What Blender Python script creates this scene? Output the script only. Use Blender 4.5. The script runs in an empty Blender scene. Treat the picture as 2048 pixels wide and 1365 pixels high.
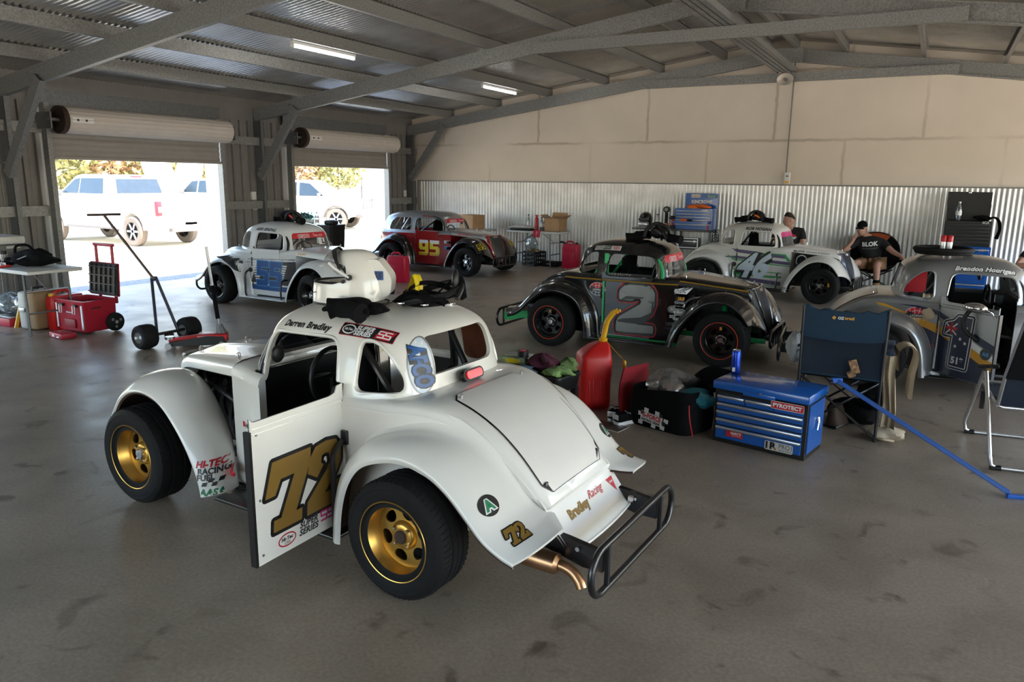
SKY, SUN, EXPOSURE = .45, 6.0, 1.6
import bpy, bmesh, math, random
from mathutils import Vector, Matrix
from mathutils.bvhtree import BVHTree
from mathutils.geometry import tessellate_polygon
SC = bpy.context.scene
COL = SC.collection
RNG = random.Random(11)
PI = math.pi

# ------------------------------------------------------------------ materials
def mat(name, col, rough=.5, metal=0., var=.08, vs=6., bump=0., bs=80., coat=0., emit=None, es=0., detail=4., spec=.5):
    m = bpy.data.materials.new(name); m.use_nodes = True
    nt = m.node_tree; nd = nt.nodes; lk = nt.links
    b = nd['Principled BSDF']
    b.inputs['Roughness'].default_value = rough; b.inputs['Metallic'].default_value = metal
    b.inputs['Coat Weight'].default_value = coat; b.inputs['Specular IOR Level'].default_value = spec; b.inputs['Coat Roughness'].default_value = .06
    tc = nd.new('ShaderNodeTexCoord'); n = nd.new('ShaderNodeTexNoise')
    n.inputs['Scale'].default_value = vs; n.inputs['Detail'].default_value = detail
    lk.new(tc.outputs['Object'], n.inputs['Vector'])
    r = nd.new('ShaderNodeValToRGB')
    c = Vector(col)
    r.color_ramp.elements[0].position = .3; r.color_ramp.elements[1].position = .7
    r.color_ramp.elements[0].color = (*(c*(1-var)), 1); r.color_ramp.elements[1].color = (*(c*(1+var)), 1)
    lk.new(n.outputs['Fac'], r.inputs['Fac']); lk.new(r.outputs['Color'], b.inputs['Base Color'])
    if bump:
        n2 = nd.new('ShaderNodeTexNoise'); n2.inputs['Scale'].default_value = bs; n2.inputs['Detail'].default_value = 3
        lk.new(tc.outputs['Object'], n2.inputs['Vector'])
        bp = nd.new('ShaderNodeBump'); bp.inputs['Strength'].default_value = bump; bp.inputs['Distance'].default_value = .01
        lk.new(n2.outputs['Fac'], bp.inputs['Height']); lk.new(bp.outputs['Normal'], b.inputs['Normal'])
    if emit:
        b.inputs['Emission Color'].default_value = (*emit, 1); b.inputs['Emission Strength'].default_value = es
    return m

def clear_mat(name, tint=(1, 1, 1), refl=.12, rough=.03, op=.0, opcol=(.8, .8, .8)):
    m = bpy.data.materials.new(name); m.use_nodes = True
    nt = m.node_tree; nd = nt.nodes; lk = nt.links; nd.clear()
    o = nd.new('ShaderNodeOutputMaterial'); t = nd.new('ShaderNodeBsdfTransparent'); g = nd.new('ShaderNodeBsdfGlossy')
    t.inputs['Color'].default_value = (*tint, 1); g.inputs['Roughness'].default_value = rough
    d = nd.new('ShaderNodeBsdfDiffuse')
    n = nd.new('ShaderNodeTexNoise'); n.inputs['Scale'].default_value = 9
    r = nd.new('ShaderNodeValToRGB'); r.color_ramp.elements[0].color = (*(Vector(opcol)*.9), 1); r.color_ramp.elements[1].color = (*opcol, 1)
    lk.new(n.outputs['Fac'], r.inputs['Fac']); lk.new(r.outputs['Color'], d.inputs['Color'])
    f = nd.new('ShaderNodeFresnel'); f.inputs['IOR'].default_value = 1.45
    ad = nd.new('ShaderNodeMath'); ad.operation = 'ADD'; ad.use_clamp = True; ad.inputs[1].default_value = refl
    lk.new(f.outputs['Fac'], ad.inputs[0])
    m1 = nd.new('ShaderNodeMixShader'); m1.inputs['Fac'].default_value = op
    lk.new(t.outputs[0], m1.inputs[1]); lk.new(d.outputs[0], m1.inputs[2])
    m2 = nd.new('ShaderNodeMixShader'); lk.new(ad.outputs[0], m2.inputs['Fac'])
    lk.new(m1.outputs[0], m2.inputs[1]); lk.new(g.outputs[0], m2.inputs[2]); lk.new(m2.outputs[0], o.inputs['Surface'])
    return m

# ------------------------------------------------------------------ mesh builder
def spline(pts, n=8, closed=False):
    P = [Vector(p) for p in pts]; N = len(P); out = []
    rng = N if closed else N-1
    for i in range(rng):
        if closed: a, b, c, d = P[(i-1) % N], P[i], P[(i+1) % N], P[(i+2) % N]
        else: a, b, c, d = P[max(i-1, 0)], P[i], P[i+1], P[min(i+2, N-1)]
        for k in range(n):
            t = k/n
            out.append(.5*((2*b)+(c-a)*t+(2*a-5*b+4*c-d)*t*t+(3*b-a-3*c+d)*t**3))
    if not closed: out.append(P[-1].copy())
    return out

def lerp_tab(tab, x):
    if x <= tab[0][0]: return tab[0][1]
    for (a, va), (b, vb) in zip(tab, tab[1:]):
        if x <= b:
            t = (x-a)/(b-a)
            return va+(vb-va)*t
    return tab[-1][1]

def rrect(w, h, r, n=5, cx=0., cy=0.):
    out = []
    for (sx, sy, a0) in ((1, 1, 0), (-1, 1, 90), (-1, -1, 180), (1, -1, 270)):
        for k in range(n+1):
            a = math.radians(a0+90*k/n)
            out.append((cx+sx*(w/2-r)+r*math.cos(a), cy+sy*(h/2-r)+r*math.sin(a)))
    return out

def rot_to(d):
    return Vector((0, 0, 1)).rotation_difference(Vector(d).normalized()).to_matrix().to_4x4()

class MB:
    def __init__(s): s.v = []; s.f = []; s.m = []; s.mi = 0; s.T = Matrix()
    def mt(s, i): s.mi = i; return s
    def at(s, M): s.T = M; return s
    def add(s, vs, fs):
        o = len(s.v); s.v += [s.T @ Vector(p) for p in vs]
        s.f += [tuple(i+o for i in f) for f in fs]; s.m += [s.mi]*len(fs); return s
    def box(s, c, d, rot=None, bev=0., seg=2):
        bm = bmesh.new(); bmesh.ops.create_cube(bm, size=1)
        bmesh.ops.scale(bm, vec=Vector(d), verts=bm.verts)
        if bev: bmesh.ops.bevel(bm, geom=list(bm.edges), offset=min(bev, min(d)*.48), segments=seg, affect='EDGES', profile=.5)
        M = Matrix.Translation(Vector(c)) @ (rot.to_4x4() if rot is not None else Matrix())
        bm.verts.index_update()
        s.add([M @ v.co for v in bm.verts], [[v.index for v in f.verts] for f in bm.faces]); bm.free(); return s
    def b2(s, a, b, bev=0.):
        a = Vector(a); b = Vector(b); return s.box((a+b)/2, [abs(q) for q in (b-a)], None, bev)
    def tube(s, pts, r, n=8, closed=False, cap=True):
        P = [Vector(p) for p in pts]; N = len(P); rs = r if isinstance(r, (list, tuple)) else [r]*N
        T = []
        for i in range(N):
            a = P[(i-1) % N] if closed or i else P[i]; b = P[(i+1) % N] if closed or i < N-1 else P[i]
            t = (b-a); T.append(t.normalized() if t.length > 1e-9 else Vector((0, 0, 1)))
        u = T[0].orthogonal().normalized(); rings = []
        for i in range(N):
            if i:
                q = T[i-1].rotation_difference(T[i]); u = q @ u
            u = (u-T[i]*u.dot(T[i])).normalized(); w = T[i].cross(u)
            rings.append([P[i]+rs[i]*(u*math.cos(2*PI*k/n)+w*math.sin(2*PI*k/n)) for k in range(n)])
        return s.loft(rings, True, cap and not closed, cap and not closed, closed)
    def loft(s, rings, ring_closed=True, cap0=False, cap1=False, closed=False):
        n = len(rings[0]); vs = [p for r in rings for p in r]; fs = []
        R = len(rings)
        for i in range(R if closed else R-1):
            for k in range(n if ring_closed else n-1):
                a = i*n+k; b = i*n+(k+1) % n; j = (i+1) % R
                fs.append((a, b, j*n+(k+1) % n, j*n+k))
        if cap0: fs.append(tuple(range(n))[::-1])
        if cap1: fs.append(tuple((R-1)*n+k for k in range(n)))
        return s.add(vs, fs)
    def cyl(s, a, b, r0, r1=None, n=16):
        return s.tube([a, b], [r0, r0 if r1 is None else r1], n)
    def lathe(s, prof, o=(0, 0, 0), d=(0, 0, 1), n=32, cap=True):
        M = Matrix.Translation(Vector(o)) @ rot_to(d); rings = []
        for (r, h) in prof:
            rings.append([M @ Vector((r*math.cos(2*PI*k/n), r*math.sin(2*PI*k/n), h)) for k in range(n)])
        return s.loft(rings, True, cap and prof[0][0] > 1e-5, cap and prof[-1][0] > 1e-5)
    def ell(s, c, r, rot=None, nu=16, nv=10, noise=0., seed=0):
        rg = random.Random(seed); M = Matrix.Translation(Vector(c)) @ (rot.to_4x4() if rot is not None else Matrix())
        rings = []
        for i in range(nv+1):
            a = PI*i/nv; q = []
            for k in range(nu):
                e = 1+noise*rg.uniform(-1, 1)
                q.append(M @ Vector((r[0]*math.sin(a)*math.cos(2*PI*k/nu)*e, r[1]*math.sin(a)*math.sin(2*PI*k/nu)*e, -r[2]*math.cos(a)*e)))
            rings.append(q)
        return s.loft(rings, True)
    def plate(s, loops, h, M=None):
        M = M or Matrix(); tris = tessellate_polygon([[Vector((p[0], p[1], 0)) for p in l] for l in loops])
        flat = [p for l in loops for p in l]; n = len(flat)
        vs = [M @ Vector((p[0], p[1], h/2)) for p in flat]
        fs = []
        for t in tris:
            a, b, c = (Vector(flat[i]) for i in t)
            fs.append(tuple(t) if (b-a).cross(c-a) > 0 else tuple(t)[::-1])
        if h:
            vs += [M @ Vector((p[0], p[1], -h/2)) for p in flat]
            fs += [tuple(i+n for i in f[::-1]) for f in fs]
            o = 0
            for l in loops:
                for k in range(len(l)):
                    a = o+k; b = o+(k+1) % len(l); fs.append((a, b, b+n, a+n))
                o += len(l)
        return s.add(vs, fs)
    def mesh(s, name, nm=1, smooth=True, angle=38, merge=True, recalc=True):
        me = bpy.data.meshes.new(name)
        me.from_pydata([tuple(p) for p in s.v], [], s.f)
        for i in range(nm): me.materials.append(None)
        for p, mi in zip(me.polygons, s.m): p.material_index = mi; p.use_smooth = smooth
        bm = bmesh.new(); bm.from_mesh(me)
        if merge: bmesh.ops.remove_doubles(bm, verts=bm.verts, dist=1e-5)
        if recalc: bmesh.ops.recalc_face_normals(bm, faces=bm.faces)
        if smooth: sharpen(bm, angle)
        bm.to_mesh(me); bm.free(); me.update(); return me
    def build(s, name, mats, parent=None, smooth=True, angle=38, loc=None, recalc=True):
        if not isinstance(mats, (list, tuple)): mats = [mats]
        me = s.mesh(name, 0, smooth, angle, True, recalc)
        for m in mats: me.materials.append(m)
        for p, q in zip(me.polygons, [q for q in [pp.material_index for pp in me.polygons]]): p.material_index = min(q, len(mats)-1)
        return link(name, me, parent, loc)

def sharpen(bm, angle=38):
    ca = math.radians(angle)
    for e in bm.edges:
        if len(e.link_faces) == 2: e.smooth = e.calc_face_angle(4) < ca

def link(name, me, parent=None, loc=None):
    o = bpy.data.objects.new(name, me); COL.objects.link(o)
    if parent is not None: o.parent = parent
    if loc is not None: o.location = loc
    return o

def olink(name, me, mats, parent):
    o = link(name, me, parent)
    for i, m in enumerate(mats[:len(o.material_slots)]):
        o.material_slots[i].link = 'OBJECT'; o.material_slots[i].material = m
    return o

def tag(o, label=None, cat=None, group=None, kind=None):
    if label: o['label'] = label
    if cat: o['category'] = cat
    if group: o['group'] = group
    if kind: o['kind'] = kind
    return o

def thing(name, label, cat, loc=(0, 0, 0), rz=0., group=None, parent=None):
    o = bpy.data.objects.new(name, None); COL.objects.link(o); o.empty_display_size = .2
    o.location = loc; o.rotation_euler = (0, 0, rz)
    return tag(o, label, cat, group)

def sub(name, parent, loc=(0, 0, 0), rot=(0, 0, 0)):
    o = bpy.data.objects.new(name, None); COL.objects.link(o); o.parent = parent; o.location = loc; o.rotation_euler = rot
    o.empty_display_size = .1
    return o

def struct(o): o['kind'] = 'structure'; return o

def dup(o, loc=None, rz=None, label=None, parent=None):
    c = o.copy(); COL.objects.link(c)
    if parent is not None: c.parent = parent
    for ch in list(o.children): dup(ch, parent=c)
    if loc is not None: c.location = loc
    if rz is not None: c.rotation_euler = (0, 0, rz)
    if label: c['label'] = label
    return c

def boolean(me, cut, nm):
    a = bpy.data.objects.new('a', me); b = bpy.data.objects.new('b', cut); COL.objects.link(a); COL.objects.link(b)
    md = a.modifiers.new('x', 'BOOLEAN'); md.object = b; md.operation = 'DIFFERENCE'; md.solver = 'EXACT'
    dg = bpy.context.evaluated_depsgraph_get(); dg.update()
    r = bpy.data.meshes.new_from_object(a.evaluated_get(dg))
    bpy.data.objects.remove(a); bpy.data.objects.remove(b)
    r.materials.clear()
    for i in range(nm): r.materials.append(None)
    bm = bmesh.new(); bm.from_mesh(r)
    for f in bm.faces: f.smooth = True
    sharpen(bm); bm.to_mesh(r); bm.free()
    return r

# ------------------------------------------------------------------ lettering and decals
_tc = {}
def text2d(s, size=.1, bold=0., shear=0., space=1.):
    k = (s, size, bold, shear, space)
    if k in _tc: return _tc[k]
    cu = bpy.data.curves.new('t', 'FONT'); cu.body = s; cu.size = size; cu.offset = bold*.2 if bold >= .07 else min(bold, .024)*.2; cu.shear = shear
    cu.align_x = 'CENTER'; cu.align_y = 'CENTER'; cu.space_character = space*(1.06 if bold else 1.); cu.resolution_u = 3; cu.fill_mode = 'FRONT'
    ob = bpy.data.objects.new('t', cu); COL.objects.link(ob)
    dg = bpy.context.evaluated_depsgraph_get(); dg.update()
    me = bpy.data.meshes.new_from_object(ob.evaluated_get(dg))
    r = ([(v.co.x, v.co.y) for v in me.vertices], [tuple(p.vertices) for p in me.polygons])
    bpy.data.objects.remove(ob); bpy.data.curves.remove(cu); bpy.data.meshes.remove(me)
    _tc[k] = r; return r

def fit(t, w=None, h=None):
    vs, fs = t
    x0 = min(v[0] for v in vs); x1 = max(v[0] for v in vs); y0 = min(v[1] for v in vs); y1 = max(v[1] for v in vs)
    kx = w/(x1-x0) if w else None; ky = h/(y1-y0) if h else None
    kx = kx or ky; ky = ky or kx
    return [((v[0]-(x0+x1)/2)*kx, (v[1]-(y0+y1)/2)*ky) for v in vs], fs

def poly2d(*loops):
    tris = tessellate_polygon([[Vector((p[0], p[1], 0)) for p in l] for l in loops])
    return [tuple(p[:2]) for l in loops for p in l], [tuple(t) for t in tris]

def move2d(t, dx=0, dy=0, k=1., a=0.):
    ca, sa = math.cos(a), math.sin(a)
    return [(dx+k*(x*ca-y*sa), dy+k*(x*sa+y*ca)) for x, y in t[0]], t[1]

def join2d(*ts):
    vs = []; fs = []
    for v, f in ts:
        o = len(vs); vs += v; fs += [tuple(i+o for i in q) for q in f]
    return vs, fs

def stroke2d(loop, w, closed=True):
    ts = []; n = len(loop)
    for i in range(n if closed else n-1):
        a = Vector(loop[i]); b = Vector(loop[(i+1) % n]); d = b-a
        if d.length < 1e-7: continue
        q = Vector((-d.y, d.x)).normalized()*w
        ts.append(([tuple(a+q), tuple(a-q), tuple(b-q), tuple(b+q)], [(0, 1, 2, 3)]))
    for p in loop:
        ts.append(([(p[0]+w*math.cos(k*PI/4), p[1]+w*math.sin(k*PI/4)) for k in range(8)], [tuple(range(8))]))
    return join2d(*ts)

def ell2d(rx, ry, n=28, cx=0, cy=0): return [(cx+rx*math.cos(2*PI*k/n), cy+ry*math.sin(2*PI*k/n)) for k in range(n)]

def decal(name, t2, O, U, V, m, parent, bvh=None, lift=.0015, seg=.05, label=None):
    """a thin sticker: the flat shape t2 laid at O with axes U, V and pressed on the surfaces of bvh"""
    U = Vector(U).normalized(); V = Vector(V); V = (V-U*V.dot(U)).normalized(); N = U.cross(V); O = Vector(O)
    bm = bmesh.new()
    vs = [bm.verts.new((x, y, 0)) for x, y in t2[0]]
    for f in t2[1]:
        try: bm.faces.new([vs[i] for i in f])
        except ValueError: pass
    if bvh:
        bmesh.ops.triangulate(bm, faces=bm.faces)
        for _ in range(5):
            es = [e for e in bm.edges if e.calc_length() > seg]
            if not es: break
            bmesh.ops.subdivide_edges(bm, edges=es, cuts=1)
            bmesh.ops.triangulate(bm, faces=bm.faces)
    for v in bm.verts:
        P = O+U*v.co.x+V*v.co.y; q = None
        if bvh:
            best = None
            for b in bvh:
                h, nn, _, d = b.ray_cast(P+N*.3, -N, .6)
                if h and (best is None or d < best[2]): best = (h, nn, d)
            if best: q = best[0]+N*lift
        v.co = q if q is not None else P+N*lift
    for f in bm.faces:
        f.smooth = True
    bmesh.ops.recalc_face_normals(bm, faces=bm.faces)
    bm.normal_update()
    for f in bm.faces:
        if f.normal.dot(N) < 0: f.normal_flip()
    me = bpy.data.meshes.new(name); bm.to_mesh(me); bm.free(); me.materials.append(m)
    o = link(name, me, parent)
    if label: o['label'] = label
    return o

def bvh_of(*mes):
    out = []
    for me in mes: out.append(BVHTree.FromPolygons([v.co.copy() for v in me.vertices], [tuple(p.vertices) for p in me.polygons]))
    return out

# ------------------------------------------------------------------ common materials
M = {}
def mk(k, *a, **kw): M[k] = mat(k, *a, **kw)
mk('white_paint', (.78, .76, .71), .28, coat=.6, var=.015)
mk('black_paint', (.008, .008, .009), .2, coat=.9, var=.1)
mk('black_plastic', (.007, .007, .008), .45, spec=.35)
mk('black_metal', (.01, .01, .011), .3, coat=.3)
mk('rubber', (.008, .008, .0085), .75, bump=.25, bs=120, var=.25, spec=.22)
mk('fabric_black', (.006, .006, .007), .95, bump=.4, bs=200, var=.2, spec=.12)
mk('red_plastic', (.5, .008, .012), .35, var=.08)
mk('fuel_red', (.55, .012, .012), .4, var=.1)
mk('pink_red', (.55, .012, .05), .4, var=.1)
mk('yellow_plastic', (.75, .38, .01), .4)
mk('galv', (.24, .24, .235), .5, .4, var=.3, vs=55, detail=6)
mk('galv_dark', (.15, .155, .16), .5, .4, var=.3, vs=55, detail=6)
mk('chrome', (.8, .8, .82), .08, 1., var=.02)
mk('steel', (.45, .45, .46), .3, .9, var=.08)
mk('alu', (.62, .63, .65), .3, .9, var=.05)
mk('gold', (.62, .36, .08), .3, .8, var=.06, vs=10)
mk('copper', (.45, .25, .13), .3, .9, var=.2)
mk('dark_inside', (.008, .008, .009), .7, spec=.2)
mk('white_vinyl', (.8, .8, .8), .4, var=.02)
mk('black_vinyl', (.01, .01, .01), .4)
mk('red_vinyl', (.55, .015, .03), .4)
mk('gold_vinyl', (.26, .15, .03), .38, .2)
mk('cardboard', (.42, .25, .13), .85, var=.12)
mk('skin', (.5, .27, .2), .55, var=.1, vs=20)
mk('beige_cloth', (.52, .42, .3), .95, bump=.3, bs=120, var=.12)
mk('table_white', (.6, .6, .58), .5, var=.05)
M['clear'] = clear_mat('clear_plastic', (.95, .97, 1), .04, .05, .08)
M['glass'] = clear_mat('window_plastic', (.82, .84, .86), .1, .03, .04)
# ------------------------------------------------------------------ camera, sky and sun
CAMH = 1.7822
def set_camera():
    f, yaw, pit, rol = 1514.2, math.radians(28.78), math.radians(11.988), math.radians(.664)
    fw = Vector((-math.sin(yaw)*math.cos(pit), math.cos(yaw)*math.cos(pit), -math.sin(pit)))
    rt = Vector((math.cos(yaw), math.sin(yaw), 0)); up = rt.cross(fw)
    c, s = math.cos(rol), math.sin(rol)
    r2 = c*rt+s*up; u2 = -s*rt+c*up
    cd = bpy.data.cameras.new('camera'); cd.sensor_width = 36; cd.lens = f/2048*36; cd.clip_start = .05; cd.clip_end = 400
    co = bpy.data.objects.new('camera', cd); COL.objects.link(co)
    m = Matrix((r2, u2, -fw)).transposed().to_4x4(); m.translation = Vector((0, 0, CAMH)); co.matrix_world = m
    SC.camera = co
set_camera()
w = bpy.data.worlds.new('sky'); SC.world = w; w.use_nodes = True
nt = w.node_tree; bg = nt.nodes['Background']
sky = nt.nodes.new('ShaderNodeTexSky'); sky.sky_type = 'NISHITA'; sky.sun_disc = False
sky.sun_elevation = math.radians(58); sky.sun_rotation = math.radians(75); sky.air_density = 1.2; sky.dust_density = 2.
nt.links.new(sky.outputs['Color'], bg.inputs['Color']); bg.inputs['Strength'].default_value = SKY
sl = bpy.data.lights.new('sun', 'SUN'); sl.energy = SUN; sl.angle = .01; sl.color = (1, .95, .86)
so = bpy.data.objects.new('sun', sl); COL.objects.link(so); so.location = (20, -5, 30)
so.rotation_euler = (Vector((math.cos(math.radians(58))*math.cos(math.radians(-20)), math.cos(math.radians(58))*math.sin(math.radians(-20)), math.sin(math.radians(58))))).to_track_quat('Z', 'Y').to_euler()
SC.view_settings.view_transform = 'Standard'; SC.view_settings.look = 'None'; SC.view_settings.gamma = 1.
SC.view_settings.exposure = EXPOSURE; SC.view_settings.use_curve_mapping = False
SC.cycles.max_bounces = 10; SC.cycles.diffuse_bounces = 6; SC.cycles.glossy_bounces = 4; SC.cycles.transparent_max_bounces = 12
SC.cycles.sample_clamp_indirect = 8.; SC.cycles.caustics_reflective = False; SC.cycles.caustics_refractive = False

# ------------------------------------------------------------------ materials of the shed
def floor_mat():
    m = bpy.data.materials.new('concrete_floor'); m.use_nodes = True
    nt = m.node_tree; nd = nt.nodes; lk = nt.links; b = nd['Principled BSDF']
    tc = nd.new('ShaderNodeTexCoord')
    def noise(sc, det=4, dist=0.):
        n = nd.new('ShaderNodeTexNoise'); n.inputs['Scale'].default_value = sc; n.inputs['Detail'].default_value = det
        n.inputs['Distortion'].default_value = dist
        lk.new(tc.outputs['Object'], n.inputs['Vector']); return n
    def ramp(src, p0, p1, c0, c1):
        r = nd.new('ShaderNodeValToRGB'); e = r.color_ramp.elements
        e[0].position = p0; e[1].position = p1; e[0].color = (*c0, 1); e[1].color = (*c1, 1)
        lk.new(src, r.inputs['Fac']); return r
    def mix(kind, a, bb, fac=1.):
        x = nd.new('ShaderNodeMix'); x.data_type = 'RGBA'; x.blend_type = kind; x.inputs[0].default_value = fac
        lk.new(a, x.inputs[6]); lk.new(bb, x.inputs[7]); return x.outputs[2]
    base = ramp(noise(.7, 6).outputs['Fac'], .3, .7, (.30, .235, .172), (.395, .315, .235))
    speck = ramp(noise(60, 3).outputs['Fac'], .35, .65, (.86, .86, .86), (1.08, 1.08, 1.08))
    c = mix('MULTIPLY', base.outputs[0], speck.outputs[0])
    sp = ramp(noise(4.2, 5, .8).outputs['Fac'], .30, .40, (.42, .39, .36), (1, 1, 1))
    big = ramp(noise(.8, 2).outputs['Fac'], .47, .62, (0, 0, 0), (1, 1, 1))
    x = nd.new('ShaderNodeMix'); x.data_type = 'RGBA'; x.inputs[7].default_value = (1, 1, 1, 1)
    lk.new(sp.outputs[0], x.inputs[6]); lk.new(big.outputs[0], x.inputs[0])
    c = mix('MULTIPLY', c, x.outputs[2])
    wear = ramp(noise(2.2, 5, .6).outputs['Fac'], .35, .6, (.84, .83, .82), (1.05, 1.05, 1.05))
    c = mix('MULTIPLY', c, wear.outputs[0])
    lk.new(c, b.inputs['Base Color'])
    rr = nd.new('ShaderNodeMapRange'); rr.inputs[3].default_value = .24; rr.inputs[4].default_value = .52
    lk.new(noise(3, 5).outputs['Fac'], rr.inputs[0]); lk.new(rr.outputs[0], b.inputs['Roughness'])
    bp = nd.new('ShaderNodeBump'); bp.inputs['Strength'].default_value = .12; bp.inputs['Distance'].default_value = .004
    lk.new(noise(25, 4).outputs['Fac'], bp.inputs['Height']); lk.new(bp.outputs[0], b.inputs['Normal'])
    return m

def panel_mat():
    """painted board with grubby joints"""
    m = mat('wall_board', (.74, .66, .575), .75, var=.05, vs=1.2)
    nt = m.node_tree; nd = nt.nodes; lk = nt.links; b = nd['Principled BSDF']
    src = b.inputs['Base Color'].links[0].from_socket
    tc = nd.new('ShaderNodeTexCoord'); mp = nd.new('ShaderNodeMapping'); mp.inputs['Rotation'].default_value = (PI/2, 0, 0)
    mp.inputs['Location'].default_value = (.3, -2.35, 0)
    lk.new(tc.outputs['Object'], mp.inputs['Vector'])
    n0 = nd.new('ShaderNodeTexNoise'); n0.inputs['Scale'].default_value = 5; lk.new(tc.outputs['Object'], n0.inputs['Vector'])
    vm = nd.new('ShaderNodeVectorMath'); vm.operation = 'MULTIPLY_ADD'; vm.inputs[1].default_value = (.06, .06, .06)
    lk.new(n0.outputs['Color'], vm.inputs[0]); lk.new(mp.outputs[0], vm.inputs[2])
    br = nd.new('ShaderNodeTexBrick'); br.inputs['Scale'].default_value = 1.; br.inputs['Brick Width'].default_value = 2.45
    br.inputs['Row Height'].default_value = 1.22; br.inputs['Mortar Size'].default_value = .045; br.inputs['Mortar Smooth'].default_value = 1.
    br.inputs['Color1'].default_value = (1, 1, 1, 1); br.inputs['Color2'].default_value = (1, 1, 1, 1); br.inputs['Mortar'].default_value = (.66, .63, .59, 1)
    lk.new(vm.outputs[0], br.inputs['Vector'])
    n1 = nd.new('ShaderNodeTexNoise'); n1.inputs['Scale'].default_value = .55; lk.new(tc.outputs['Object'], n1.inputs['Vector'])
    r1 = nd.new('ShaderNodeValToRGB'); r1.color_ramp.elements[0].position = .38; r1.color_ramp.elements[1].position = .6
    lk.new(n1.outputs['Fac'], r1.inputs['Fac'])
    x = nd.new('ShaderNodeMix'); x.data_type = 'RGBA'; x.inputs[6].default_value = (1, 1, 1, 1)
    lk.new(r1.outputs[0], x.inputs[0]); lk.new(br.outputs['Color'], x.inputs[7])
    y = nd.new('ShaderNodeMix'); y.data_type = 'RGBA'; y.blend_type = 'MULTIPLY'; y.inputs[0].default_value = 1
    lk.new(src, y.inputs[6]); lk.new(x.outputs[2], y.inputs[7]); lk.new(y.outputs[2], b.inputs['Base Color'])
    return m

mk('zinc_roof', (.55, .54, .52), .24, .75, var=.12, vs=3)
mk('zinc_wall', (.75, .74, .73), .42, .35, var=.12, vs=3)
mk('sheet_grey', (.2, .19, .185), .55, .1, var=.06)
mk('roller_cream', (.6, .55, .5), .5, var=.04)
mk('roller_back', (.3, .28, .265), .5, var=.05)
mk('rusty', (.05, .03, .022), .8, .2, var=.5, vs=40)
mk('dirt', (.62, .55, .42), .95, var=.12, vs=.6, bump=.4, bs=8)
mk('gravel', (.3, .3, .31), .95, var=.5, vs=45, bump=1., bs=60)
mk('tube_light', (.9, .9, .9), .4, emit=(1, .98, .95), es=12)
FLOOR = floor_mat(); BOARD = panel_mat()
XW, XR, XE, YB, YF = -10.98, -2.7, 5.58, 15.1, -4.3
SL = .14
def zraf(x): return 2.8+SL*(x+10.83) if x < XR else 2.8+SL*(2*XR-x+10.83)

# floor slab and land outside
struct(MB().b2((-11.6, -5, -.15), (6.1, 15.6, 0)).build('floor', FLOOR, smooth=False))
struct(MB().b2((-90, -60, -.6), (60, 90, -.14)).build('ground', M['dirt'], smooth=False))
struct(MB().b2((-12.35, -5, -.3), (-11.6, 15.6, -.03)).build('ground_gravel_strip', M['gravel'], smooth=False))

# corrugated roof, the two slopes
def corr(x0, x1, y0, y1, zf, per, amp, step=8):
    b = MB(); n = int((y1-y0)/per*step); rows = []
    for x in (x0, x1):
        rows.append([Vector((x, y0+(y1-y0)*k/n, zf(x)+amp*math.sin(2*PI*(y0+(y1-y0)*k/n)/per))) for k in range(n+1)])
    b.loft(rows, False); return b
zsh = lambda x: zraf(x)+.385
struct(corr(-11.5, XR, YF-.3, 15.5, zsh, .076, .0085).build('ceiling', M['zinc_roof'], recalc=False, angle=80))
struct(corr(XR, 6.1, YF-.3, 15.5, zsh, .076, .0085).build('ceiling_far_slope', M['zinc_roof'], recalc=False, angle=80))
struct(MB().box((XR, 5.6, zsh(XR)+.03), (.5, 19.8, .02)).build('trim_ridge', M['zinc_roof'], smooth=False))

# purlins along the shed, one object each
def csec(b, a, c, w, h, t=.004):
    """C section from a to c, web on the +side"""
    a = Vector(a); c = Vector(c); d = (c-a).normalized(); up = Vector((0, 0, 1)); s = d.cross(up).normalized(); up = s.cross(d)
    L = (c-a).length; R3 = Matrix((d, s, up)).transposed(); mid = (a+c)/2
    b.box(mid+s*(w/2), (L, t, h), R3); b.box(mid+up*(h/2-t/2), (L, w, t), R3); b.box(mid-up*(h/2-t/2), (L, w, t), R3)
    b.box(mid-s*(w/2)+up*(h/2-.011), (L, t, .02), R3); b.box(mid-s*(w/2)-up*(h/2-.011), (L, t, .02), R3)
    return b
px = [-11.1, -9.85, -8.6, -7.37, -6.1, -4.95, -3.75, -2.93]
frames = [-3.2, 1.34, 5.87, 10.25, 14.86]
for x in px+[2*XR-q for q in px[::-1]]:
    z = zraf(x)+.22+.075
    b = MB(); csec(b, (x, YF, z), (x, 15.02, z), .05, .15)
    struct(b.build('roof_purlin', M['galv'], smooth=False))
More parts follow.
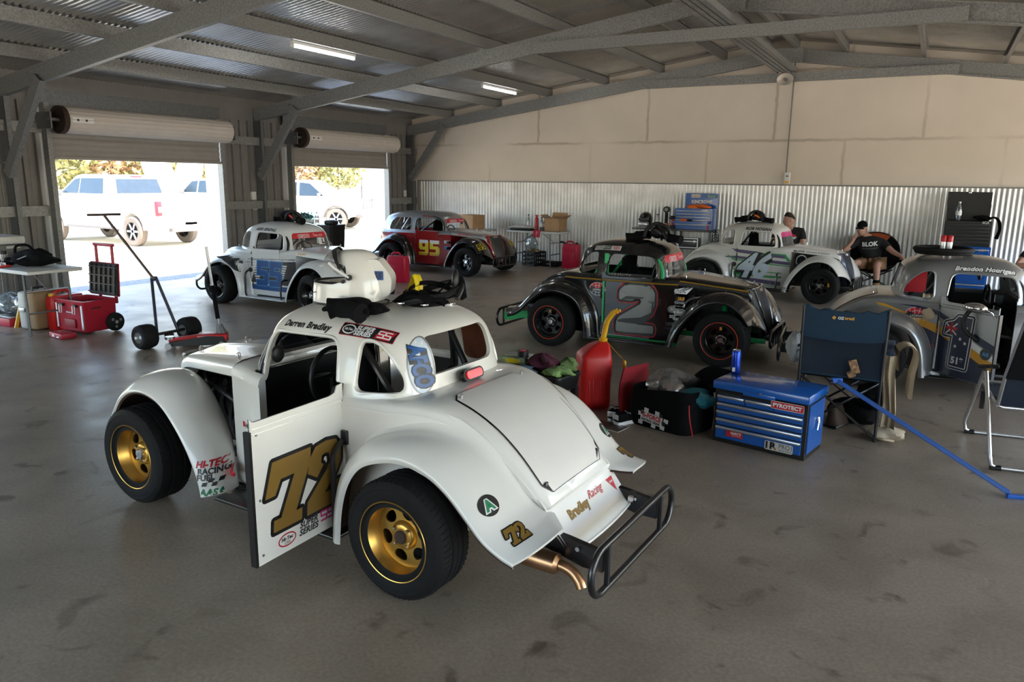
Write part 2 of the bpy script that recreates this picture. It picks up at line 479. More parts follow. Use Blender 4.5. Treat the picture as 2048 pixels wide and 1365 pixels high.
# portal frames
for i, y in enumerate(frames):
    for sgn in (1, -1):
        X = (lambda x: x) if sgn > 0 else (lambda x: 2*XR-x)
        b = MB(); x0, x1 = -11.0, XR+.02
        b.mt(0); d = Vector((X(x1)-X(x0), 0, zraf(x1)-zraf(x0)))
        csec(b, (X(x0), y, zraf(x0)+.11), (X(x1), y, zraf(x1)+.11), .07, .22)
        struct(b.build('roof_rafter', M['galv'], smooth=False))
        b = MB(); csec(b, (X(-10.96), y+.02, 0), (X(-10.96), y+.02, zraf(-10.9)+.1), .07, .23)
        # web turned to face along the shed
        b = MB(); b.b2((X(-11.08), y-.035, 0), (X(-10.85), y-.031, zraf(-10.9)+.2)); b.b2((X(-10.855), y-.035, 0), (X(-10.85), y+.035, zraf(-10.9)+.15)); b.b2((X(-11.08), y-.035, 0), (X(-11.075), y+.035, zraf(-10.9)+.15))
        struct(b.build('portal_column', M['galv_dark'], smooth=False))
        b = MB(); csec(b, (X(-10.9), y-.05, 1.78), (X(-9.95), y-.05, zraf(-9.95)+.05), .075, .15)
        for k in (.04, .14): b.cyl((X(-10.86), y-.13, 1.8+k), (X(-10.86), y-.085, 1.8+k), .012, n=6); b.cyl((X(-10.05), y-.13, zraf(-10)+k-.02), (X(-10.05), y-.085, zraf(-10)+k-.02), .012, n=6)
        struct(b.build('knee_brace', M['galv'], smooth=False))
        for x in px[1:7]:
            b = MB(); q = 1 if sgn > 0 else -1
            b.tube([(X(x), y+.3, zraf(x)+.24), (X(x)+q*.02, y+.04, zraf(x)+.03)], .012, 4)
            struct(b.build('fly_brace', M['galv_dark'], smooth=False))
    xt = 5.25-2.7+.03
    b = MB(); csec(b, (-5.28, y-.07, 3.635), (.08, y-.07, 3.635), .065, .15)
    struct(b.build('collar_tie', M['galv'], smooth=False))
    b = MB(); b.b2((XR-.35, y-.045, zraf(XR)-.06), (XR+.35, y-.039, zraf(XR)+.2))
    for sx in (-.25, -.12, .12, .25):
        for sz in (0, .1): b.cyl((XR+sx, y-.065, zraf(XR)+sz), (XR+sx, y-.04, zraf(XR)+sz), .012, n=6)
    struct(b.build('apex_plate', M['galv'], smooth=False))

# left wall: trapezoid sheeting between the roller doors
def trap(x, y0, y1, z0, z1, m, name):
    b = MB(); pts = []; y = y0
    while y < y1-.001:
        for dy, dx in ((0, 0), (.012, .03), (.04, .03), (.052, 0), (.1, 0), (.107, .006), (.12, .006), (.127, 0)):
            if y+dy <= y1: pts.append((y+dy, dx))
        y += .19
    pts.append((y1, 0))
    b.loft([[Vector((x-dx, yy, z)) for yy, dx in pts] for z in (z0, z1)], False)
    return struct(b.build(name, m, smooth=False, recalc=False))
doors = [(-2.72, .19), (1.81, 4.72), (6.37, 9.28), (10.94, 13.85)]  # first two bays are out of view, added open for their daylight
ys = [YF]+[q for d in doors for q in d]+[YB]
for a, c in zip(ys[::2], ys[1::2]):
    trap(XW-.05, a, c, 0, 2.83, M['sheet_grey'], 'wall_left')
    for z in (1.29, 2.42):
        b = MB(); csec(b, (XW+.05, a, z), (XW+.05, c, z), .06, .14); struct(b.build('wall_girt', M['galv'], smooth=False))
    b = MB().b2((XW-.02, a, 0), (XW+.1, c, .09)); struct(b.build('baseboard_left', M['galv_dark'], smooth=False))
for a, c in doors:
    struct(MB().b2((XW-.055, a, 2.6), (XW-.05, c, zsh(XW)-.005)).build('wall_left_header', M['sheet_grey'], smooth=False))
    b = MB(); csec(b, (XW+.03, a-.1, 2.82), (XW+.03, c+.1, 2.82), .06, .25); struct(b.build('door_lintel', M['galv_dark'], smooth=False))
for a, c in zip(ys[::2], ys[1::2]):
    struct(MB().b2((XW-.055, a, 2.78), (XW-.05, c, zsh(XW)-.005)).build('wall_left_top', M['sheet_grey'], smooth=False))

# roller doors
for i, (a, c) in enumerate(doors):
    r = thing('door_%d' % (i+1), None, None, (XW+.05, a, 0)); struct(r); L = c-a
    b = MB(); n = 7; pr = []
    for k in range(n*6+1):
        t = k/(n*6); z = 2.03+t*.62; pr.append((z, .012*abs(math.sin(PI*t*n))))
    b.loft([[Vector((.09+dx, y, z)) for z, dx in pr] for y in (.03, L-.03)], False)
    b.b2((.06, .03, 2.0), (.13, L-.03, 2.035))
    b.build('curtain', M['roller_back'], r, recalc=False)
    b = MB(); nn = 40; rr = []
    for k in range(nn*4):
        t = 2*PI*k/(nn*4); q = .178+(.006 if k % 8 in (0, 1) else 0.); rr.append((q*math.cos(t), q*math.sin(t)))
    b.loft([[Vector((.31+p[0], y, 2.525+p[1])) for p in rr] for y in (.06, L-.03)], True, True, True)
    b.build('door_drum', M['roller_cream'], r, angle=50)
    b = MB(); b.lathe([(.05, 0), (.05, .05), (.14, .05), (.17, .0), (.187, 0), (.187, .07), (.165, .07), (.165, .02), (.05, .02)], (.31, .015, 2.525), (0, 1, 0), 40, False)
    b.build('drum_wheel', M['rusty'], r)
    b = MB(); b.cyl((.31, -.12, 2.525), (.31, L+.12, 2.525), .025, n=10); b.build('axle', M['galv'], r)
    for y in (-.1, L+.1):
        b = MB(); b.b2((0, y-.01, 2.4), (.36, y+.01, 2.62)); b.build('axle_bracket', M['galv_dark'], r, smooth=False)
    for y, nm in ((0, 'door_track'), (L, 'door_track')):
        b = MB(); b.b2((.02, y-.05, 0), (.14, y+.02, 2.75)) if y == 0 else b.b2((.02, y-.02, 0), (.14, y+.05, 2.75))
        b.build(nm, M['galv'], r, smooth=False)
    b = MB(); b.b2((-.33, L, 0), (0, L+.07, 2.75)); b.b2((-.33, -.07, 0), (0, 0, 2.75)); b.build('door_reveal', M['white_vinyl'], r, smooth=False)
    b = MB(); b.b2((.485, .12, 2.49), (.492, .42, 2.56)); b.mt(1)
    for k in (.18, .3): b.b2((.488, k, 2.51), (.495, k+.03, 2.54))
    b.build('warning_label', [M['white_vinyl'], M['black_vinyl']], r, smooth=False)

# back wall: corrugated dado, board above
b = MB(); n = int((XE+11.25)/.076*8); rows = []
for z in (0., 1.75): rows.append([Vector((-11.05+k*.076/8, 15.03+.009*math.sin(2*PI*k/8), z)) for k in range(n)])
b.loft(rows, False); struct(b.build('wall_back_dado', M['zinc_wall'], recalc=False, angle=80))
pts = [(-11.1, 1.7), (XE, 1.7), (XE, zsh(XE)), (XR, zsh(XR)), (-11.1, zsh(-11.1))]
struct(MB().plate([pts], .02, Matrix.Translation((0, 15.07, 0)) @ Matrix.Rotation(PI/2, 4, 'X')).build('wall_back', BOARD, smooth=False))
struct(MB().b2((-10.85, 15.0, 1.742), (XE, 15.05, 1.765)).build('trim_dado', M['galv'], smooth=False))
struct(MB().b2((-10.85, 14.99, 0), (-10.79, 15.05, 1.75)).build('trim_corner', M['roller_back'], smooth=False))

# right wall and near gable, both unseen; openings sized for the daylight they admit
rd = [(-3.6, 1.0), (1.6, 5.6), (6.1, 10.0), (10.5, 14.6)]
yr = [YF]+[q for d in rd for q in d]+[YB]
for a, c in zip(yr[::2], yr[1::2]): trap(XE+.05, a, c, 0, 2.9, M['sheet_grey'], 'wall_right')
struct(MB().b2((XE+.05, YF, 2.85), (XE+.06, YB, zsh(XE))).build('wall_right_top', M['sheet_grey'], smooth=False))
pts = [(-11.1, 0), (-8.8, 0), (-8.8, 2.7), (-.6, 2.7), (-.6, 0), (XE, 0), (XE, zsh(XE)), (XR, zsh(XR)), (-11.1, zsh(-11.1))]  # opening placed to dim the near floor and clear hood reflections
struct(MB().plate([pts], .02, Matrix.Translation((0, YF, 0)) @ Matrix.Rotation(PI/2, 4, 'X')).build('wall_front_gable', M['sheet_grey'], smooth=False))

# fluorescent battens under the purlins
for k, (y0, y1) in enumerate(((7.6, 8.82), (12.3, 13.58))):
    t = thing('ceiling_light', ['long white fluorescent batten under the purlin before the middle rafter', 'white fluorescent batten under the purlin between middle rafter and back wall'][k], 'light', (-7.44, y0, 3.46))
    L = y1-y0
    MB().box((0, L/2, .02), (.06, L, .04), bev=.008).build('batten', M['white_vinyl'], t)
    MB().cyl((0, .03, -.018), (0, L-.03, -.018), .02, n=12).build('tube', M['tube_light'], t)
    for y in (.015, L-.015): MB().box((0, y, -.012), (.05, .03, .06), bev=.006).build('end_cap', M['white_vinyl'], t)
# perforated cable tray on the ties
b = MB(); L = 19.; y0 = YF
for x in (-2.76, -2.44): b.b2((x-.008, y0, 3.72), (x+.008, 14.85, 3.80))
for k in range(int(L/.06)):
    y = y0+.05+k*.06
    if y < 14.8: b.b2((-2.76, y, 3.722), (-2.44, y+.034, 3.728))
for x in (-2.68, -2.6, -2.52): b.b2((x-.01, y0, 3.722), (x+.01, 14.85, 3.728))
tag(b.build('cable_tray', M['galv'], smooth=False), 'long perforated steel cable tray resting on the roof ties', 'cable tray')
# horn loudspeaker
t = thing('horn_loudspeaker', 'small cream horn loudspeaker hanging under the far roof tie', 'loudspeaker', (-2.58, 14.66, 3.58))
b = MB(); prof = [(.02, .1), (.03, .05), (.05, .0), (.085, -.05), (.12, -.075), (.125, -.08), (.12, -.085), (.08, -.055), (.045, -.01), (.0, .0)]
b.at(Matrix.Diagonal((1.15, 1, .85, 1))); b.lathe([(r, -h) for r, h in prof], (0, 0, 0), (0, -1, 0), 28); b.build('horn', M['roller_cream'], t)
MB().ell((0, -.03, 0), (.03, .03, .03)).build('horn_core', M['sheet_grey'], t)
MB().tube([(0, .08, .0), (0, .1, .06), (0, .1, .1)], .012).build('bracket', M['galv_dark'], t)
# conduit and switch boxes
tag(MB().cyl((-2.5, 15.0, 1.95), (-2.5, 15.0, 3.95), .013, n=8).build('conduit', M['sheet_grey']), 'thin grey conduit running up the board wall to the roof', 'conduit')
t = thing('isolator_box', 'small white and yellow-labelled switch box at the foot of the wall conduit', 'switch box', (-2.47, 15.03, 1.77))
MB().box((0, -.03, .105), (.1, .06, .21), bev=.008).build('box', M['white_vinyl'], t); MB().b2((-.035, -.063, .02), (.035, -.059, .06)).build('label_strip', M['yellow_plastic'], t, smooth=False)
MB().b2((-.02, -.066, .13), (.02, -.058, .16)).build('rocker', M['sheet_grey'], t, smooth=False)
for k, (y, lab) in enumerate(((10.25, 'white power outlet boxes on the middle galvanized column'), (14.86, 'white power outlet boxes on the corner column by the back wall'))):
    t = thing('power_outlet', lab, 'power outlet', (-10.98, y-.07, 1.2))
    MB().box((-.1, -.04, .08), (.16, .08, .16), bev=.01).build('lower_box', M['white_vinyl'], t)
    MB().box((-.13, -.05, .25), (.2, .1, .15), bev=.01).build('upper_box', M['white_vinyl'], t)
    MB().box((-.15, -.06, .165), (.12, .06, .1), bev=.01).build('plug', M['sheet_grey'], t)
# ------------------------------------------------------------------ race car: shared meshes
def rpoly(pts, r, n=5):
    out = []; N = len(pts); rs = r if isinstance(r, (list, tuple)) else [r]*N
    for i in range(N):
        p = Vector(pts[i]); a = (Vector(pts[i-1])-p); c = (Vector(pts[(i+1) % N])-p)
        q = min(rs[i], a.length*.49, c.length*.49); A = p+a.normalized()*q; B = p+c.normalized()*q
        for k in range(n+1):
            t = k/n; out.append(tuple((1-t)**2*A+2*t*(1-t)*p+t*t*B))
    return out
XZ = Matrix.Rotation(PI/2, 4, 'X')                                   # (x, y) -> (x, z)
YZ = Matrix(((0, 0, 1, 0), (1, 0, 0, 0), (0, 1, 0, 0), (0, 0, 0, 1)))  # (x, y) -> (y, z)

# cabin rings: z, half width, rear x, front x, corner power
CAB_C = [(.760, .497, -.815, .300, 4.6), (.775, .488, -.797, .292, 4.6), (.80, .481, -.786, .285, 4.6), (.86, .470, -.775, .272, 4.5), (.93, .454, -.766, .256, 4.4), (1.0, .434, -.752, .238, 4.2),
         (1.045, .416, -.735, .222, 3.9), (1.08, .392, -.708, .196, 3.5), (1.11, .352, -.664, .152, 3.1), (1.135, .295, -.602, .09, 2.8), (1.155, .205, -.51, 0., 2.6), (1.166, .10, -.40, -.10, 2.4), (1.169, .01, -.31, -.2, 2.2)]
CAB_S = [(.760, .495, -1.39, .300, 4.2), (.775, .487, -1.385, .292, 4.2), (.80, .48, -1.388, .285, 4.2), (.86, .470, -1.392, .272, 4.2), (.93, .455, -1.385, .256, 4.0), (1.0, .436, -1.36, .238, 3.9),
         (1.045, .418, -1.325, .222, 3.6), (1.08, .394, -1.275, .196, 3.3), (1.11, .354, -1.20, .152, 3.), (1.135, .297, -1.10, .09, 2.8), (1.155, .207, -.95, 0., 2.6), (1.166, .10, -.78, -.15, 2.4), (1.169, .01, -.6, -.3, 2.2)]
def cab_ring(L, off=0., dz=0., N=112):
    z, w, xr, xf, p = L; xc = (xr+xf)/2; ax = (xf-xr)/2-off; w = max(w-off, .004); ax = max(ax, .01); out = []
    for k in range(N):
        a = 2*PI*k/N; c, s = math.cos(a), math.sin(a)
        # bow the front and rear slightly
        x = ax*math.copysign(abs(c)**(2/p), c); y = w*math.copysign(abs(s)**(2/p), s)
        out.append(Vector((xc+x, y, z-dz)))
    return out
def densify(tab, n=4):
    q = spline([Vector(t[:3]) for t in tab], n); q2 = spline([Vector((t[3], t[4], 0)) for t in tab], n)
    return [(a[0], a[1], a[2], b[0], b[1]) for a, b in zip(q, q2)]
WIN_DOOR = [(.165, .80), (.125, 1.02), (-.352, 1.035), (-.38, .80)]
WIN_Q = [(-.486, .805), (-.49, 1.04), (-.575, 1.036), (-.655, .975), (-.712, .89), (-.722, .815)]
WIN_DOOR_S = [(.18, .80), (.135, 1.03), (-.435, 1.04), (-.45, .80)]
WIN_Q_S = [(-.545, .80), (-.56, 1.045), (-.95, 1.04), (-1.06, .94), (-1.10, .80)]
WS = [(-.345, .805), (.345, .805), (.315, 1.025), (-.315, 1.025)]
RW = [(-.285, .872), (.285, .872), (.262, 1.055), (-.262, 1.055)]
def cabin_mesh(tab, wd, wq, rw):
    D = densify(tab); b = MB()
    b.mt(0).loft([cab_ring(l) for l in D], True, False, True)
    outer = b.mesh('o', 1)
    b.mt(1).loft([cab_ring(l, .02, 0 if l[0] < 1.0 else .012*min(1, (l[0]-1.)/.1)) for l in D], True, False, True)
    n = 112; o2 = len(D)*n; vs = b.v; fs = [(k, (k+1) % n, o2+(k+1) % n, o2+k) for k in range(n)]
    b.f += fs; b.m += [1]*n
    me = b.mesh('cabin', 2)
    cut = MB()
    cut.plate([rpoly(wd, [.05, .085, .075, .045])], 1.6, XZ); cut.plate([rpoly(wq, .05)], 1.6, XZ)
    cut.plate([rpoly(WS, .05)], .36, Matrix.Translation((.375, 0, 0)) @ YZ)
    xr = tab[0][2]; cut.plate([rpoly(rw, .06)], .4, Matrix.Translation((xr, 0, 0)) @ YZ)
    me = boolean(me, cut.mesh('cut', 2, False), 2); me.name = 'cabin'
    return me, outer
WT_C = [(-1.45, .318), (-1.3, .35), (-1.15, .388), (-1., .428), (-.85, .468), (-.7, .494), (-.5, .5), (.142, .5), (.41, .452)]
ZT_C = [(-1.45, .40), (-1.43, .435), (-1.37, .515), (-1.28, .61), (-1.17, .697), (-1.05, .762), (-.93, .80), (-.8, .808), (-.6, .80), (.1, .80), (.3, .822), (.41, .822)]
ZB_C = [(-1.45, .375), (-1.35, .30), (-1.2, .25), (-1., .2), (-.7, .158), (.41, .15)]
WT_S = [(-1.40, .40), (-1.3, .45), (-1.1, .482), (-.7, .497), (-.5, .5), (.142, .5), (.41, .452)]
ZT_S = [(-1.40, .79), (.1, .80), (.3, .822), (.41, .822)]
ZB_S = [(-1.40, .45), (-1.3, .35), (-1.1, .24), (-.7, .158), (.41, .15)]
def sec(x, WT, ZT, ZB):
    w = lerp_tab(WT, x); zt = lerp_tab(ZT, x); zb = lerp_tab(ZB, x)
    zs = min(.742, max(zt-.075, zb+.012)); h = []
    h.append((0, zb)); h.append((w*.9, zb)); h.append((w-.008, zb+.004)); h.append((w, min(zb+.02, zs-.001)))
    for t in (.25, .5, .75): h.append((w, zb+.02+(zs-zb-.02)*t))
    h.append((w, zs))
    k = (zt-zs)
    h += [(w+.004, zs+k*.08), (w+.004, zs+k*.22), (w-.001, zs+k*.3), (w-.004, zs+k*.5), (w-.014, zs+k*.68), (w-.04, zs+k*.84), (w*.78, zs+k*.93), (w*.5, zs+k*.975), (w*.25, zt-k*.006), (0, zt)]
    L = [Vector((x, y, z)) for y, z in h]
    return L+[Vector((p.x, -p.y, p.z)) for p in L[-2:0:-1]]
def body_mesh(WT, ZT, ZB):
    x0 = WT[0][0]; X = [x0+(.41-x0)*k/60 for k in range(61)]
    if WT is WT_C:
        wt = [(v[0], v[1]) for v in spline([(a, c, 0) for a, c in WT], 6)]; zt = [(v[0], v[1]) for v in spline([(a, c, 0) for a, c in ZT], 6)]
    else: wt, zt = WT, ZT
    b = MB(); b.loft([sec(x, wt, zt, ZB) for x in X], True, True, True)
    me = b.mesh('body', 3)
    cut = MB().mt(1).b2((-.70 if WT is WT_C else -1.1, -.455, .175), (.235, .455, 1.2)).mesh('c', 2, False)
    me = boolean(me, cut, 3)
    solid = me
    cut = MB().mt(1).b2((-.42, -.7, .18), (.145, .7, 1.)).mesh('c', 2, False)
    me = boolean(me, cut, 3); me.name = 'body_shell'
    for p in me.polygons:
        if p.material_index == 0 and p.center.z > .741 and (WT is WT_S or p.center.x > -.8): p.material_index = 2
    return me, solid
CAB, CAB_O = cabin_mesh(CAB_C, WIN_DOOR, WIN_Q, RW)
BODY, BODY_F = body_mesh(WT_C, ZT_C, ZB_C)
CABO = {s: boolean(CAB, MB().mt(1).b2((-.42, .3*s, .70), (.150, .75*s, .835)).mesh('c', 2, False), 2) for s in (1, -1)}
CABS, CABS_O = cabin_mesh(CAB_S, WIN_DOOR_S, WIN_Q_S, RW)
BODYS, BODYS_F = body_mesh(WT_S, ZT_S, ZB_S)

def hood_mesh():
    b = MB(); X = [.40+.70*k/24 for k in range(25)]; rings = []
    for x in X:
        t = (x-.4)/.7; w = .447-.175*t; zt = .826-.075*t-.012*t**6
        e = 0 if t < .85 else ((t-.85)/.15)**2
        zt -= .02*e; h = .085-.01*t
        prof = [(1, -h), (1, -.045), (.985, -.028), (.94, -.014), (.86, -.005), (.6, 0.), (.3, .006), (.05, .009), (0, .012)]
        nose = .055*max(0, (t-.6)/.4)**1.5
        L = [Vector((x+nose*(1-abs(f)), w*f, zt+dz)) for f, dz in prof]
        rings.append(L+[Vector((p.x, -p.y, p.z)) for p in L[-2::-1]])
    b.mt(0).loft(rings, False)
    last = rings[-1]; b.loft([last, [Vector((p.x+.012, p.y*.98, p.z-.03)) for p in last], [Vector((p.x-.01, p.y*.97, p.z-.045)) for p in last]], False)
    b.mt(1).loft([[Vector((p.x, p.y*.985, p.z-.007)) for p in r] for r in rings], False)
    return b.mesh('hood', 2, recalc=False)
HOOD = hood_mesh()
def grille_meshes():
    sh = MB(); rings = []; fr = MB()
    for k in range(17):
        t = k/16; z = .735-.49*t; xf = 1.095+.165*t+.02*math.sin(PI*t); w = lerp_tab([(0, .268), (.3, .262), (.6, .235), (.85, .185), (1, .12)], t); bk = .20-.12*t
        half = [(-bk, 1), (-bk*.4, 1.0), (-.03, .985), (.0, .93), (.018, .8), (.03, .5), (.036, .2), (.04, 0)]
        L = [Vector((xf+dx, w*f, z)) for dx, f in half]; rings.append(L+[Vector((p.x, -p.y, p.z)) for p in L[-2::-1]])
    sh.loft(rings, False); g = sh.mesh('grille', 1, recalc=False)
    for s in (1, -1):
        fr.tube([r[4] if s > 0 else r[-5] for r in rings], .011, 8)
    fr.tube([rings[0][k] for k in range(3, len(rings[0])-3)], .011, 8); fr.tube([rings[-1][k] for k in range(3, len(rings[0])-3)], .011, 8)
    br = MB()
    for f in range(5, 10):
        pass
    for j in range(-5, 6):
        u = j/6.5
        br.tube([Vector((r[7].x-.05*abs(u)**3+.002, abs(r[4].y)*u*1.15, r[7].z)) for r in rings], .0035, 5)
    sd = MB()
    for s in (0, 1):
        q = [[(r[k] if s == 0 else r[-1-k])+Vector((0, .002*(1 if s == 0 else -1), 0)) for k in range(0, 5)] for r in rings]
        sd.loft(q, False)
    return g, fr.mesh('grille_surround', 1), br.mesh('grille_bars', 1), sd.mesh('grille_side', 1, recalc=False)
GRILLE, GSUR, GBARS, GSIDE = grille_meshes()

def fender_mesh(path, yin, yout, prof, sgn, name, cutf=0., blend=None, cutp=1):
    P = spline([(x, 0, z) for x, z in path], 5); N = len(P); o = []; u = []
    for k in range(N):
        a = P[max(k-1, 0)]; c = P[min(k+1, N-1)]; t = (c-a).normalized(); nr = Vector((t.z, 0, -t.x))
        o.append(nr)
    cx = sum(p.x for p in P)/N
    cen = Vector((cx, 0, min(p.z for p in P)))
    if sum((p-cen).dot(q) for p, q in zip(P, o)) < 0: o = [-q for q in o]
    pf = [(v[0], v[1]) for v in spline([(a, c, 0) for a, c in prof], 3)]
    def at(t):
        t = max(0, min(1, t))*(N-1); i = min(int(t), N-2); f = t-i
        return P[i].lerp(P[i+1], f), o[i].lerp(o[i+1], f).normalized()
    out = []; inn = []
    for k in range(N):
        t = k/(N-1); row = []; r2 = []
        for f, h in pf:
            tt = t-(t**6)*(cutf*f**cutp+(.03*(1-f)**3 if cutp > 1 else 0)); p, nr = at(tt); h += 0 if blend is None else blend(p.x, f); yi = yin(p.x); yo = yout(p.x) if callable(yout) else yout
            q = p+nr*h; y = yi+(yo-yi)*f
            row.append(Vector((q.x, sgn*y, q.z))); q = p+nr*(h-.012); r2.append(Vector((q.x, sgn*(y-.006*f), q.z)))
        out.append(row); inn.append(r2)
    b = MB(); b.mt(0).loft(out, False); b.mt(1).loft([r[::-1] for r in inn], False)
    # close the rims
    m = len(pf)
    b.mt(0).loft([[r[-1] for r in out], [r[-1] for r in inn]], False)
    b.loft([out[0], inn[0]], False); b.loft([out[-1], inn[-1]], False)
    return b.mesh(name, 2)
RPATH = [(-.515, .125), (-.535, .30), (-.58, .44), (-.66, .545), (-.78, .60), (-.92, .622), (-1.06, .592), (-1.17, .525), (-1.26, .44), (-1.34, .362), (-1.42, .318), (-1.48, .300), (-1.525, .290), (-1.555, .286)]
RPROF = [(0, .065), (.05, .068), (.14, .072), (.28, .072), (.5, .068), (.7, .056), (.85, .036), (.95, .014), (1., -.004), (.985, -.018)]
FPATH = [(.415, .135), (.44, .24), (.505, .37), (.59, .485), (.69, .583), (.78, .628), (.89, .645), (1.0, .624), (1.09, .566), (1.15, .49), (1.20, .41), (1.235, .33), (1.255, .27)]
FPROF = [(0, .0), (.05, .03), (.15, .055), (.32, .07), (.55, .072), (.75, .058), (.9, .03), (1., -.002), (.985, -.016)]
def ryin(x): return lerp_tab(WT_C, x)-.02 if x > -1.45 else lerp_tab([(-1.57, .40), (-1.45, .298)], x)
def ryins(x): return lerp_tab(WT_S, x)-.02 if x > -1.40 else .36
def fyin(x): return lerp_tab([(.40, .47), (.5, .41), (.8, .345), (1.1, .27), (1.26, .23)], x)
def rblend(x, f): return .09*max(0, 1-f/.22)**2*lerp_tab([(-1.3, 0), (-1.0, .9), (-.8, 1)], x)
RF = {s: fender_mesh(RPATH, ryin, .672, RPROF, s, 'rear_fender', .15, rblend, 3) for s in (1, -1)}
RFS = {s: fender_mesh(RPATH, ryins, .672, RPROF, s, 'rear_fender', .15, rblend, 3) for s in (1, -1)}
FF = {s: fender_mesh(FPATH, fyin, .684, FPROF, s, 'front_fender', .2) for s in (1, -1)}

def wheel_meshes():
    t = MB(); pr = [(.150, -.088), (.178, -.100), (.215, -.107), (.245, -.103), (.262, -.09), (.269, -.07), (.271, -.042), (.266, -.039), (.266, -.033), (.271, -.03), (.272, -.004), (.267, 0), (.272, .004), (.271, .03), (.266, .033), (.266, .039), (.271, .042), (.269, .07), (.262, .09), (.245, .103), (.235, .1055), (.232, .104), (.215, .107), (.185, .104), (.178, .100), (.168, .088), (.15, .088)]
    t.lathe(pr, (0, 0, 0), (0, 1, 0), 56, False)
    for k in range(64):
        a = 2*PI*k/64
        for s in (1, -1):
            p = [Vector((r*math.cos(a+d), s*h, r*math.sin(a+d))) for r, h, d in ((.2705, .046, 0), (.2695, .07, .02), (.264, .0875, .03))]
            t.tube(p, .0028, 4)
    tire = t.mesh('tire', 1, angle=30)
    r = MB(); pr = [(.135, -.09), (.142, -.05), (.146, .0), (.146, .03), (.151, .036), (.151, .052), (.158, .058), (.158, .07), (.166, .076), (.167, .088), (.176, .092), (.181, .097), (.183, .102), (.180, .106), (.176, .104), (.170, .097), (.160, .092)]
    pr = [(.160, -.095), (.140, -.085), (.142, -.03), (.1465, .008), (.1475, .026), (.152, .031), (.153, .047), (.1585, .052), (.160, .068), (.1655, .073), (.168, .087), (.1765, .091), (.181, .097), (.1825, .102), (.1805, .1055), (.177, .104)]
    r.lathe(pr, (0, 0, 0), (0, 1, 0), 56, False)
    rim = r.mesh('rim', 1, angle=45)
    d = MB(); holes = []
    for k in range(6):
        a0 = 2*PI*k/6+.3
        L = [(rr*math.cos(a0+da), rr*math.sin(a0+da)) for rr, da in ((.078, -.17), (.088, -.3), (.108, -.34), (.122, -.25), (.126, 0), (.122, .25), (.108, .34), (.088, .3), (.078, .17), (.073, 0))]
        holes.append(rpoly(L, .02, 2)[::-1])
    d.plate([ell2d(.149, .149, 60)]+holes, .008, Matrix.Translation((0, .014, 0)) @ Matrix.Rotation(-PI/2, 4, 'X'))
    d.lathe([(.068, .014), (.066, .022), (.056, .036), (.05, .04), (.036, .041), (.034, .046), (.03, .046)], (0, 0, 0), (0, 1, 0), 40, False)
    disc = d.mesh('wheel_disc', 1, angle=35)
    h = MB(); h.lathe([(.031, .02), (.031, .05), (.026, .056), (.0, .057)], (0, 0, 0), (0, 1, 0), 24, False); hub = h.mesh('hub_cap', 1)
    n = MB(); n.lathe([(.009, .0), (.009, .012), (.006, .016), (0, .016)], (0, 0, 0), (0, 1, 0), 6, False); nut = n.mesh('wheel_nut', 1)
    bk = MB(); bk.lathe([(.143, -.06), (.02, -.05), (.02, -.1)], (0, 0, 0), (0, 1, 0), 32, False); back = bk.mesh('brake_drum', 1)
    return tire, rim, disc, hub, nut, back
TIRE, RIM, DISC, HUB, NUT, DRUM = wheel_meshes()

def stadium(h, w, r, n=8):
    return rrect(w, h, min(r, h/2-.001), n)
def bumper_rear():
    b = MB(); L = [Vector((-1.73, y, .205+z)) for y, z in stadium(.20, .94, .1)]
    b.tube(L, .0155, 10, True)
    for s in (1, -1): b.cyl((-1.73, s*.31, .11), (-1.73, s*.31, .30), .013, n=8)
    a = b.mesh('rear_bumper', 1)
    d = []
    for s in (1, -1):
        c = MB()
        c.plate([[(-1.40, .22), (-1.40, .30), (-1.55, .285), (-1.715, .26), (-1.715, .17), (-1.62, .17), (-1.5, .2)]], .03, Matrix.Translation((0, s*.31, 0)) @ XZ)
        d.append(c.mesh('bumper_bracket', 1, False))
    e = MB()
    for s in (1, -1):
        e.cyl((-1.572, s*.30, .245), (-1.60, s*.30, .245), .022, n=14); e.cyl((-1.60, s*.30, .245), (-1.612, s*.30, .245), .013, n=6); e.cyl((-1.60, s*.327, .25), (-1.60, s*.337, .25), .011, n=6)
    return a, d, e.mesh('bumper_bolt', 1)
RB, RBB, RBN = bumper_rear()
def bumper_front():
    b = MB(); L = [Vector((1.345, y, .26+z)) for y, z in stadium(.17, .80, .085)]
    b.tube(L, .0145, 10, True)
    L = [Vector((1.315, y, .26+z)) for y, z in stadium(.12, .5, .06)]; b.tube(L, .012, 8, True)
    for s in (1, -1):
        b.cyl((1.345, s*.2, .175), (1.345, s*.2, .345), .012, n=8); b.cyl((1.345, s*.05, .175), (1.345, s*.05, .345), .012, n=8)
        b.b2((1.22, s*.2-.015, .22), (1.34, s*.2+.015, .29), .004)
    return b.mesh('front_bumper', 1)
FB = bumper_front()

def chassis_mesh():
    b = MB()
    for s in (1, -1):
        b.b2((-1.5, s*.28-.02, .20), (1.28, s*.28+.02, .25), .004); b.tube([(-.5, s*.46, .13), (.42, s*.46, .13)], .02, 8)
        b.tube([(.95, s*.28, .24), (.95, s*.22, .6)], .015, 6); b.tube([(-.95, s*.28, .24), (-.95, s*.3, .55)], .015, 6)
        b.tube([(.93, s*.2, .22), (.93, s*.57, .26)], .02, 8); b.tube([(.93, s*.2, .42), (.93, s*.55, .36)], .014, 8)
        b.tube([(.86, s*.33, .62), (.92, s*.48, .3)], .03, 10); b.tube([(-.9, s*.33, .6), (-.93, s*.45, .3)], .028, 10)
    b.cyl((-.927, -.56, .27), (-.927, .56, .27), .035, n=12); b.ell((-.927, 0, .27), (.11, .11, .11))
    b.cyl((.93, -.3, .22), (.93, .3, .22), .02, n=8)
    return b.mesh('chassis', 1)
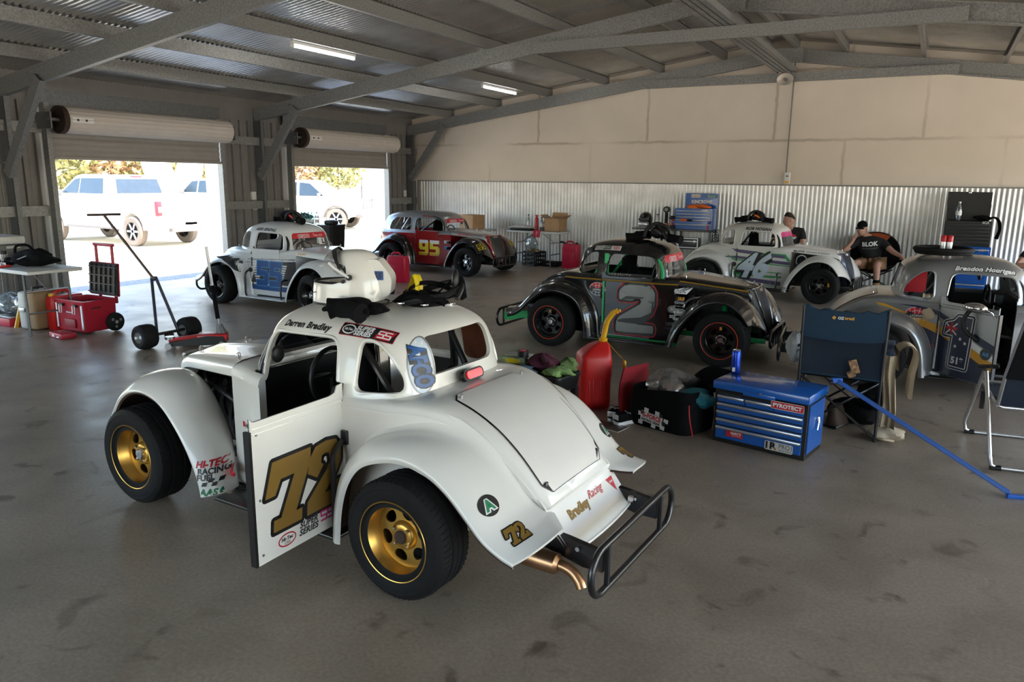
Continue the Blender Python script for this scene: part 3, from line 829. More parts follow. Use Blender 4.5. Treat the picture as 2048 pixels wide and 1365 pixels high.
CHASSIS = chassis_mesh()
def engine_mesh():
    b = MB(); b.b2((.43, -.15, .22), (1.05, .15, .755)); b.box((.66, 0, .45), (.4, .36, .34), bev=.03); b.box((.64, 0, .65), (.3, .3, .08), bev=.02)
    for k in range(4): b.cyl((.52+.1*k, .12, .6), (.52+.1*k, .26, .62), .022, n=10); b.cyl((.52+.1*k, -.14, .6), (.52+.1*k, -.27, .6), .03, n=10)
    for k in range(4): b.tube(spline([(.52+.1*k, .24, .58), (.54+.08*k, .3, .5), (.6, .31, .36), (.4, .31, .26)], 4), .018, 8)
    b.box((.99, 0, .5), (.06, .42, .36), bev=.01)
    b.tube(spline([(.95, -.15, .64), (.8, -.3, .66), (.55, -.37, .58), (.46, -.36, .4)], 5), .016, 8)
    b.tube(spline([(.95, .12, .6), (.82, .3, .63), (.6, .36, .6), (.48, .3, .5)], 5), .014, 8)
    return b.mesh('engine', 1)
ENGINE = engine_mesh()
def cage_mesh(xr):
    b = MB()
    hoop = spline([(-.40, .445, .2), (-.40, .445, .75), (-.40, .40, 1.0), (-.40, .30, 1.075), (-.40, 0, 1.09), (-.40, -.30, 1.075), (-.40, -.40, 1.0), (-.40, -.445, .75), (-.40, -.445, .2)], 5)
    b.tube(hoop, .019, 10)
    for s in (1, -1):
        b.tube(spline([(-.40, s*.36, 1.05), (-.1, s*.365, 1.065), (.10, s*.36, 1.02), (.20, s*.38, .9), (.225, s*.425, .72), (.22, s*.43, .2)], 5), .019, 10)
        b.tube([(-.40, s*.35, 1.04), (xr+.10, s*.3, .62)], .017, 8)
        b.tube([(-.40, s*.445, .55), (.22, s*.44, .5)], .017, 8)
    b.tube([(-.40, .38, 1.0), (-.40, -.42, .45)], .016, 8); b.tube([(-.40, -.44, .72), (-.40, .44, .72)], .016, 8)
    b.tube([(.20, -.38, .9), (.20, .38, .9)], .001, 4); b.tube([(.1, -.36, 1.02), (.1, .36, 1.02)], .017, 8)
    return b.mesh('roll_cage', 1)
CAGE = cage_mesh(-.78); CAGES = cage_mesh(-1.2)
def seat_mesh():
    b = MB(); rings = []
    for t, x, z, w, d in ((0, -.02, .24, .2, .03), (.2, -.16, .25, .21, .04), (.4, -.27, .30, .21, .05), (.55, -.31, .45, .22, .045), (.75, -.34, .66, .215, .04), (.88, -.355, .82, .16, .035), (1., -.36, .97, .12, .03)):
        L = []
        for k in range(9):
            u = -1+k/4; L.append(Vector((x+.075*abs(u)**3*(1 if z > .3 else .2), w*u, z+(.06*abs(u)**3 if z <= .3 else 0))))
        L += [p+Vector((-d, 0, -.02)) for p in L[::-1]]; rings.append(L)
    b.loft(rings, True, True, True); return b.mesh('seat', 1)
SEAT = seat_mesh()
def dash_mesh():
    b = MB(); b.b2((.2, -.44, .52), (.24, .44, .80)); b.b2((.24, -.42, .2), (.26, .42, .80))
    return b.mesh('dashboard', 1)
DASH = dash_mesh()
STEER = MB().tube([(0, .15*math.cos(2*PI*k/28), .15*math.sin(2*PI*k/28)) for k in range(28)], .013, 8, True).tube([(0, -.15, 0), (0, .15, 0)], .011, 6).tube([(0, 0, 0), (0, 0, -.15)], .011, 6).cyl((-.0, 0, 0), (.22, 0, -.05), .016).mesh('steering_wheel', 1)
def lip_mesh(outs, bv, s, open_=False):
    b = MB()
    for poly, r in outs:
        L = []
        for x, z in rpoly(poly, r, 6):
            h = bv.ray_cast(Vector((x, s*1., z)), Vector((0, -s, 0)), 1.)[0]
            if h: L.append(h)
        if open_ and poly[0][0] > 0:
            k0 = next(i for i in range(len(L)) if L[i].z > .84 and L[i-1].z <= .84); L = L[k0:]+L[:k0]; L = [p for p in L if p.z > .84]; b.tube(L, .009, 6)
        else: b.tube(L, .009, 6, True)
    return b.mesh('window_trim', 1)
def grow(poly, k): c = sum((Vector(p) for p in poly), Vector((0, 0)))/len(poly); return [tuple(c+(Vector(p)-c)*k) for p in poly]
BV_C = bvh_of(CAB_O)[0]; BV_S = bvh_of(CABS_O)[0]
LIP = {s: lip_mesh([(grow(WIN_DOOR, 1.03), [.05, .085, .075, .045]), (grow(WIN_Q, 1.05), .05)], BV_C, s) for s in (1, -1)}
LIPO = {s: lip_mesh([(grow(WIN_DOOR, 1.03), [.05, .085, .075, .045]), (grow(WIN_Q, 1.05), .05)], BV_C, s, True) for s in (1, -1)}
LIPS = {s: lip_mesh([(grow(WIN_DOOR_S, 1.03), [.05, .085, .075, .045]), (grow(WIN_Q_S, 1.03), .05)], BV_S, s) for s in (1, -1)}
def door_mesh(s):
    b = MB(); P = [(0, .158), (.559, .158), (.559, .815), (.548, .80), (.535, .797), (.09, .797), (.05, .805), (.035, .835), (0, .84)]
    b.mt(0).plate([P], .006, Matrix.Translation((0, s*.007, 0)) @ XZ); b.mt(1).plate([grow(P, .97)], .014, Matrix.Translation((0, -s*.003, 0)) @ XZ)
    b.mt(0)
    for z in (.768, .745): b.tube([(.005, s*.0105, z), (.553, s*.0105, z)], .003, 6)
    return b.mesh('door', 2, False)
DOOR = {s: door_mesh(s) for s in (1, -1)}
DOORX = .559
def hinge_mesh(s):
    b = MB(); b.cyl((0, s*.012, .55), (0, s*.012, .68), .009, n=8); b.cyl((0, s*.012, .72), (0, s*.012, .76), .007, n=8); b.cyl((0, s*.012, .25), (0, s*.012, .36), .009, n=8)
    return b.mesh('hinge', 1)
HINGE = {s: hinge_mesh(s) for s in (1, -1)}
DFRAME = {s: MB().b2((DOORX-.002, -.02 if s > 0 else -.012, .158), (DOORX+.012, .012 if s > 0 else .02, .76)).mesh('door_edge', 1, False) for s in (1, -1)}
def nerf_mesh(s):
    b = MB(); b.tube(spline([(-.45, s*.5, .50), (-.45, s*.56, .49), (-.45, s*.60, .44), (-.45, s*.61, .3), (-.45, s*.60, .14), (-.45, s*.47, .12)], 4), .014, 8); b.cyl((-.45, s*.5, .50), (-.45, s*.512, .50), .035, n=12); a = b.mesh('side_bar', 1); b = MB()
    b.tube(spline([(.26, s*.49, .40), (.26, s*.56, .40), (.26, s*.60, .35), (.26, s*.60, .14), (.26, s*.47, .12)], 4), .013, 8)
    return a, b.mesh('side_bar', 1)
NERF = {s: nerf_mesh(s) for s in (1, -1)}
STEP = {s: MB().box((-.08, s*.585, .135), (.86, .15, .018), bev=.006).mesh('running_board', 1) for s in (1, -1)}
def pan_mesh():
    b = MB(); rings = []; pr = [(-1.405, .425), (-1.42, .413), (-1.445, .385), (-1.475, .335), (-1.515, .283), (-1.545, .246), (-1.568, .225), (-1.577, .222), (-1.578, .212), (-1.566, .208)]
    pr = [(v[0], v[1]) for v in spline([(a, c, 0) for a, c in pr], 3)]
    for x, z in pr:
        w = lerp_tab([(-1.58, .318), (-1.5, .335), (-1.405, .335)], x)
        rings.append([Vector((x-.018*(1-(j/6)**2)*((-1.405-x)/.17), w*j/6, z)) for j in range(-6, 7)])
    b.loft(rings, False); b.loft([[p+Vector((.012, 0, -.008)) for p in r][::-1] for r in rings], False)
    return b.mesh('rear_pan', 1)
PAN = pan_mesh()
def lid_mesh():
    b = MB(); q = bvh_of(BODY_F)[0]; m = []; lo = []
    out = rpoly([(-.915, .30), (-.935, -.30), (-1.425, -.285), (-1.425, .285)], .06, 4)
    n = 16
    def hit(x, y):
        h = q.ray_cast(Vector((x, y, 1.6)), Vector((0, 0, -1)), 2)[0]; return h
    rows = []; dark = []
    for i in range(n+1):
        x = -.918-(.508)*i/n; row = []
        wy = .302-.015*i/n
        e = min(i, n-i)*.508/n
        if e < .05: wy -= .05-math.sqrt(max(0, .05**2-(.05-e)**2))
        rr = []
        for j in range(17):
            h = hit(x, wy*(j/8-1)); rr.append(h if h else Vector((x, 0, .42)))
        nn = Vector((-.35-.4*i/n, 0, .9)).normalized()
        rows.append([p+nn*.006 for p in rr]); dark.append([Vector((p.x+(.004 if i < n/2 else -.004), p.y*1.02, p.z))+nn*.0022 for p in rr])
    b.loft(rows, False); m0 = b.mesh('trunk_lid', 1)
    d = MB(); d.loft(dark, False); return m0, d.mesh('lid_seam', 1)
LID, SEAM = lid_mesh()
PINS = MB()
for (x, y, z) in ((-.955, .27, .802), (-.955, -.27, .802), (-1.405, .262, .472), (-1.405, -.262, .472)): PINS.cyl((x, y, z-.004), (x-.004, y, z+.014), .006, n=8)
PINS = PINS.mesh('quarter_turn_fastener', 1)
HPIN = MB()
for (x, y, z) in ((.46, .36, .82), (.46, -.36, .82), (1.04, .17, .75), (1.04, -.17, .75)):
    HPIN.tube([(x, y+.014*math.cos(2*PI*k/12), z+.014+.014*math.sin(2*PI*k/12)) for k in range(12)], .003, 5, True); HPIN.cyl((x, y, z-.005), (x, y, z+.02), .004, n=6)
HPIN = HPIN.mesh('hood_pin', 1)
WSM = {}
for nm, bb in (('c', BV_C), ('s', BV_S)): WSM[nm] = bb
def ws_mesh(bv, poly, off=.004):
    t = poly2d(rpoly(poly, .05)); return t

perf = mat('mesh_black', (.03, .03, .03), .5)
def _perf():
    nt = perf.node_tree; nd = nt.nodes; lk = nt.links; b = nd['Principled BSDF']; tc = nd.new('ShaderNodeTexCoord')
    v = nd.new('ShaderNodeTexVoronoi'); v.inputs['Scale'].default_value = 70; v.inputs['Randomness'].default_value = 0.
    lk.new(tc.outputs['Object'], v.inputs['Vector']); r = nd.new('ShaderNodeValToRGB'); e = r.color_ramp.elements
    e[0].position = .3; e[1].position = .42; e[0].color = (.004, .004, .004, 1); e[1].color = (.09, .09, .085, 1)
    lk.new(v.outputs['Distance'], r.inputs['Fac']); lk.new(r.outputs[0], b.inputs['Base Color'])
_perf()

def car(key, label, pose, paint, upper=None, fender=None, inner=None, under=None, cage=None, rim=None, wdisc=None, grille=None, surround=None, frame=None, sedan=False, ldoor=0., rdoor=0., seat_y=.12, steer=0., step=None, nerf=True, banner=False, lipmat=None, seatm=None, hoodm=None, gside=None, mirror=True):
    root = thing('race_car', label, 'race car', (pose[0], pose[1], 0), pose[2], 'vintage-style race cars parked in the shed')
    upper = upper or paint; fender = fender or paint; inner = inner or M['dark_inside']; under = under or M['dark_inside']
    rim = rim or M['black_paint']; cage = cage or M['black_metal']; frame = frame or M['black_metal']
    B, Cb = (BODYS, CABS) if sedan else (BODY, CAB)
    K = dict(root=root)
    if ldoor: Cb = CABO[1]
    if rdoor: Cb = CABO[-1]
    olink('body_shell', B, [paint, M['dark_inside'], upper], root); olink('cabin', Cb, [upper, inner], root)
    for s in (1, -1): olink('window_trim', (LIPS if sedan else LIPO if (ldoor if s > 0 else rdoor) else LIP)[s], [lipmat or upper], root)
    olink('hood', HOOD, [hoodm or upper, M['dark_inside']], root); olink('hood_pin', HPIN, [M['chrome']], root)
    g = olink('grille', GRILLE, [grille or perf], root); olink('grille_surround', GSUR, [surround or M['black_paint']], g); olink('grille_bars', GBARS, [M['black_metal']], g)
    if gside: olink('grille_side', GSIDE, [gside], g)
    olink('engine', ENGINE, [M['dark_engine']], root); olink('chassis', CHASSIS, [frame], root); olink('roll_cage', CAGES if sedan else CAGE, [cage], root)
    se = olink('seat', SEAT, [seatm or M['fabric_black']], root); se.location = (0, seat_y, 0)
    olink('dashboard', DASH, [M['black_plastic']], root)
    sw = olink('steering_wheel', STEER, [M['black_plastic']], root); sw.location = (.0, seat_y, .74)
    for s in (1, -1):
        olink('front_fender', FF[s], [fender, under], root); olink('rear_fender', (RFS if sedan else RF)[s], [fender, under], root)
        olink('running_board', STEP[s], [step or M['black_metal']], root)
        if nerf: [olink('side_bar', q_, [M['black_metal']], root) for q_ in NERF[s]]
        ang = ldoor if s > 0 else rdoor
        d = olink('door', DOOR[s], [paint, M['black_plastic']], root); d.location = (-.417, s*.492, 0); d.rotation_euler = (0, 0, s*ang)
        olink('hinge', HINGE[s], [M['black_metal']], d)
        if ang: olink('door_edge', DFRAME[s], [M['black_metal']], d)
        K['door%+d' % s] = d
        for ax in (.927, -.927):
            w = sub('wheel', root, (ax, s*.64, .272), (0, 0, (0 if s > 0 else PI)+(steer if ax > 0 else 0)))
            olink('tire', TIRE, [M['rubber']], w); olink('rim', RIM, [rim], w); dd = olink('wheel_disc', DISC, [wdisc or rim], w)
            olink('hub_cap', HUB, [M['rusty'] if key == '72' and ax < 0 else M['chrome']], w); olink('brake_drum', DRUM, [M['dark_inside']], w)
            for k in range(4):
                n = olink('wheel_nut', NUT, [M['chrome']], w); a = PI/4+k*PI/2; n.location = (.048*math.cos(a), .036, .048*math.sin(a))
    olink('rear_bumper', RB, [M['black_metal']], root); [olink('bumper_bracket', q_, [frame if frame is not M['black_metal'] else M['black_metal']], root) for q_ in RBB]; olink('bumper_bolt', RBN, [M['chrome']], root)
    olink('front_bumper', FB, [M['black_metal']], root); olink('rear_pan', PAN, [fender], root)
    if not sedan:
        l = olink('trunk_lid', LID, [paint], root); olink('lid_seam', SEAM, [M['black_plastic']], l); olink('lid_fastener', PINS, [M['steel']], l)
    bv = [BV_S if sedan else BV_C]; K['bcab'] = bv
    dm = MB()
    for s in (1, -1):
        dm.add([v.co+Vector((-.417, s*.492, 0)) for v in DOOR[s].vertices], [tuple(p.vertices) for p in DOOR[s].polygons])
    K['bside'] = bvh_of(BODYS_F if sedan else BODY_F, dm.mesh('d', 1), HOOD, CABS_O if sedan else CAB_O)
    K['bf'] = bvh_of(FF[1], FF[-1], *(RFS if sedan else RF).values()); K['ball'] = K['bside']+K['bf']+bvh_of(PAN)
    glass = decal('windshield', poly2d(rpoly(WS, .05)), (.4, 0, .0), (0, 1, 0), (0, 0, 1), M['glass'], root, bv, -.006, .06)
    if banner:
        P = [(-.325, .955), (.325, .955), (.308, 1.03), (-.308, 1.03)]
        decal('windshield_banner', poly2d(rpoly(P, [.005, .005, .045, .045])), (.4, 0, 0), (0, 1, 0), (0, 0, 1), M['red_vinyl'], root, bv, .001, .05, 'red banner with white lettering')
        decal('banner_lettering', join2d(move2d(fit(text2d('SIMPSON', bold=.004), .17), -.13, .985), move2d(stroke2d(rrect(.2, .045, .008), .003), -.13, .985), move2d(fit(text2d('Too ace', bold=.004), .18), .13, .99)), (.4, 0, 0), (0, 1, 0), (0, 0, 1), M['white_vinyl'], root, bv, .0025, .05)
    if mirror:
        for s in (1,):
            b = MB(); b.ell((0, 0, 0), (.018, .04, .045)); b.tube([(0, -.01, .02), (.05, -.07, .05)], .008)
            q = b.build('wing_mirror', M['black_plastic'], root, loc=(-.01, s*.50, .93))
    return K
mk('dark_engine', (.03, .03, .032), .45, .4, var=.4, vs=25)

def side(K, s, name, t, x, z, m, lift=.0015, parent=None, seg=.06, label=None):
    """sticker on the flank of the car, s=+1 left, -1 right"""
    return decal(name, t, (x, s*.6, z), (-s, 0, 0), (0, 0, 1), m, parent or K['root'], K['bside'], lift, seg, label)
def onfender(K, name, t, O, N, up, m, lift=.0015, seg=.04, label=None):
    N = Vector(N).normalized(); U = Vector(up).cross(N)
    return decal(name, t, O, U, N.cross(U), m, K['root'], K['ball'], lift, seg, label)
# ------------------------------------------------------------------ number shapes (unit boxes)
D7 = [(.0, .52), (.13, 1), (1, 1), (1, .80), (.70, .17), (.84, .17), (.84, 0), (.2, 0), (.2, .17), (.36, .17), (.63, .72), (.33, .72), (.22, .52)]
D2 = [(0, .62), (.06, .84), (.2, .97), (.5, 1), (.8, .97), (.97, .83), (.98, .62), (.85, .46), (.52, .22), (.74, .22), (.74, .34), (1, .34), (1, 0), (.02, 0), (.02, .2), (.55, .56), (.64, .68), (.6, .8), (.5, .82), (.4, .8), (.38, .70), (.46, .66), (.28, .50)]
B5 = [(0, 0), (.86, 0), (1, .12), (1, .5), (.86, .62), (.36, .62), (.36, .76), (.97, .76), (.97, 1), (0, 1), (0, .42), (.64, .42), (.64, .22), (0, .22)]
B9 = [(0, 0), (.86, 0), (1, .12), (1, .88), (.86, 1), (.14, 1), (0, .88), (0, .48), (.14, .36), (.64, .36), (.64, .22), (0, .22)]
B9H = [(.36, .56), (.64, .56), (.64, .78), (.36, .78)]
def place(P, x, y, w, h, sh=0.): return [(x+w*p[0]+sh*h*p[1], y+h*p[1]) for p in P]
N72 = [place(D7, -.5, -.32, .53, .64, .1), place(D2, 0.0, -.32, .45, .64, .1)]
def n72(k): return [[(x*k, y*k) for x, y in L] for L in N72]
SS = lambda k=1.: move2d(join2d(*[stroke2d([(x+dx, y) for x, y in ((.8, .5), (0, .5), (0, 0), (.8, 0), (.8, -.5), (0, -.5))], .1, False) for dx in (0, 1.)]), -.9*k, 0, k)
def super_series(K, put, k, dark, col_t, col_s, bg=None):
    pass
def legends_logo(K, s, x, z, r):
    side(K, s, 'round_series_sticker', poly2d(ell2d(r*1.05, r*.8)), x, z, M['white_vinyl'], .0012)
    side(K, s, 'round_series_sticker_red', poly2d([p for p in ell2d(r, r*.75) if p[1] > -.02*r]), x, z, M['red_vinyl'], .0022)
    side(K, s, 'round_series_sticker_blue', poly2d([p for p in ell2d(r, r*.75) if p[1] < -.12*r]), x, z, M['navy'], .0022)
    L = [stroke2d([(a*r, .72*r*math.sqrt(max(0, 1-a*a))), (a*.6*r, 0), (a*r, -.72*r*math.sqrt(max(0, 1-a*a)))], r*.02, False) for a in (-.7, -.25, .25, .7)]
    side(K, s, 'round_series_sticker_lines', join2d(*L, stroke2d(ell2d(r*.6, r*.42), r*.02)), x, z, M['white_vinyl'], .003)
    side(K, s, 'round_series_sticker_car', poly2d([(-1.15*r, -.28*r), (-1.1*r, .05*r), (-.85*r, .12*r), (-.75*r, .3*r), (-.45*r, .3*r), (-.3*r, .1*r), (.7*r, .12*r), (.8*r, -.25*r)]), x, z, M['black_vinyl'], .0035)
    side(K, s, 'round_series_sticker_text', fit(text2d('LEGENDS', bold=0.0088, shear=.2), 1.25*r), x+.05*r, z-.08*r, M['white_vinyl'], .0045)
mk('navy', (.012, .016, .05), .3, coat=.5); mk('blue_vinyl', (.006, .075, .27), .35); mk('lightblue_vinyl', (.06, .26, .6), .35)
mk('green_vinyl', (.03, .33, .09), .35); mk('purple_vinyl', (.11, .085, .17), .35); mk('pale_blue', (.55, .63, .72), .3); mk('orange_vinyl', (.62, .3, .02), .35)
mk('grey_vinyl', (.22, .22, .22), .35, .3); mk('pink_vinyl', (.6, .03, .2), .35); mk('yellow_vinyl', (.8, .6, .02), .35); mk('dark_green', (.02, .2, .08), .35); mk('dkgrey_vinyl', (.035, .035, .04), .35)
mk('terracotta', (.16, .045, .02), .6, var=.2); mk('raw_fibre', (.05, .025, .018), .8, var=.3); mk('green_frame', (.01, .42, .12), .35)
mk('silver_paint', (.3, .31, .32), .32, .6, coat=.5, var=.04); mk('roof_dust', (.3, .28, .25), .5, .2); mk('red_paint', (.3, .008, .01), .2, coat=.8)
mk('red_line', (.6, .04, .01), .4); mk('white55', (.72, .75, .78), .25, coat=.6, var=.02); mk('white46', (.68, .66, .63), .25, coat=.6, var=.02)
mk('tan_dash', (.2, .14, .08), .6)

def roofside(K, s, name, t, x, z, m, lift=.0015, ty=.5):
    V = Vector((0, -s*ty, math.sqrt(1-ty*ty))); return decal(name, t, (x, s*.40, z), (-s, 0, 0), V, m, K['root'], K['bcab'], lift, .04)

# ---- 72, white, nearest ----------------------------------------------------
K = car('72', 'white race car number 72 with gold wheels and its left door swung open', (-2.759, 3.139, 3.099), M['white_paint'], inner=M['terracotta'], under=M['raw_fibre'], rim=M['gold'], seat_y=.13, ldoor=PI/2+.04, nerf=False, surround=M['white_paint'], gside=perf)
d = K['door+1']; DO = (.275, .0105, .435)
def ondoor(name, t, x, z, m, lift=.001, s=1): return decal(name, t, (x, s*.0102, z), (-s, 0, 0), (0, 0, 1), m, d, None, lift)
L = n72(.50)
ondoor('race_number_outline', join2d(*[stroke2d(l, .017) for l in L], *[poly2d(l) for l in L]), .27, .435, M['black_vinyl'], .0006)
ondoor('race_number', join2d(*[poly2d(l) for l in L]), .27, .435, M['gold_vinyl'], .0016)
ondoor('sponsor_oval', stroke2d(ell2d(.05, .028), .003), .39, .215, M['red_vinyl']); ondoor('sponsor_text', join2d(move2d(fit(text2d('Hi-Tec', shear=.2, bold=0.022), .07), 0, .006), move2d(fit(text2d('Oils', shear=.2), .035), .0, -.013)), .39, .215, M['dkgrey_vinyl'])
ondoor('series_text', join2d(move2d(fit(text2d('SUPER', shear=.25, bold=0.0264), .115), 0, .017), move2d(fit(text2d('SERIES', shear=.25, bold=0.0264), .125), 0, -.017)), .255, .228, M['dkgrey_vinyl'])
ondoor('series_emblem', SS(.045), .135, .238, M['pink_vinyl'])
for z in (.74, .45, .2): MB().cyl((.53, .008, z), (.53, .013, z), .006, n=10).build('door_screw', M['steel'], d)
R_ = K['root']
t = MB(); t.tube(spline([(-.44, .5, .56), (-.44, .53, .56), (-.46, .60, .52), (-.47, .615, .46), (-.47, .615, .2), (-.47, .60, .14), (-.44, .47, .13)], 4), .0135, 8); t.box((-.44, .505, .58), (.05, .02, .07), bev=.005); t.build('side_bar', M['black_metal'], R_)
MB().cyl((-.4, .5, .125), (.36, .5, .125), .022, n=10).build('side_rail', M['black_metal'], R_)
MB().box((.2, .49, .3), (.03, .03, .3), bev=.004).build('door_jamb', M['black_metal'], R_)
roofside(K, 1, 'driver_name', fit(text2d('Darren Bradley', shear=.25, bold=0.045), .335), -.115, 1.067, M['black_vinyl'])
roofside(K, 1, 'series_sticker', poly2d(rrect(.30, .066, .004)), -.49, 1.085, M['black_vinyl'])
roofside(K, 1, 'series_sticker_border', stroke2d(rrect(.30, .066, .004), .0016), -.49, 1.085, M['red_vinyl'], .002)
roofside(K, 1, 'series_sticker_text', join2d(move2d(fit(text2d('SUPER', shear=.25, bold=0.0264), .1), -.01, .014), move2d(fit(text2d('SERIES', shear=.25, bold=0.0264), .1), -.012, -.014), move2d(stroke2d(ell2d(.037, .023), .003), -.1, 0), move2d(fit(text2d('Hi-Tec', bold=0.022), .05), -.1, 0)), -.49, 1.085, M['white_vinyl'], .003)
roofside(K, 1, 'series_sticker_emblem_panel', poly2d([(.055, -.025), (.07, .025), (.145, .025), (.13, -.025)]), -.49, 1.085, M['red_vinyl'], .003)
roofside(K, 1, 'series_sticker_emblem', move2d(SS(.033), .1, 0), -.49, 1.085, M['white_vinyl'], .004)
tt = move2d(fit(text2d('AFCO', shear=.15, bold=0.05), .215, .066), 0, 0, 1, -1.30)
UA = (-.92, -.36, 0); OA = (-.79, .42, .945)
decal('sponsor_oval', poly2d([(x*.92-.02*y/.13, y) for x, y in ell2d(.052, .132)]), OA, UA, (0, -.12, .99), M['pale_blue'], R_, K['bcab'], .001, .03)
decal('sponsor_oval_border', stroke2d([(x*.92-.02*y/.13, y) for x, y in ell2d(.052, .132)], .003), OA, UA, (0, -.12, .99), M['grey_vinyl'], R_, K['bcab'], .002, .03)
decal('sponsor_text_border', move2d(fit(text2d('AFCO', shear=.15, bold=0.12), .228, .074), 0, 0, 1, -1.30), OA, UA, (0, -.12, .99), M['black_vinyl'], R_, K['bcab'], .003, .03)
decal('sponsor_text', tt, OA, UA, (0, -.12, .99), M['blue_vinyl'], R_, K['bcab'], .0045, .03)
for s, ctr in ((1, (-1.375, .61, .53)), (-1, (-1.375, -.60, .53))):
    N = (-.72, s*.35, .62); up = (.55, 0, .8)
    onfender(K, 'round_badge', poly2d(ell2d(.052, .047)), ctr, N, up, M['black_vinyl']); onfender(K, 'badge_letter_border', fit(text2d('A', bold=0.09), None, .06), ctr, N, up, M['white_vinyl'], .003); onfender(K, 'badge_letter', fit(text2d('A', bold=0.05), None, .05), ctr, N, up, M['dark_green'], .0045)
    c2 = (-1.485, s*.59, .42); L = n72(.115); 
    onfender(K, 'small_number_outline', join2d(*[stroke2d(l, .006) for l in L], *[poly2d(l) for l in L]), c2, N, up, M['black_vinyl']); onfender(K, 'small_number', join2d(*[poly2d(l) for l in L]), c2, N, up, M['gold_vinyl'], .003)
PN = (-.85, 0, .52)
def onpan(name, t, y, z, m, lift=.002): return decal(name, t, (-1.50, y, z), (0, -1, 0), (.52, 0, .85), m, R_, bvh_of(PAN), lift, .03)
onpan('team_name', fit(text2d('Bradley', bold=0.044), .19, .062), .105, .322, M['gold_vinyl']); onpan('team_name_script', fit(text2d('Racing', shear=.5), .155, .05), -.085, .345, M['red_vinyl'])
onpan('tow_triangle', poly2d([(-.035, .03), (.035, .03), (.012, -.045)]), -.255, .325, M['red_vinyl']); onpan('tow_text', fit(text2d('TOW', bold=0.022), .04), -.255, .335, M['white_vinyl'], .0035)
def skirt(name, t, O, m, lift=.002): return decal(name, t, O, (-.8, -.6, 0), (-.12, 0, 1), m, R_, bvh_of(FF[1]), lift, .03)
SO = (.405, .62, .262)
skirt('fuel_sponsor_text', move2d(fit(text2d('HI-TEC', shear=.2, bold=0.044), .15), 0, .045), SO, M['red_vinyl']); skirt('fuel_sponsor_name', join2d(move2d(fit(text2d('RACING', bold=0.033), .15), .01, .01), move2d(fit(text2d('FUEL', bold=0.033), .09), -.025, -.022)), SO, M['dkgrey_vinyl'])
skirt('fuel_sponsor_drop', poly2d([(.10, .02), (.115, -.01), (.118, -.03), (.10, -.045), (.082, -.03), (.085, -.01)]), SO, M['red_vinyl'])
SO2 = (.41, .61, .185)
skirt('club_text', move2d(fit(text2d('AASA', shear=.2, bold=0.066), .13), 0, -.02), SO2, M['dark_green'])
skirt('club_flag', join2d(*[poly2d([(-.05+.025*i+.008*j, .012+.02*j), (-.025+.025*i+.008*j, .012+.02*j), (-.017+.025*i+.008*j, .032+.02*j), (-.042+.025*i+.008*j, .032+.02*j)]) for i in range(4) for j in range(2) if (i+j) % 2 == 0]), SO2, M['black_vinyl'])
side(K, 1, 'cowl_sponsor', join2d(fit(text2d('HI-TEC', shear=.2, bold=0.044), .1), move2d(fit(text2d('OILS', bold=0.022), .06), 0, -.03)), .235, .50, M['dkgrey_vinyl']); side(K, 1, 'cowl_sponsor_mark', poly2d(rrect(.022, .03, .002)), .30, .505, M['red_vinyl'])
b = MB(); b.at(Matrix.Translation((-.83, 0, .838)) @ Matrix.Rotation(math.radians(-70), 4, 'Y'))
b.plate([rrect(.055, .17, .027, 8)], .026); bl = b.build('brake_light', M['black_plastic'], R_)
b = MB(); b.at(Matrix.Translation((-.844, 0, .843)) @ Matrix.Rotation(math.radians(-70), 4, 'Y')); b.plate([rrect(.04, .13, .018, 8)], .012); b.build('brake_light_lens', mat('lens_red', (.6, .01, .015), .2, emit=(1, .03, .03), es=.15, vs=90, var=.5), bl)
b = MB(); b.lathe([(.03, .0), (.045, .015), (.047, .06), (.047, .24), (.04, .26), (.03, .27)], (-1.545, .385, .185), (1, .0, .02), 24); b.tube(spline([(-1.52, .385, .185), (-1.56, .385, .184), (-1.605, .385, .17), (-1.64, .39, .14), (-1.655, .395, .115)], 5), .024, 16, False, False); b.build('exhaust_pipe', M['copper'], R_)
MB().box((-.46, .13, .84), (.03, .30, .40), Matrix.Rotation(.06, 3, 'Y'), .05, 3).build('seat_back', M['black_paint'], R_); MB().box((-.478, .12, .86), (.006, .17, .28), Matrix.Rotation(.06, 3, 'Y'), .002).build('seat_back_panel', M['alu'], R_)
decal('window_cover', poly2d(rpoly(grow(WIN_Q, 1.12), .05)), (0, -.6, 0), (1, 0, 0), (0, 0, 1), M['terracotta'], R_, K['bcab'], -.03, .05)

# ---- 2, black ----------------------------------------------------------------
K = car('2', 'black race car number 2 with green roll cage and red-ringed wheels', (-2.635, 8.041, -.002), M['black_paint'], inner=M['dark_inside'], cage=M['green_frame'], frame=M['green_frame'], rim=M['black_paint'], seat_y=.05, banner=True, nerf=False)
R_ = K['root']
for w in [c for c in R_.children if c.name.startswith('wheel')]:
    MB().tube([(.181*math.cos(2*PI*k/60), .1055, .181*math.sin(2*PI*k/60)) for k in range(60)], .0035, 6, True).build('rim_stripe', M['red_line'], w)
    w2 = MB().b2((-.01, .05, .1), (.012, .056, .13)).build('rim_sticker', M['orange_vinyl'], w, smooth=False)
MB().b2((-.395, -.52, .30), (-.378, -.508, .74)).build('hinge_strip', M['green_frame'], R_, smooth=False)
MB().b2((-.41, -.455, .76), (-.365, -.44, 1.03)).build('window_post', M['green_frame'], R_, smooth=False)
NB = rpoly([(-.17, .40), (-.17, .56), (-.12, .74), (.0, .80), (.14, .78), (.205, .68), (.21, .48), (.15, .36), (.02, .30), (.21, .30), (.21, .19), (-.24, .19), (-.24, .34), (.0, .45), (.06, .52), (.06, .58), (.0, .62), (-.05, .56)], .02, 3)
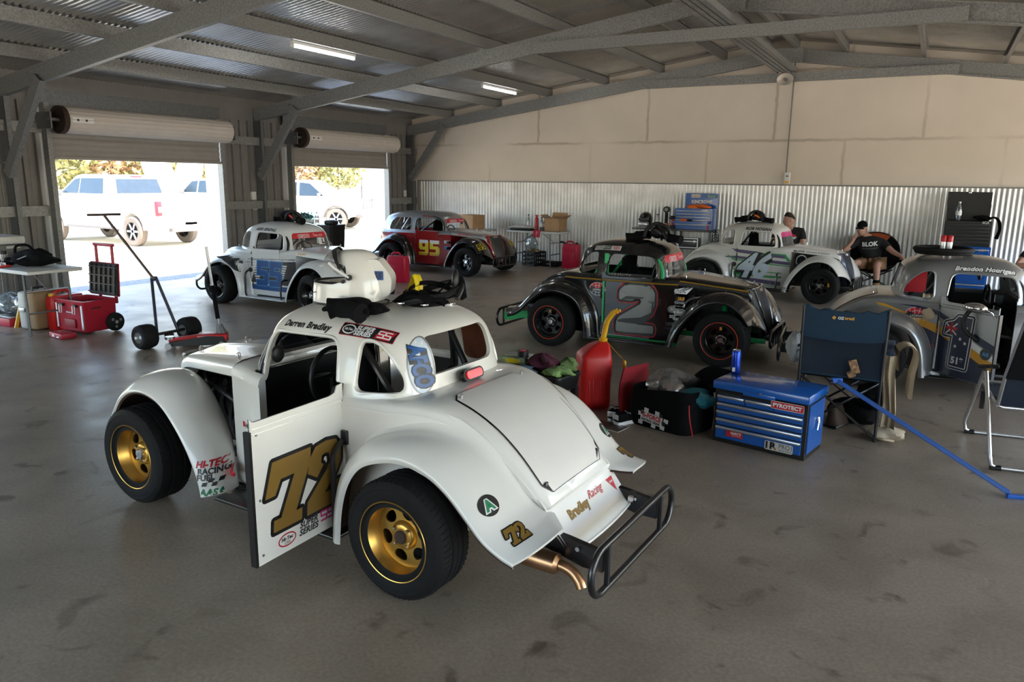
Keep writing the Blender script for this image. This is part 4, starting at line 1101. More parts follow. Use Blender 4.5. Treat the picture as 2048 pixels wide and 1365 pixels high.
NB = [(.05+.05*0, 0)] and rpoly([(-.225, .215), (.19, .215), (.19, .31), (.0, .31), (.16, .43), (.19, .52), (.19, .66), (.14, .73), (-.13, .73), (-.20, .66), (-.20, .56), (-.05, .56), (-.02, .585), (.045, .585), (.045, .535), (-.20, .375), (-.225, .32)], .025, 3)
c = lambda L: [(x-.0, z-.46) for x, z in L]
side(K, -1, 'race_number_outline', join2d(stroke2d(c(NB), .032), poly2d(c(NB))), -.01, .455, M['red_vinyl'], .0015)
side(K, -1, 'race_number_border', join2d(stroke2d(c(NB), .022), poly2d(c(NB))), -.01, .455, M['black_vinyl'], .003)
side(K, -1, 'race_number', poly2d(c(NB)), -.01, .455, M['grey_vinyl'], .0045)
side(K, -1, 'race_number_detail', join2d(poly2d([(-.18, .10), (-.12, .145), (.08, .145), (.06, .13), (-.02, .115), (-.16, .1)]), poly2d([(-.21, -.12), (-.15, -.1), (.05, -.07), (.16, -.01), (.165, .09), (.18, .12), (.185, -.02), (.1, -.13), (.0, -.145), (-.2, -.14)]), poly2d([(-.21, -.25), (.18, -.23), (.18, -.26), (-.21, -.265)])), -.01, .455, M['dkgrey_vinyl'], .006)
legends_logo(K, -1, -.463, .648, .09)
side(K, -1, 'sponsor_text', fit(text2d('JEMM', bold=0.088, shear=.2), .15, .055), .478, .70, M['white_vinyl'])
side(K, -1, 'sponsor_text', fit(text2d('J&B', bold=0.066, shear=.2), .08), .485, .628, M['orange_vinyl']); side(K, -1, 'sponsor_oval', poly2d(ell2d(.07, .02)), .475, .595, M['navy']); side(K, -1, 'sponsor_text', fit(text2d('Canvas', shear=.2), .1), .475, .595, M['white_vinyl'], .003); side(K, -1, 'sponsor_text', fit(text2d('TIE DOWN LINES'), .12), .47, .555, M['white_vinyl'])
side(K, -1, 'sponsor_oval', poly2d(rrect(.23, .075, .037)), .43, .495, M['grey_vinyl']); side(K, -1, 'sponsor_text', fit(text2d('Hot n Bor', shear=.3, bold=0.022), .17), .43, .497, M['white_vinyl'], .003)
side(K, -1, 'sponsor_text', fit(text2d('SERENITY', bold=0.022), .19), .432, .42, M['white_vinyl']); side(K, -1, 'sponsor_text', fit(text2d('TAYLORS', bold=0.044), .19), .393, .34, M['grey_vinyl']); side(K, -1, 'sponsor_text', fit(text2d('FREIGHT HIRE'), .19), .387, .292, M['purple_vinyl'])
roofside(K, -1, 'series_sticker', poly2d(rrect(.30, .062, .004)), -.405, 1.095, M['white_vinyl'])
roofside(K, -1, 'series_sticker_text', join2d(move2d(fit(text2d('SUPER', shear=.25, bold=0.0264), .09), .0, .014), move2d(fit(text2d('SERIES', shear=.25, bold=0.0264), .1), -.005, -.014), move2d(stroke2d(ell2d(.037, .022), .003), -.1, 0), move2d(fit(text2d('Hi-Tec', bold=0.022), .05), -.1, 0)), -.405, 1.095, M['black_vinyl'], .003)
roofside(K, -1, 'series_sticker_emblem', move2d(SS(.036), .1, 0), -.405, 1.095, M['red_vinyl'], .003)
MB().b2((-.36, -.452, .785), (.12, -.446, .83)).build('window_sill_panel', M['black_plastic'], R_, smooth=False)
decal('name_lettering', fit(text2d('SERENITY', bold=0.011, space=1.15), .25), (-.23, -.453, .806), (1, 0, 0), (0, 0, 1), M['grey_vinyl'], R_, None, .001)
b = MB(); L = []
for k in range(30):
    x = -.86+1.27*k/29
    h = None
    for q in K['bside'][:2]:
        r = q.ray_cast(Vector((x, -1, .752)), Vector((0, 1, 0)), 1)[0]
        if r and (h is None or r.y < h.y): h = r
    if h: L.append(h+Vector((0, -.002, 0)))
b.tube(L, .007, 6); b.tube([(.42+.66*k/10, -.447+.175*k/10*.94-.004, .79-.075*k/10) for k in range(11)], .007, 6)
b.build('gold_stripe', mat('gold_stripe', (.5, .28, .02), .3, .4), R_)
MB().tube(spline([(.50, -.40, .42), (.47, -.42, .5), (.52, -.42, .6), (.66, -.4, .64), (.8, -.38, .66), (.88, -.36, .7)], 5), .013, 8).build('engine_hose', M['steel'], R_)

# ---- 46, white with purple and green -----------------------------------------
K = car('46', 'white race car number 46 with purple and green stripes along the corrugated wall', (-2.274, 12.931, -.083), M['white46'], inner=M['terracotta'], seat_y=.05, surround=M['navy'], grille=M['navy'], gside=M['navy'])
def quad(*p): return poly2d([(a, c) for a, c in p])
def flank(name, P, m, lift): side(K, -1, name, poly2d(P), 0, 0, m, lift, label=None)
def sides(P, dz=.03): return [(x, z+dz) for x, z in P]
G, P_ = M['green_vinyl'], M['purple_vinyl']
flank('stripe', sides([(-.50, .715), (-.42, .66), (.345, .60), (.375, .575), (.33, .62), (-.1, .69)]), P_, .002)
flank('stripe', sides([(-.52, .72), (.10, .66), (.33, .655), (.36, .61), (-.35, .655)]), P_, .0025)
flank('stripe', sides([(-.69, .585), (-.40, .605), (.41, .55), (.41, .50), (-.35, .555)]), P_, .002)
flank('stripe', sides([(-.60, .64), (-.45, .555), (.41, .49), (.41, .475), (-.47, .535)]), G, .003)
flank('stripe', sides([(.10, .675), (.34, .67), (.41, .575), (.41, .56), (.37, .56), (.32, .652), (.10, .66)]), G, .003)
flank('stripe', sides([(-.57, .40), (.30, .375), (.30, .362), (-.57, .388)]), G, .002)
flank('stripe', sides([(-.58, .345), (-.5, .32), (.30, .32), (.30, .29), (-.42, .29)]), G, .002)
flank('stripe', sides([(-.45, .285), (.30, .235), (.30, .17), (-.2, .21), (-.35, .24)]), P_, .002)
flank('stripe', sides([(-.30, .205), (.30, .155), (.30, .145), (-.35, .2)]), G, .002)
T46 = lambda bd: fit(text2d('46', bold=bd, shear=.45), .52+bd*1.2, .40+bd*1.2)
side(K, -1, 'race_number_glow', move2d(T46(.085), -.012, -.012), -.13, .50, G, .0045); side(K, -1, 'race_number_outline', T46(.075), -.13, .50, M['black_vinyl'], .006); side(K, -1, 'race_number', T46(.02), -.13, .50, M['pale_blue'], .0075)
roofside(K, -1, 'driver_name', fit(text2d('ROB HOGAN', shear=.15, bold=0.0264), .40, .06), -.13, 1.075, M['black_vinyl'])
side(K, -1, 'sponsor_text', fit(text2d('BLOK', bold=0.06), .165, .034), .53, .757, M['black_vinyl']); side(K, -1, 'sponsor_text', move2d(fit(text2d('Kitchens & Joinery', bold=0.044), .33, .032), a=-.06), .79, .738, M['grey_vinyl'])
decal('sponsor_text', join2d(move2d(fit(text2d('ARMOR', shear=.3, bold=0.044), .14), 0, .012), move2d(fit(text2d('Race Coatings', shear=.3), .17), 0, -.014)), (.40, -.60, .185), (.9, -.43, 0), (0, 0, 1), P_, K['root'], bvh_of(FF[-1]), .002, .03)
MB().tube([(.56+.08*math.cos(2*PI*k/24), -.36, .60+.09*math.sin(2*PI*k/24)) for k in range(24)], .009, 6, True).build('engine_hose', M['white_vinyl'], K['root'])
for w in [c for c in K['root'].children if c.name.startswith('wheel')]:
    MB().box((-.13, .075, .03), (.03, .012, .06), bev=.004).build('rim_weight', M['orange_vinyl'], w)
decal('windshield_banner', poly2d([(-.325, .955), (.325, .955), (.308, 1.03), (-.308, 1.03)]), (.4, 0, 0), (0, 1, 0), (0, 0, 1), M['pink_vinyl'], K['root'], K['bcab'], .001, .05, 'faded pink banner')

# ---- 55, white and blue -------------------------------------------------------
K = car('55', 'white and blue race car number 55 parked beside the roller doors', (-7.944, 8.081, -.045), M['white55'], seat_y=.1, banner=True, steer=-.22, step=M['white55'], surround=M['white55'])
R_ = K['root']
flank('dark_panel', sides([(-.30, .60), (.41, .62), (.41, .29), (-.46, .30), (-.43, .24), (.35, .22), (.41, .4)][:4]), M['dkgrey_vinyl'], .002)
for i in range(9): flank('grid_bar', sides([(-.44+.012*i, .60-.034*i), (-.27, .60-.034*i), (-.27, .58-.034*i), (-.44+.012*i, .58-.034*i)]), M['white_vinyl'], .003)
for i in range(9): flank('grid_bar', sides([(.18-.005*i, .57-.032*i), (.27-.012*i, .57-.032*i), (.265-.012*i, .55-.032*i), (.18-.005*i, .55-.032*i)]), M['white_vinyl'], .003)
flank('blue_band', sides([(-.49, .27), (.36, .27), (.36, .20), (-.49, .20)]), M['blue_vinyl'], .003)
for x in (-.50, -.46): side(K, -1, 'grid_line', stroke2d([(x, .62), (x, .32)], .003, False), 0, 0, M['navy'], .003)
side(K, -1, 'grid_line', join2d(stroke2d([(-.55, .605), (.41, .655)], .003, False), stroke2d([(-.5, .65), (.41, .69)], .003, False), *[stroke2d([(x, .6), (x, .68)], .003, False) for x in (-.4, -.2, 0., .2, .38)]), 0, 0, M['navy'], .0025)
def n55(sx): return [place(B5, sx, .285, .235, .345, .10)]
for sx in (-.335, -.075):
    P5 = n55(sx)[0]
    side(K, -1, 'race_number_outline', join2d(stroke2d(P5, .012), poly2d(P5)), 0, .01, M['lightblue_vinyl'], .005); side(K, -1, 'race_number', poly2d(P5), 0, .01, M['blue_vinyl'], .0065)
roofside(K, -1, 'driver_name', fit(text2d('ASKR SENDALL', shear=.35, bold=0.0264), .40, .05), -.21, 1.075, M['navy'])
side(K, -1, 'sponsor_text', fit(text2d('Cometic', shear=.3, bold=0.022), .13), .50, .77, M['orange_vinyl'])
decal('dark_flash', poly2d([(-.92, .665), (-.80, .69), (-.66, .67), (-.60, .60), (-.53, .47), (-.60, .50), (-.72, .575)]), (0, -.8, 0), (1, 0, 0), (0, 0, 1), M['dkgrey_vinyl'], R_, bvh_of(RF[-1]), .002, .03)
decal('windscreen_sticker', poly2d([(0, 0), (.12, 0), (.12, .09), (.0, .09)]), (.4, .13, .855), (0, 1, 0), (0, 0, 1), M['white_vinyl'], R_, K['bcab'], .001)
decal('windscreen_sticker_letter', join2d(poly2d([(.06, .01), (.08, .01), (.08, .08), (.06, .08)]), poly2d([(.06, .01), (.115, .01), (.115, .03), (.06, .03)])), (.4, .13, .855), (0, 1, 0), (0, 0, 1), M['navy'], R_, K['bcab'], .002)
decal('seat_badge', fit(text2d('KIRKEY', bold=0.044), .12), (-.2, -.04, .9), (1, 0, 0), (0, 0, 1), M['red_vinyl'], R_)

# ---- 95, red and silver sedan ---------------------------------------------------
K = car('95', 'red and silver long-roofed race car number 95 with black fenders in the far corner', (-8.496, 12.742, -.047), M['red_paint'], upper=M['silver_paint'], fender=M['black_paint'], sedan=True, seat_y=.1, banner=True, steer=-.05, surround=M['red_paint'], gside=M['red_paint'], nerf=False)
R_ = K['root']
for P, x in (((B9, B9H), -.335), ((B5,), -.07)):
    L = [place(q, x, .32, .235, .30, .02) for q in P]
    side(K, -1, 'race_number', poly2d(*L), 0, 0, M['yellow_vinyl'], .002)
    top = [(x+.0, .56), (x+.245, .56), (x+.245, .625), (x+.0, .625)]
    side(K, -1, 'race_number_top', poly2d(place([(0.05, .80), (.95, .80), (.95, 1), (.05, 1)], x, .32, .235, .30, .02)), 0, 0, M['white_vinyl'], .0035)
    side(K, -1, 'race_number_foot', poly2d(place([(0.02, 0), (.86, 0), (.98, .1), (.98, .14), (.02, .14)], x, .32, .235, .30, .02)), 0, 0, M['orange_vinyl'], .0035)
for z, m in ((.60, 'white_vinyl'), (.49, 'lightblue_vinyl')):
    side(K, -1, 'sponsor_panel', poly2d(rrect(.15, .055, .006)), .34, z, M[m]); side(K, -1, 'sponsor_text', fit(text2d('VanGuard' if z > .55 else 'TYREPOWER', bold=0.022), .12), .34, z, M['navy'], .003)
decal('sponsor_text', fit(text2d('RED WHEELIN', bold=0.0264), .26, .035), (.68, -.5, .752), (1, 0, 0), (0, 0, 1), M['red_vinyl'], R_, K['bside'], .002)
for s in (1, -1):
    N = (.8, 0, .6); up = (-.6, 0, .8); c0 = (1.22, s*.54, .60)
    L95 = [place(B9, -.085, -.055, .075, .11), place(B5, .01, -.055, .075, .11)]
    onfender(K, 'small_number_panel', poly2d(rrect(.19, .13, .004)), c0, N, up, M['yellow_vinyl']); onfender(K, 'small_number', join2d(poly2d(L95[0], place(B9H, -.085, -.055, .075, .11)), poly2d(L95[1])), c0, N, up, M['black_vinyl'], .003)
roofside(K, -1, 'roof_flash', poly2d([(-.17, -.012), (.17, -.012), (.17, .012), (-.17, .012)]), -.15, 1.085, M['red_paint'])
for x in (-.98, -.78): MB().tube([(x-.06, -.40, .80), (x+.10, -.34, 1.06)], .012, 6).build('window_bar', M['alu'], R_)

# ---- 1, silver and navy ---------------------------------------------------------
K = car('1', 'silver race car number 1 with navy flank and door ajar behind the camp chair', (.50, 8.09, .10), M['silver_paint'], rdoor=math.radians(48), seat_y=.05, nerf=False, steer=0)
R_ = K['root']; d = K['door-1']; bs = K['bside']
side(K, -1, 'navy_flank', poly2d([(-.72, .64), (-.42, .50), (-.42, .17), (-.64, .17), (-.62, .40)]), 0, 0, M['navy'], .0015); side(K, -1, 'orange_stripe', poly2d([(-.95, .74), (-.86, .735), (-.42, .575), (-.42, .505), (-.70, .62)]), 0, 0, M['orange_vinyl'], .0025)
side(K, -1, 'navy_stripe', poly2d([(-.76, .745), (-.62, .725), (-.42, .66), (-.42, .70), (-.6, .742)]), 0, 0, M['navy'], .0025); legends_logo(K, -1, -.60, .655, .09)
side(K, -1, 'sponsor_text', fit(text2d('OAMES', space=1.2), .16), -.52, .39, M['red_vinyl'], .003)
def od(name, t, m, lift=.001): return decal(name, t, (0, -.0102, 0), (1, 0, 0), (0, 0, 1), m, d, None, lift)
od('navy_flank', poly2d([(0, .16), (.556, .16), (.556, .29), (0, .52)]), M['navy'], .0006); od('orange_stripe', poly2d([(0, .585), (0, .515), (.556, .28), (.556, .36)]), M['orange_vinyl'], .0012); od('white_stripe', poly2d([(.15, .53), (.556, .36), (.556, .41), (.18, .58)]), M['white_vinyl'], .0012)
od('navy_stripe', poly2d([(0, .70), (0, .655), (.556, .43), (.556, .50)]), M['navy'], .0014)
ONE = [(.075, .52), (.085, .615), (.165, .645), (.20, .69), (.335, .69), (.315, .255), (.155, .255), (.165, .52)]
od('race_number_border', join2d(stroke2d(ONE, .030), poly2d(ONE)), M['white_vinyl'], .002); od('race_number_inner_border', join2d(stroke2d(ONE, .024), poly2d(ONE)), M['navy'], .003); od('race_number_line', join2d(stroke2d(ONE, .008), poly2d(ONE)), M['white_vinyl'], .004); od('race_number', poly2d(ONE), M['navy'], .005)
od('flag_red', join2d(poly2d([(.09, .565), (.20, .565), (.20, .59), (.09, .59)]), poly2d([(.135, .53), (.155, .53), (.155, .63), (.135, .63)])), M['red_vinyl'], .0065); od('flag_white', join2d(stroke2d([(.095, .53), (.195, .625)], .006, False), stroke2d([(.095, .61), (.195, .53)], .006, False)), M['white_vinyl'], .006)
od('stars', join2d(*[poly2d([(x+r*math.cos(k*PI/7+.2), z+r*math.sin(k*PI/7+.2)) for k in range(14) for r in [(.018 if k % 2 else .008)]]) for x, z in ((.29, .60), (.24, .50), (.20, .43), (.29, .47))]), M['white_vinyl'], .006); od('small_number', fit(text2d('51*', bold=0.066), .12), M['white_vinyl'], .006)
for c_ in [c for c in d.children if c.name.startswith('small_number')]: c_.location = (.235, 0, .31)
od('round_sticker', poly2d(ell2d(.05, .05, 24, .49, .42)), M['dkgrey_vinyl'], .0035); od('round_sticker_mark', join2d(move2d(fit(text2d('AG', bold=0.044), .06), .49, .42)), M['lightblue_vinyl'], .0045)
roofside(K, -1, 'driver_name_shadow', fit(text2d('Brendon Hourigan', shear=.35, bold=0.07), .475, .075), -.11, 1.07, M['black_vinyl'], .0015); roofside(K, -1, 'driver_name', fit(text2d('Brendon Hourigan', shear=.35, bold=0.0484), .46, .062), -.11, 1.07, M['white_vinyl'], .003)
b = MB(); b.ell((.40, -.09, .80), (.10, .06, .042), Matrix.Rotation(.2, 3, 'Z')); mm = b.build('wing_mirror', M['chrome'], d)
MB().tube([(.50, -.09, .80), (.53, -.05, .77), (.53, -.01, .72)], .006).build('mirror_stalk', M['chrome'], mm)
MB().tube(spline([(.36, -.01, .8), (.33, -.07, .75), (.31, -.09, .66), (.34, -.07, .58), (.40, -.01, .52)], 5), .018, 8).build('pull_strap', M['black_plastic'], d)
MB().b2((-.30, -.30, .45), (.1, .3, .8)).build('red_panel', M['red_paint'], R_, smooth=False) if False else None
b = MB(); b.plate([[(-.78, .79), (-.5, .79), (-.5, 1.06), (-.56, 1.06)]], .01, Matrix.Translation((0, .05, 0)) @ XZ); b.build('seat_net', M['red_vinyl'], R_, smooth=False)
MB().cyl((-.42, -.515, .19), (-.42, -.515, .62), .008, n=8).build('hinge_rod', M['steel'], R_)
# ------------------------------------------------------------------ helpers for soft things
def cloth_lump(b, c, r, seed, amp=.25, rot=None, nu=20, nv=12, flat=None):
    """a crumpled heap"""
    rg = random.Random(seed); ph = [(rg.uniform(0, 6.3), rg.randint(2, 5), rg.randint(1, 4)) for _ in range(6)]
    rings = []; Mx = Matrix.Translation(Vector(c)) @ (rot.to_4x4() if rot is not None else Matrix())
    for i in range(nv+1):
        a = PI*i/nv; L = []
        for k in range(nu):
            t = 2*PI*k/nu
            e = 1+amp*sum(math.sin(p+m*t+n*a) for p, m, n in ph)/2.6*math.sin(a)
            p = Vector((r[0]*math.sin(a)*math.cos(t)*e, r[1]*math.sin(a)*math.sin(t)*e, -r[2]*math.cos(a)*(1+.3*amp*math.sin(3*t+a*2))))
            if flat is not None: p.z = max(p.z, flat)
            L.append(Mx @ p)
        rings.append(L)
    b.loft(rings, True); return b
def drape(b, L, w, pts_wave=.012, n=10, seed=0, th=.006):
    """strip of cloth following the path L, width vector w, with folds"""
    rg = random.Random(seed); P = spline(L, 6); w = Vector(w); rows = []; ph = rg.uniform(0, 6)
    for i, p in enumerate(P):
        d = (P[min(i+1, len(P)-1)]-P[max(i-1, 0)]).normalized(); nr = d.cross(w.normalized())
        t = i/(len(P)-1)
        rows.append([p+w*(k/n-.5)*(1+.06*math.sin(5*t+k))+nr*pts_wave*(.4+t)*math.sin(ph+k*1.9+t*2) for k in range(n+1)])
    b.loft(rows, False); b.loft([[q-(P[min(i+1, len(P)-1)]-P[max(i-1, 0)]).normalized().cross(w.normalized())*th for q in r][::-1] for i, r in enumerate(rows)], False); return b
def glove(b, c, a, k=1., seed=0):
    """a limp glove: cuff, palm and five fingers"""
    rg = random.Random(seed); M0 = Matrix.Translation(Vector(c)) @ Matrix.Rotation(a, 4, 'Z'); b.at(M0)
    b.tube(spline([(-.14*k, 0, .022), (-.08*k, .005, .03), (0, 0, .03), (.05*k, 0, .024)], 4), [.05*k, .048*k, .044*k, .042*k, .04*k, .041*k, .044*k, .047*k, .048*k, .047*k, .045*k, .042*k, .036*k], 10)
    for i in range(4):
        y = (-.036+.024*i)*k; l = (.07, .085, .08, .06)[i]*k; b.tube(spline([(.04*k, y, .024), (.04*k+l*.6, y*1.25, .03+rg.uniform(-.006, .012)), (.04*k+l, y*1.3+rg.uniform(-.01, .01), .018)], 3), [.0135*k]*5+[.012*k, .009*k], 7)
    b.tube(spline([(.0, -.04*k, .026), (.035*k, -.075*k, .028), (.06*k, -.085*k, .02)], 3), [.015*k]*5+[.012*k, .009*k], 7); b.at(Matrix())
mk('blue_chest', (.008, .10, .42), .22, coat=.5, var=.04); mk('blue_can', (.01, .05, .4), .2, .6); mk('navy_cloth', (.006, .028, .06), .85, bump=.3, bs=150); mk('navy_dark', (.005, .012, .026), .9, bump=.3, bs=150)
mk('blue_bar', (.008, .09, .4), .3); mk('grey_bag', (.25, .26, .27), .6); mk('maroon_cloth', (.07, .012, .03), .95, bump=.4, bs=90); mk('green_cloth', (.25, .4, .14), .95, bump=.4, bs=90); mk('tan_case', (.25, .16, .08), .7); mk('case_grey', (.5, .5, .47), .5)
mk('cooler_white', (.6, .6, .58), .5); mk('cooler_grey', (.16, .16, .16), .5); mk('paper', (.6, .58, .54), .6); mk('orange_plastic', (.75, .14, .01), .4); mk('teal', (.02, .16, .2), .4); mk('brass', (.35, .22, .05), .4, .5); mk('leather_tan', (.3, .17, .06), .8)
mk('red_case', (.42, .012, .03), .4); mk('orange_cloth', (.4, .08, .02), .85); mk('chest_black', (.012, .012, .013), .35); mk('drink_green', (.08, .45, .32), .3); mk('light_blue', (.02, .3, .6), .4)

# ---- blue tool chest, can, bag, shoes -------------------------------------------
def tool_chest(name, label, loc, rz, w, d, h, body, front, handle, rows, lid='closed', lidh=.06):
    t = thing(name, label, 'tool chest', loc, rz)
    b = MB(); b.b2((0, .008, 0), (w, d, h-lidh), .004); b.build('cabinet', body, t, smooth=False)
    z1 = h-lidh-.035; rh = (z1-.03)/sum(r[1] for r in rows)
    z = z1
    for n, k in rows:
        for i in range(n):
            x0 = .022+(w-.044)*i/n; x1 = .022+(w-.044)*(i+1)/n
            dd = MB().b2((x0+.003, -.004, z-k*rh+.004), (x1-.003, .02, z-.004), .003).build('drawer', front, t, smooth=False)
            MB().box(((x0+x1)/2, -.012, z-.014), (x1-x0-.008, .018, .02), bev=.006).build('drawer_handle', handle, dd)
        z -= k*rh
    return t
T = tool_chest('tool_chest', 'glossy blue tool chest with red maker badge and a can standing on its closed lid', (-1.209, 5.148, 0), math.atan2(-.114, .629), .64, .34, .445, M['black_metal'], M['blue_chest'], M['alu'], [(3, 1), (1, 1), (1, 1), (1, 1), (1, 1.75)])
b = MB(); b.b2((-.012, -.018, .385), (.652, .372, .445), .012); b.box((.32, -.018, .39), (.22, .012, .03), bev=.004); b.build('lid', M['blue_chest'], T)
MB().b2((.641, .03, .04), (.646, .33, .37)).build('side_panel', M['blue_chest'], T, smooth=False); MB().b2((-.006, .03, .04), (-.001, .33, .37)).build('side_panel', M['blue_chest'], T, smooth=False)
b = MB(); b.cyl((.645, .20, .25), (.655, .20, .25), .022, n=14)
for s in (-1, 1): b.tube([(.655, .20, .26), (.66, .20+s*.012, .23), (.66, .20+s*.03, .18)], .005, 6)
b.build('padlock_and_keys', M['chrome'], T); MB().cyl((.33, -.026, .405), (.33, -.016, .405), .008, n=12).build('lid_lock', M['chrome'], T)
def fr(name, t, x, z, m, lift): return decal(name, t, (x, -.006, z), (1, 0, 0), (0, 0, 1), m, T, None, lift)
fr('maker_badge', poly2d(rrect(.215, .05, .006)), .515, .353, M['red_vinyl'], .02); fr('badge_border', stroke2d(rrect(.215, .05, .006), .002), .515, .353, M['paper'], .0205); fr('badge_text', fit(text2d('PYROTECT', bold=.05), .19, .028), .515, .353, M['white_vinyl'], .021)
fr('chest_name', fit(text2d('SUPER SERIES', bold=.02, shear=.3), .17, .018), .12, .362, M['dkgrey_vinyl'], .016)
fr('red_sticker', poly2d(rrect(.12, .045, .002)), .165, .082, M['red_vinyl'], .003); fr('red_sticker_text', join2d(move2d(fit(text2d("GARY'S", bold=.03), .075), .01, .007), move2d(fit(text2d('RACE PARTS'), .06), .015, -.01)), .165, .082, M['white_vinyl'], .004)
fr('logo_sticker', poly2d(rrect(.19, .062, .012)), .475, .062, M['paper'], .003); fr('logo_mark', move2d(fit(text2d('1R', bold=.05), .075, .05), -.05, .002), .475, .062, M['black_vinyl'], .004); fr('logo_accent', poly2d([(-.03, -.024), (-.018, -.024), (-.028, -.008), (-.04, -.008)]), .475, .062, M['orange_vinyl'], .005); fr('logo_text', join2d(move2d(fit(text2d('PRO1'), .085, .033), .045, .009), move2d(fit(text2d('RACE PARTS'), .085, .014), .045, -.019)), .475, .062, M['dkgrey_vinyl'], .004)
t = thing('drink_can', 'tall blue drink can standing on the closed blue tool chest', 'can', (-1.135, 5.41, .4455))
b = MB(); b.lathe([(.0, .004), (.024, .0), (.031, .008), (.033, .02), (.033, .145), (.029, .158), (.026, .165)], n=32); b.build('can_body', M['blue_can'], t)
MB().lathe([(.026, .163), (.0275, .168), (.025, .168), (.023, .163), (0, .163)], n=28).build('can_rim', M['alu'], t); MB().box((.0, .004, .1655), (.012, .02, .002)).build('pull_tab', M['alu'], t)
decal('barcode_label', poly2d(rrect(.02, .03, .002)), (-.006, -.034, .03), (1, .15, 0), (0, 0, 1), M['paper'], t)

t = thing('gear_bag', 'open black racing gear bag with checkered patch, beside the blue tool chest', 'bag', (-1.565, 5.335, 0), math.radians(-20))
b = MB(); rings = []
for z, k in ((0, .93), (.02, 1.), (.1, 1.02), (.2, 1.), (.28, .97), (.30, .95)):
    rings.append([Vector((p[0]*k, p[1]*k+.02*math.sin(6*p[0]), z+(.02*math.sin(9*p[0]) if z > .25 else 0))) for p in rrect(.54, .38, .1, 6)])
rings += [[Vector((p.x*.95, p.y*.94, p.z)) for p in rings[-1]], [Vector((p.x*.9, p.y*.9, .1)) for p in rings[-1]]]
b.loft(rings, True, True, True); b.build('bag_body', M['fabric_black'], t)
b = MB(); b.loft([[Vector((-.29+dx-.02*math.sin(PI*v), y*(1-.25*v*v), .03+.36*v)) for y in [(-.19+.38*j/8) for j in range(9)]] for v in [i/8 for i in range(9)] for dx in [(-.05-.02*v)]], False); b.loft([[Vector((-.28+dx-.02*math.sin(PI*v), y*(1-.25*v*v), .03+.36*v)) for y in [(.19-.38*j/8) for j in range(9)]] for v in [i/8 for i in range(9)] for dx in [(-.05-.02*v)]], False)
b.build('end_flap', [mat('bag_red', (.3, .008, .015), .8, bump=.3)], t, recalc=False)
b = MB(); b.loft([[Vector((x+.16*v, .18+.10*v, .28+.16*math.sin(v*1.5))) for x in (-.02, .06, .14, .22, .30)] for v in [i/8 for i in range(9)]], False); b.loft([[Vector((x+.16*v, .19+.10*v, .27+.16*math.sin(v*1.5))) for x in (.30, .22, .14, .06, -.02)] for v in [i/8 for i in range(9)]], False); b.build('lid_flap', M['fabric_black'], t, recalc=False)
MB().tube(spline([(.28, -.18, .25), (.3, -.19, .15), (.32, -.17, .03)], 5), .004, 6).build('piping', M['red_vinyl'], t)
def bg(name, tt, x, z, m, lift): return decal(name, tt, (x, -.205, z), (1, 0, 0), (0, .02, 1), m, t, None, lift)
bg('patch', move2d(poly2d(rrect(.20, .075, .004)), a=-.08), -.02, .085, M['white_vinyl'], .004); bg('patch_check', join2d(*[move2d(poly2d(rrect(.04, .03, .001)), x, z, 1, -.08) for x, z in ((-.12, .02), (-.05, .055), (.05, .05), (.13, .01), (-.1, -.045), (.02, -.05), (.1, -.045))]), -.02, .085, M['white_vinyl'], .003); bg('patch_check_dark', join2d(*[move2d(poly2d(rrect(.03, .025, .001)), x, z, 1, -.08) for x, z in ((.11, -.01), (-.085, .03), (.085, .04))]), -.02, .085, M['black_vinyl'], .0045)
bg('patch_title', move2d(fit(text2d('G-FORCE', bold=.04), .17, .038), .0, .013, 1, -.08), -.02, .085, M['red_vinyl'], .005); bg('patch_text', move2d(fit(text2d('RACING GEAR', bold=.03), .17, .02), -.005, -.022, 1, -.08), -.02, .085, M['black_vinyl'], .005)
b = MB(); cloth_lump(b, (-1.60, 5.40, .27), (.17, .12, .13), 5, .5, nu=34, nv=22); tag(b.build('plastic_wrap', clear_mat('bubble_wrap', (.9, .88, .86), .15, .15, .35, (.5, .46, .42)), angle=20), 'crumpled clear plastic wrap stuffed in the open gear bag', 'plastic wrap')
b = MB(); cloth_lump(b, (-1.36, 5.27, .25), (.12, .10, .075), 9, .4); tag(b.build('blue_cloth', M['teal']), 'dark teal cloth tucked in the right end of the open gear bag', 'cloth')

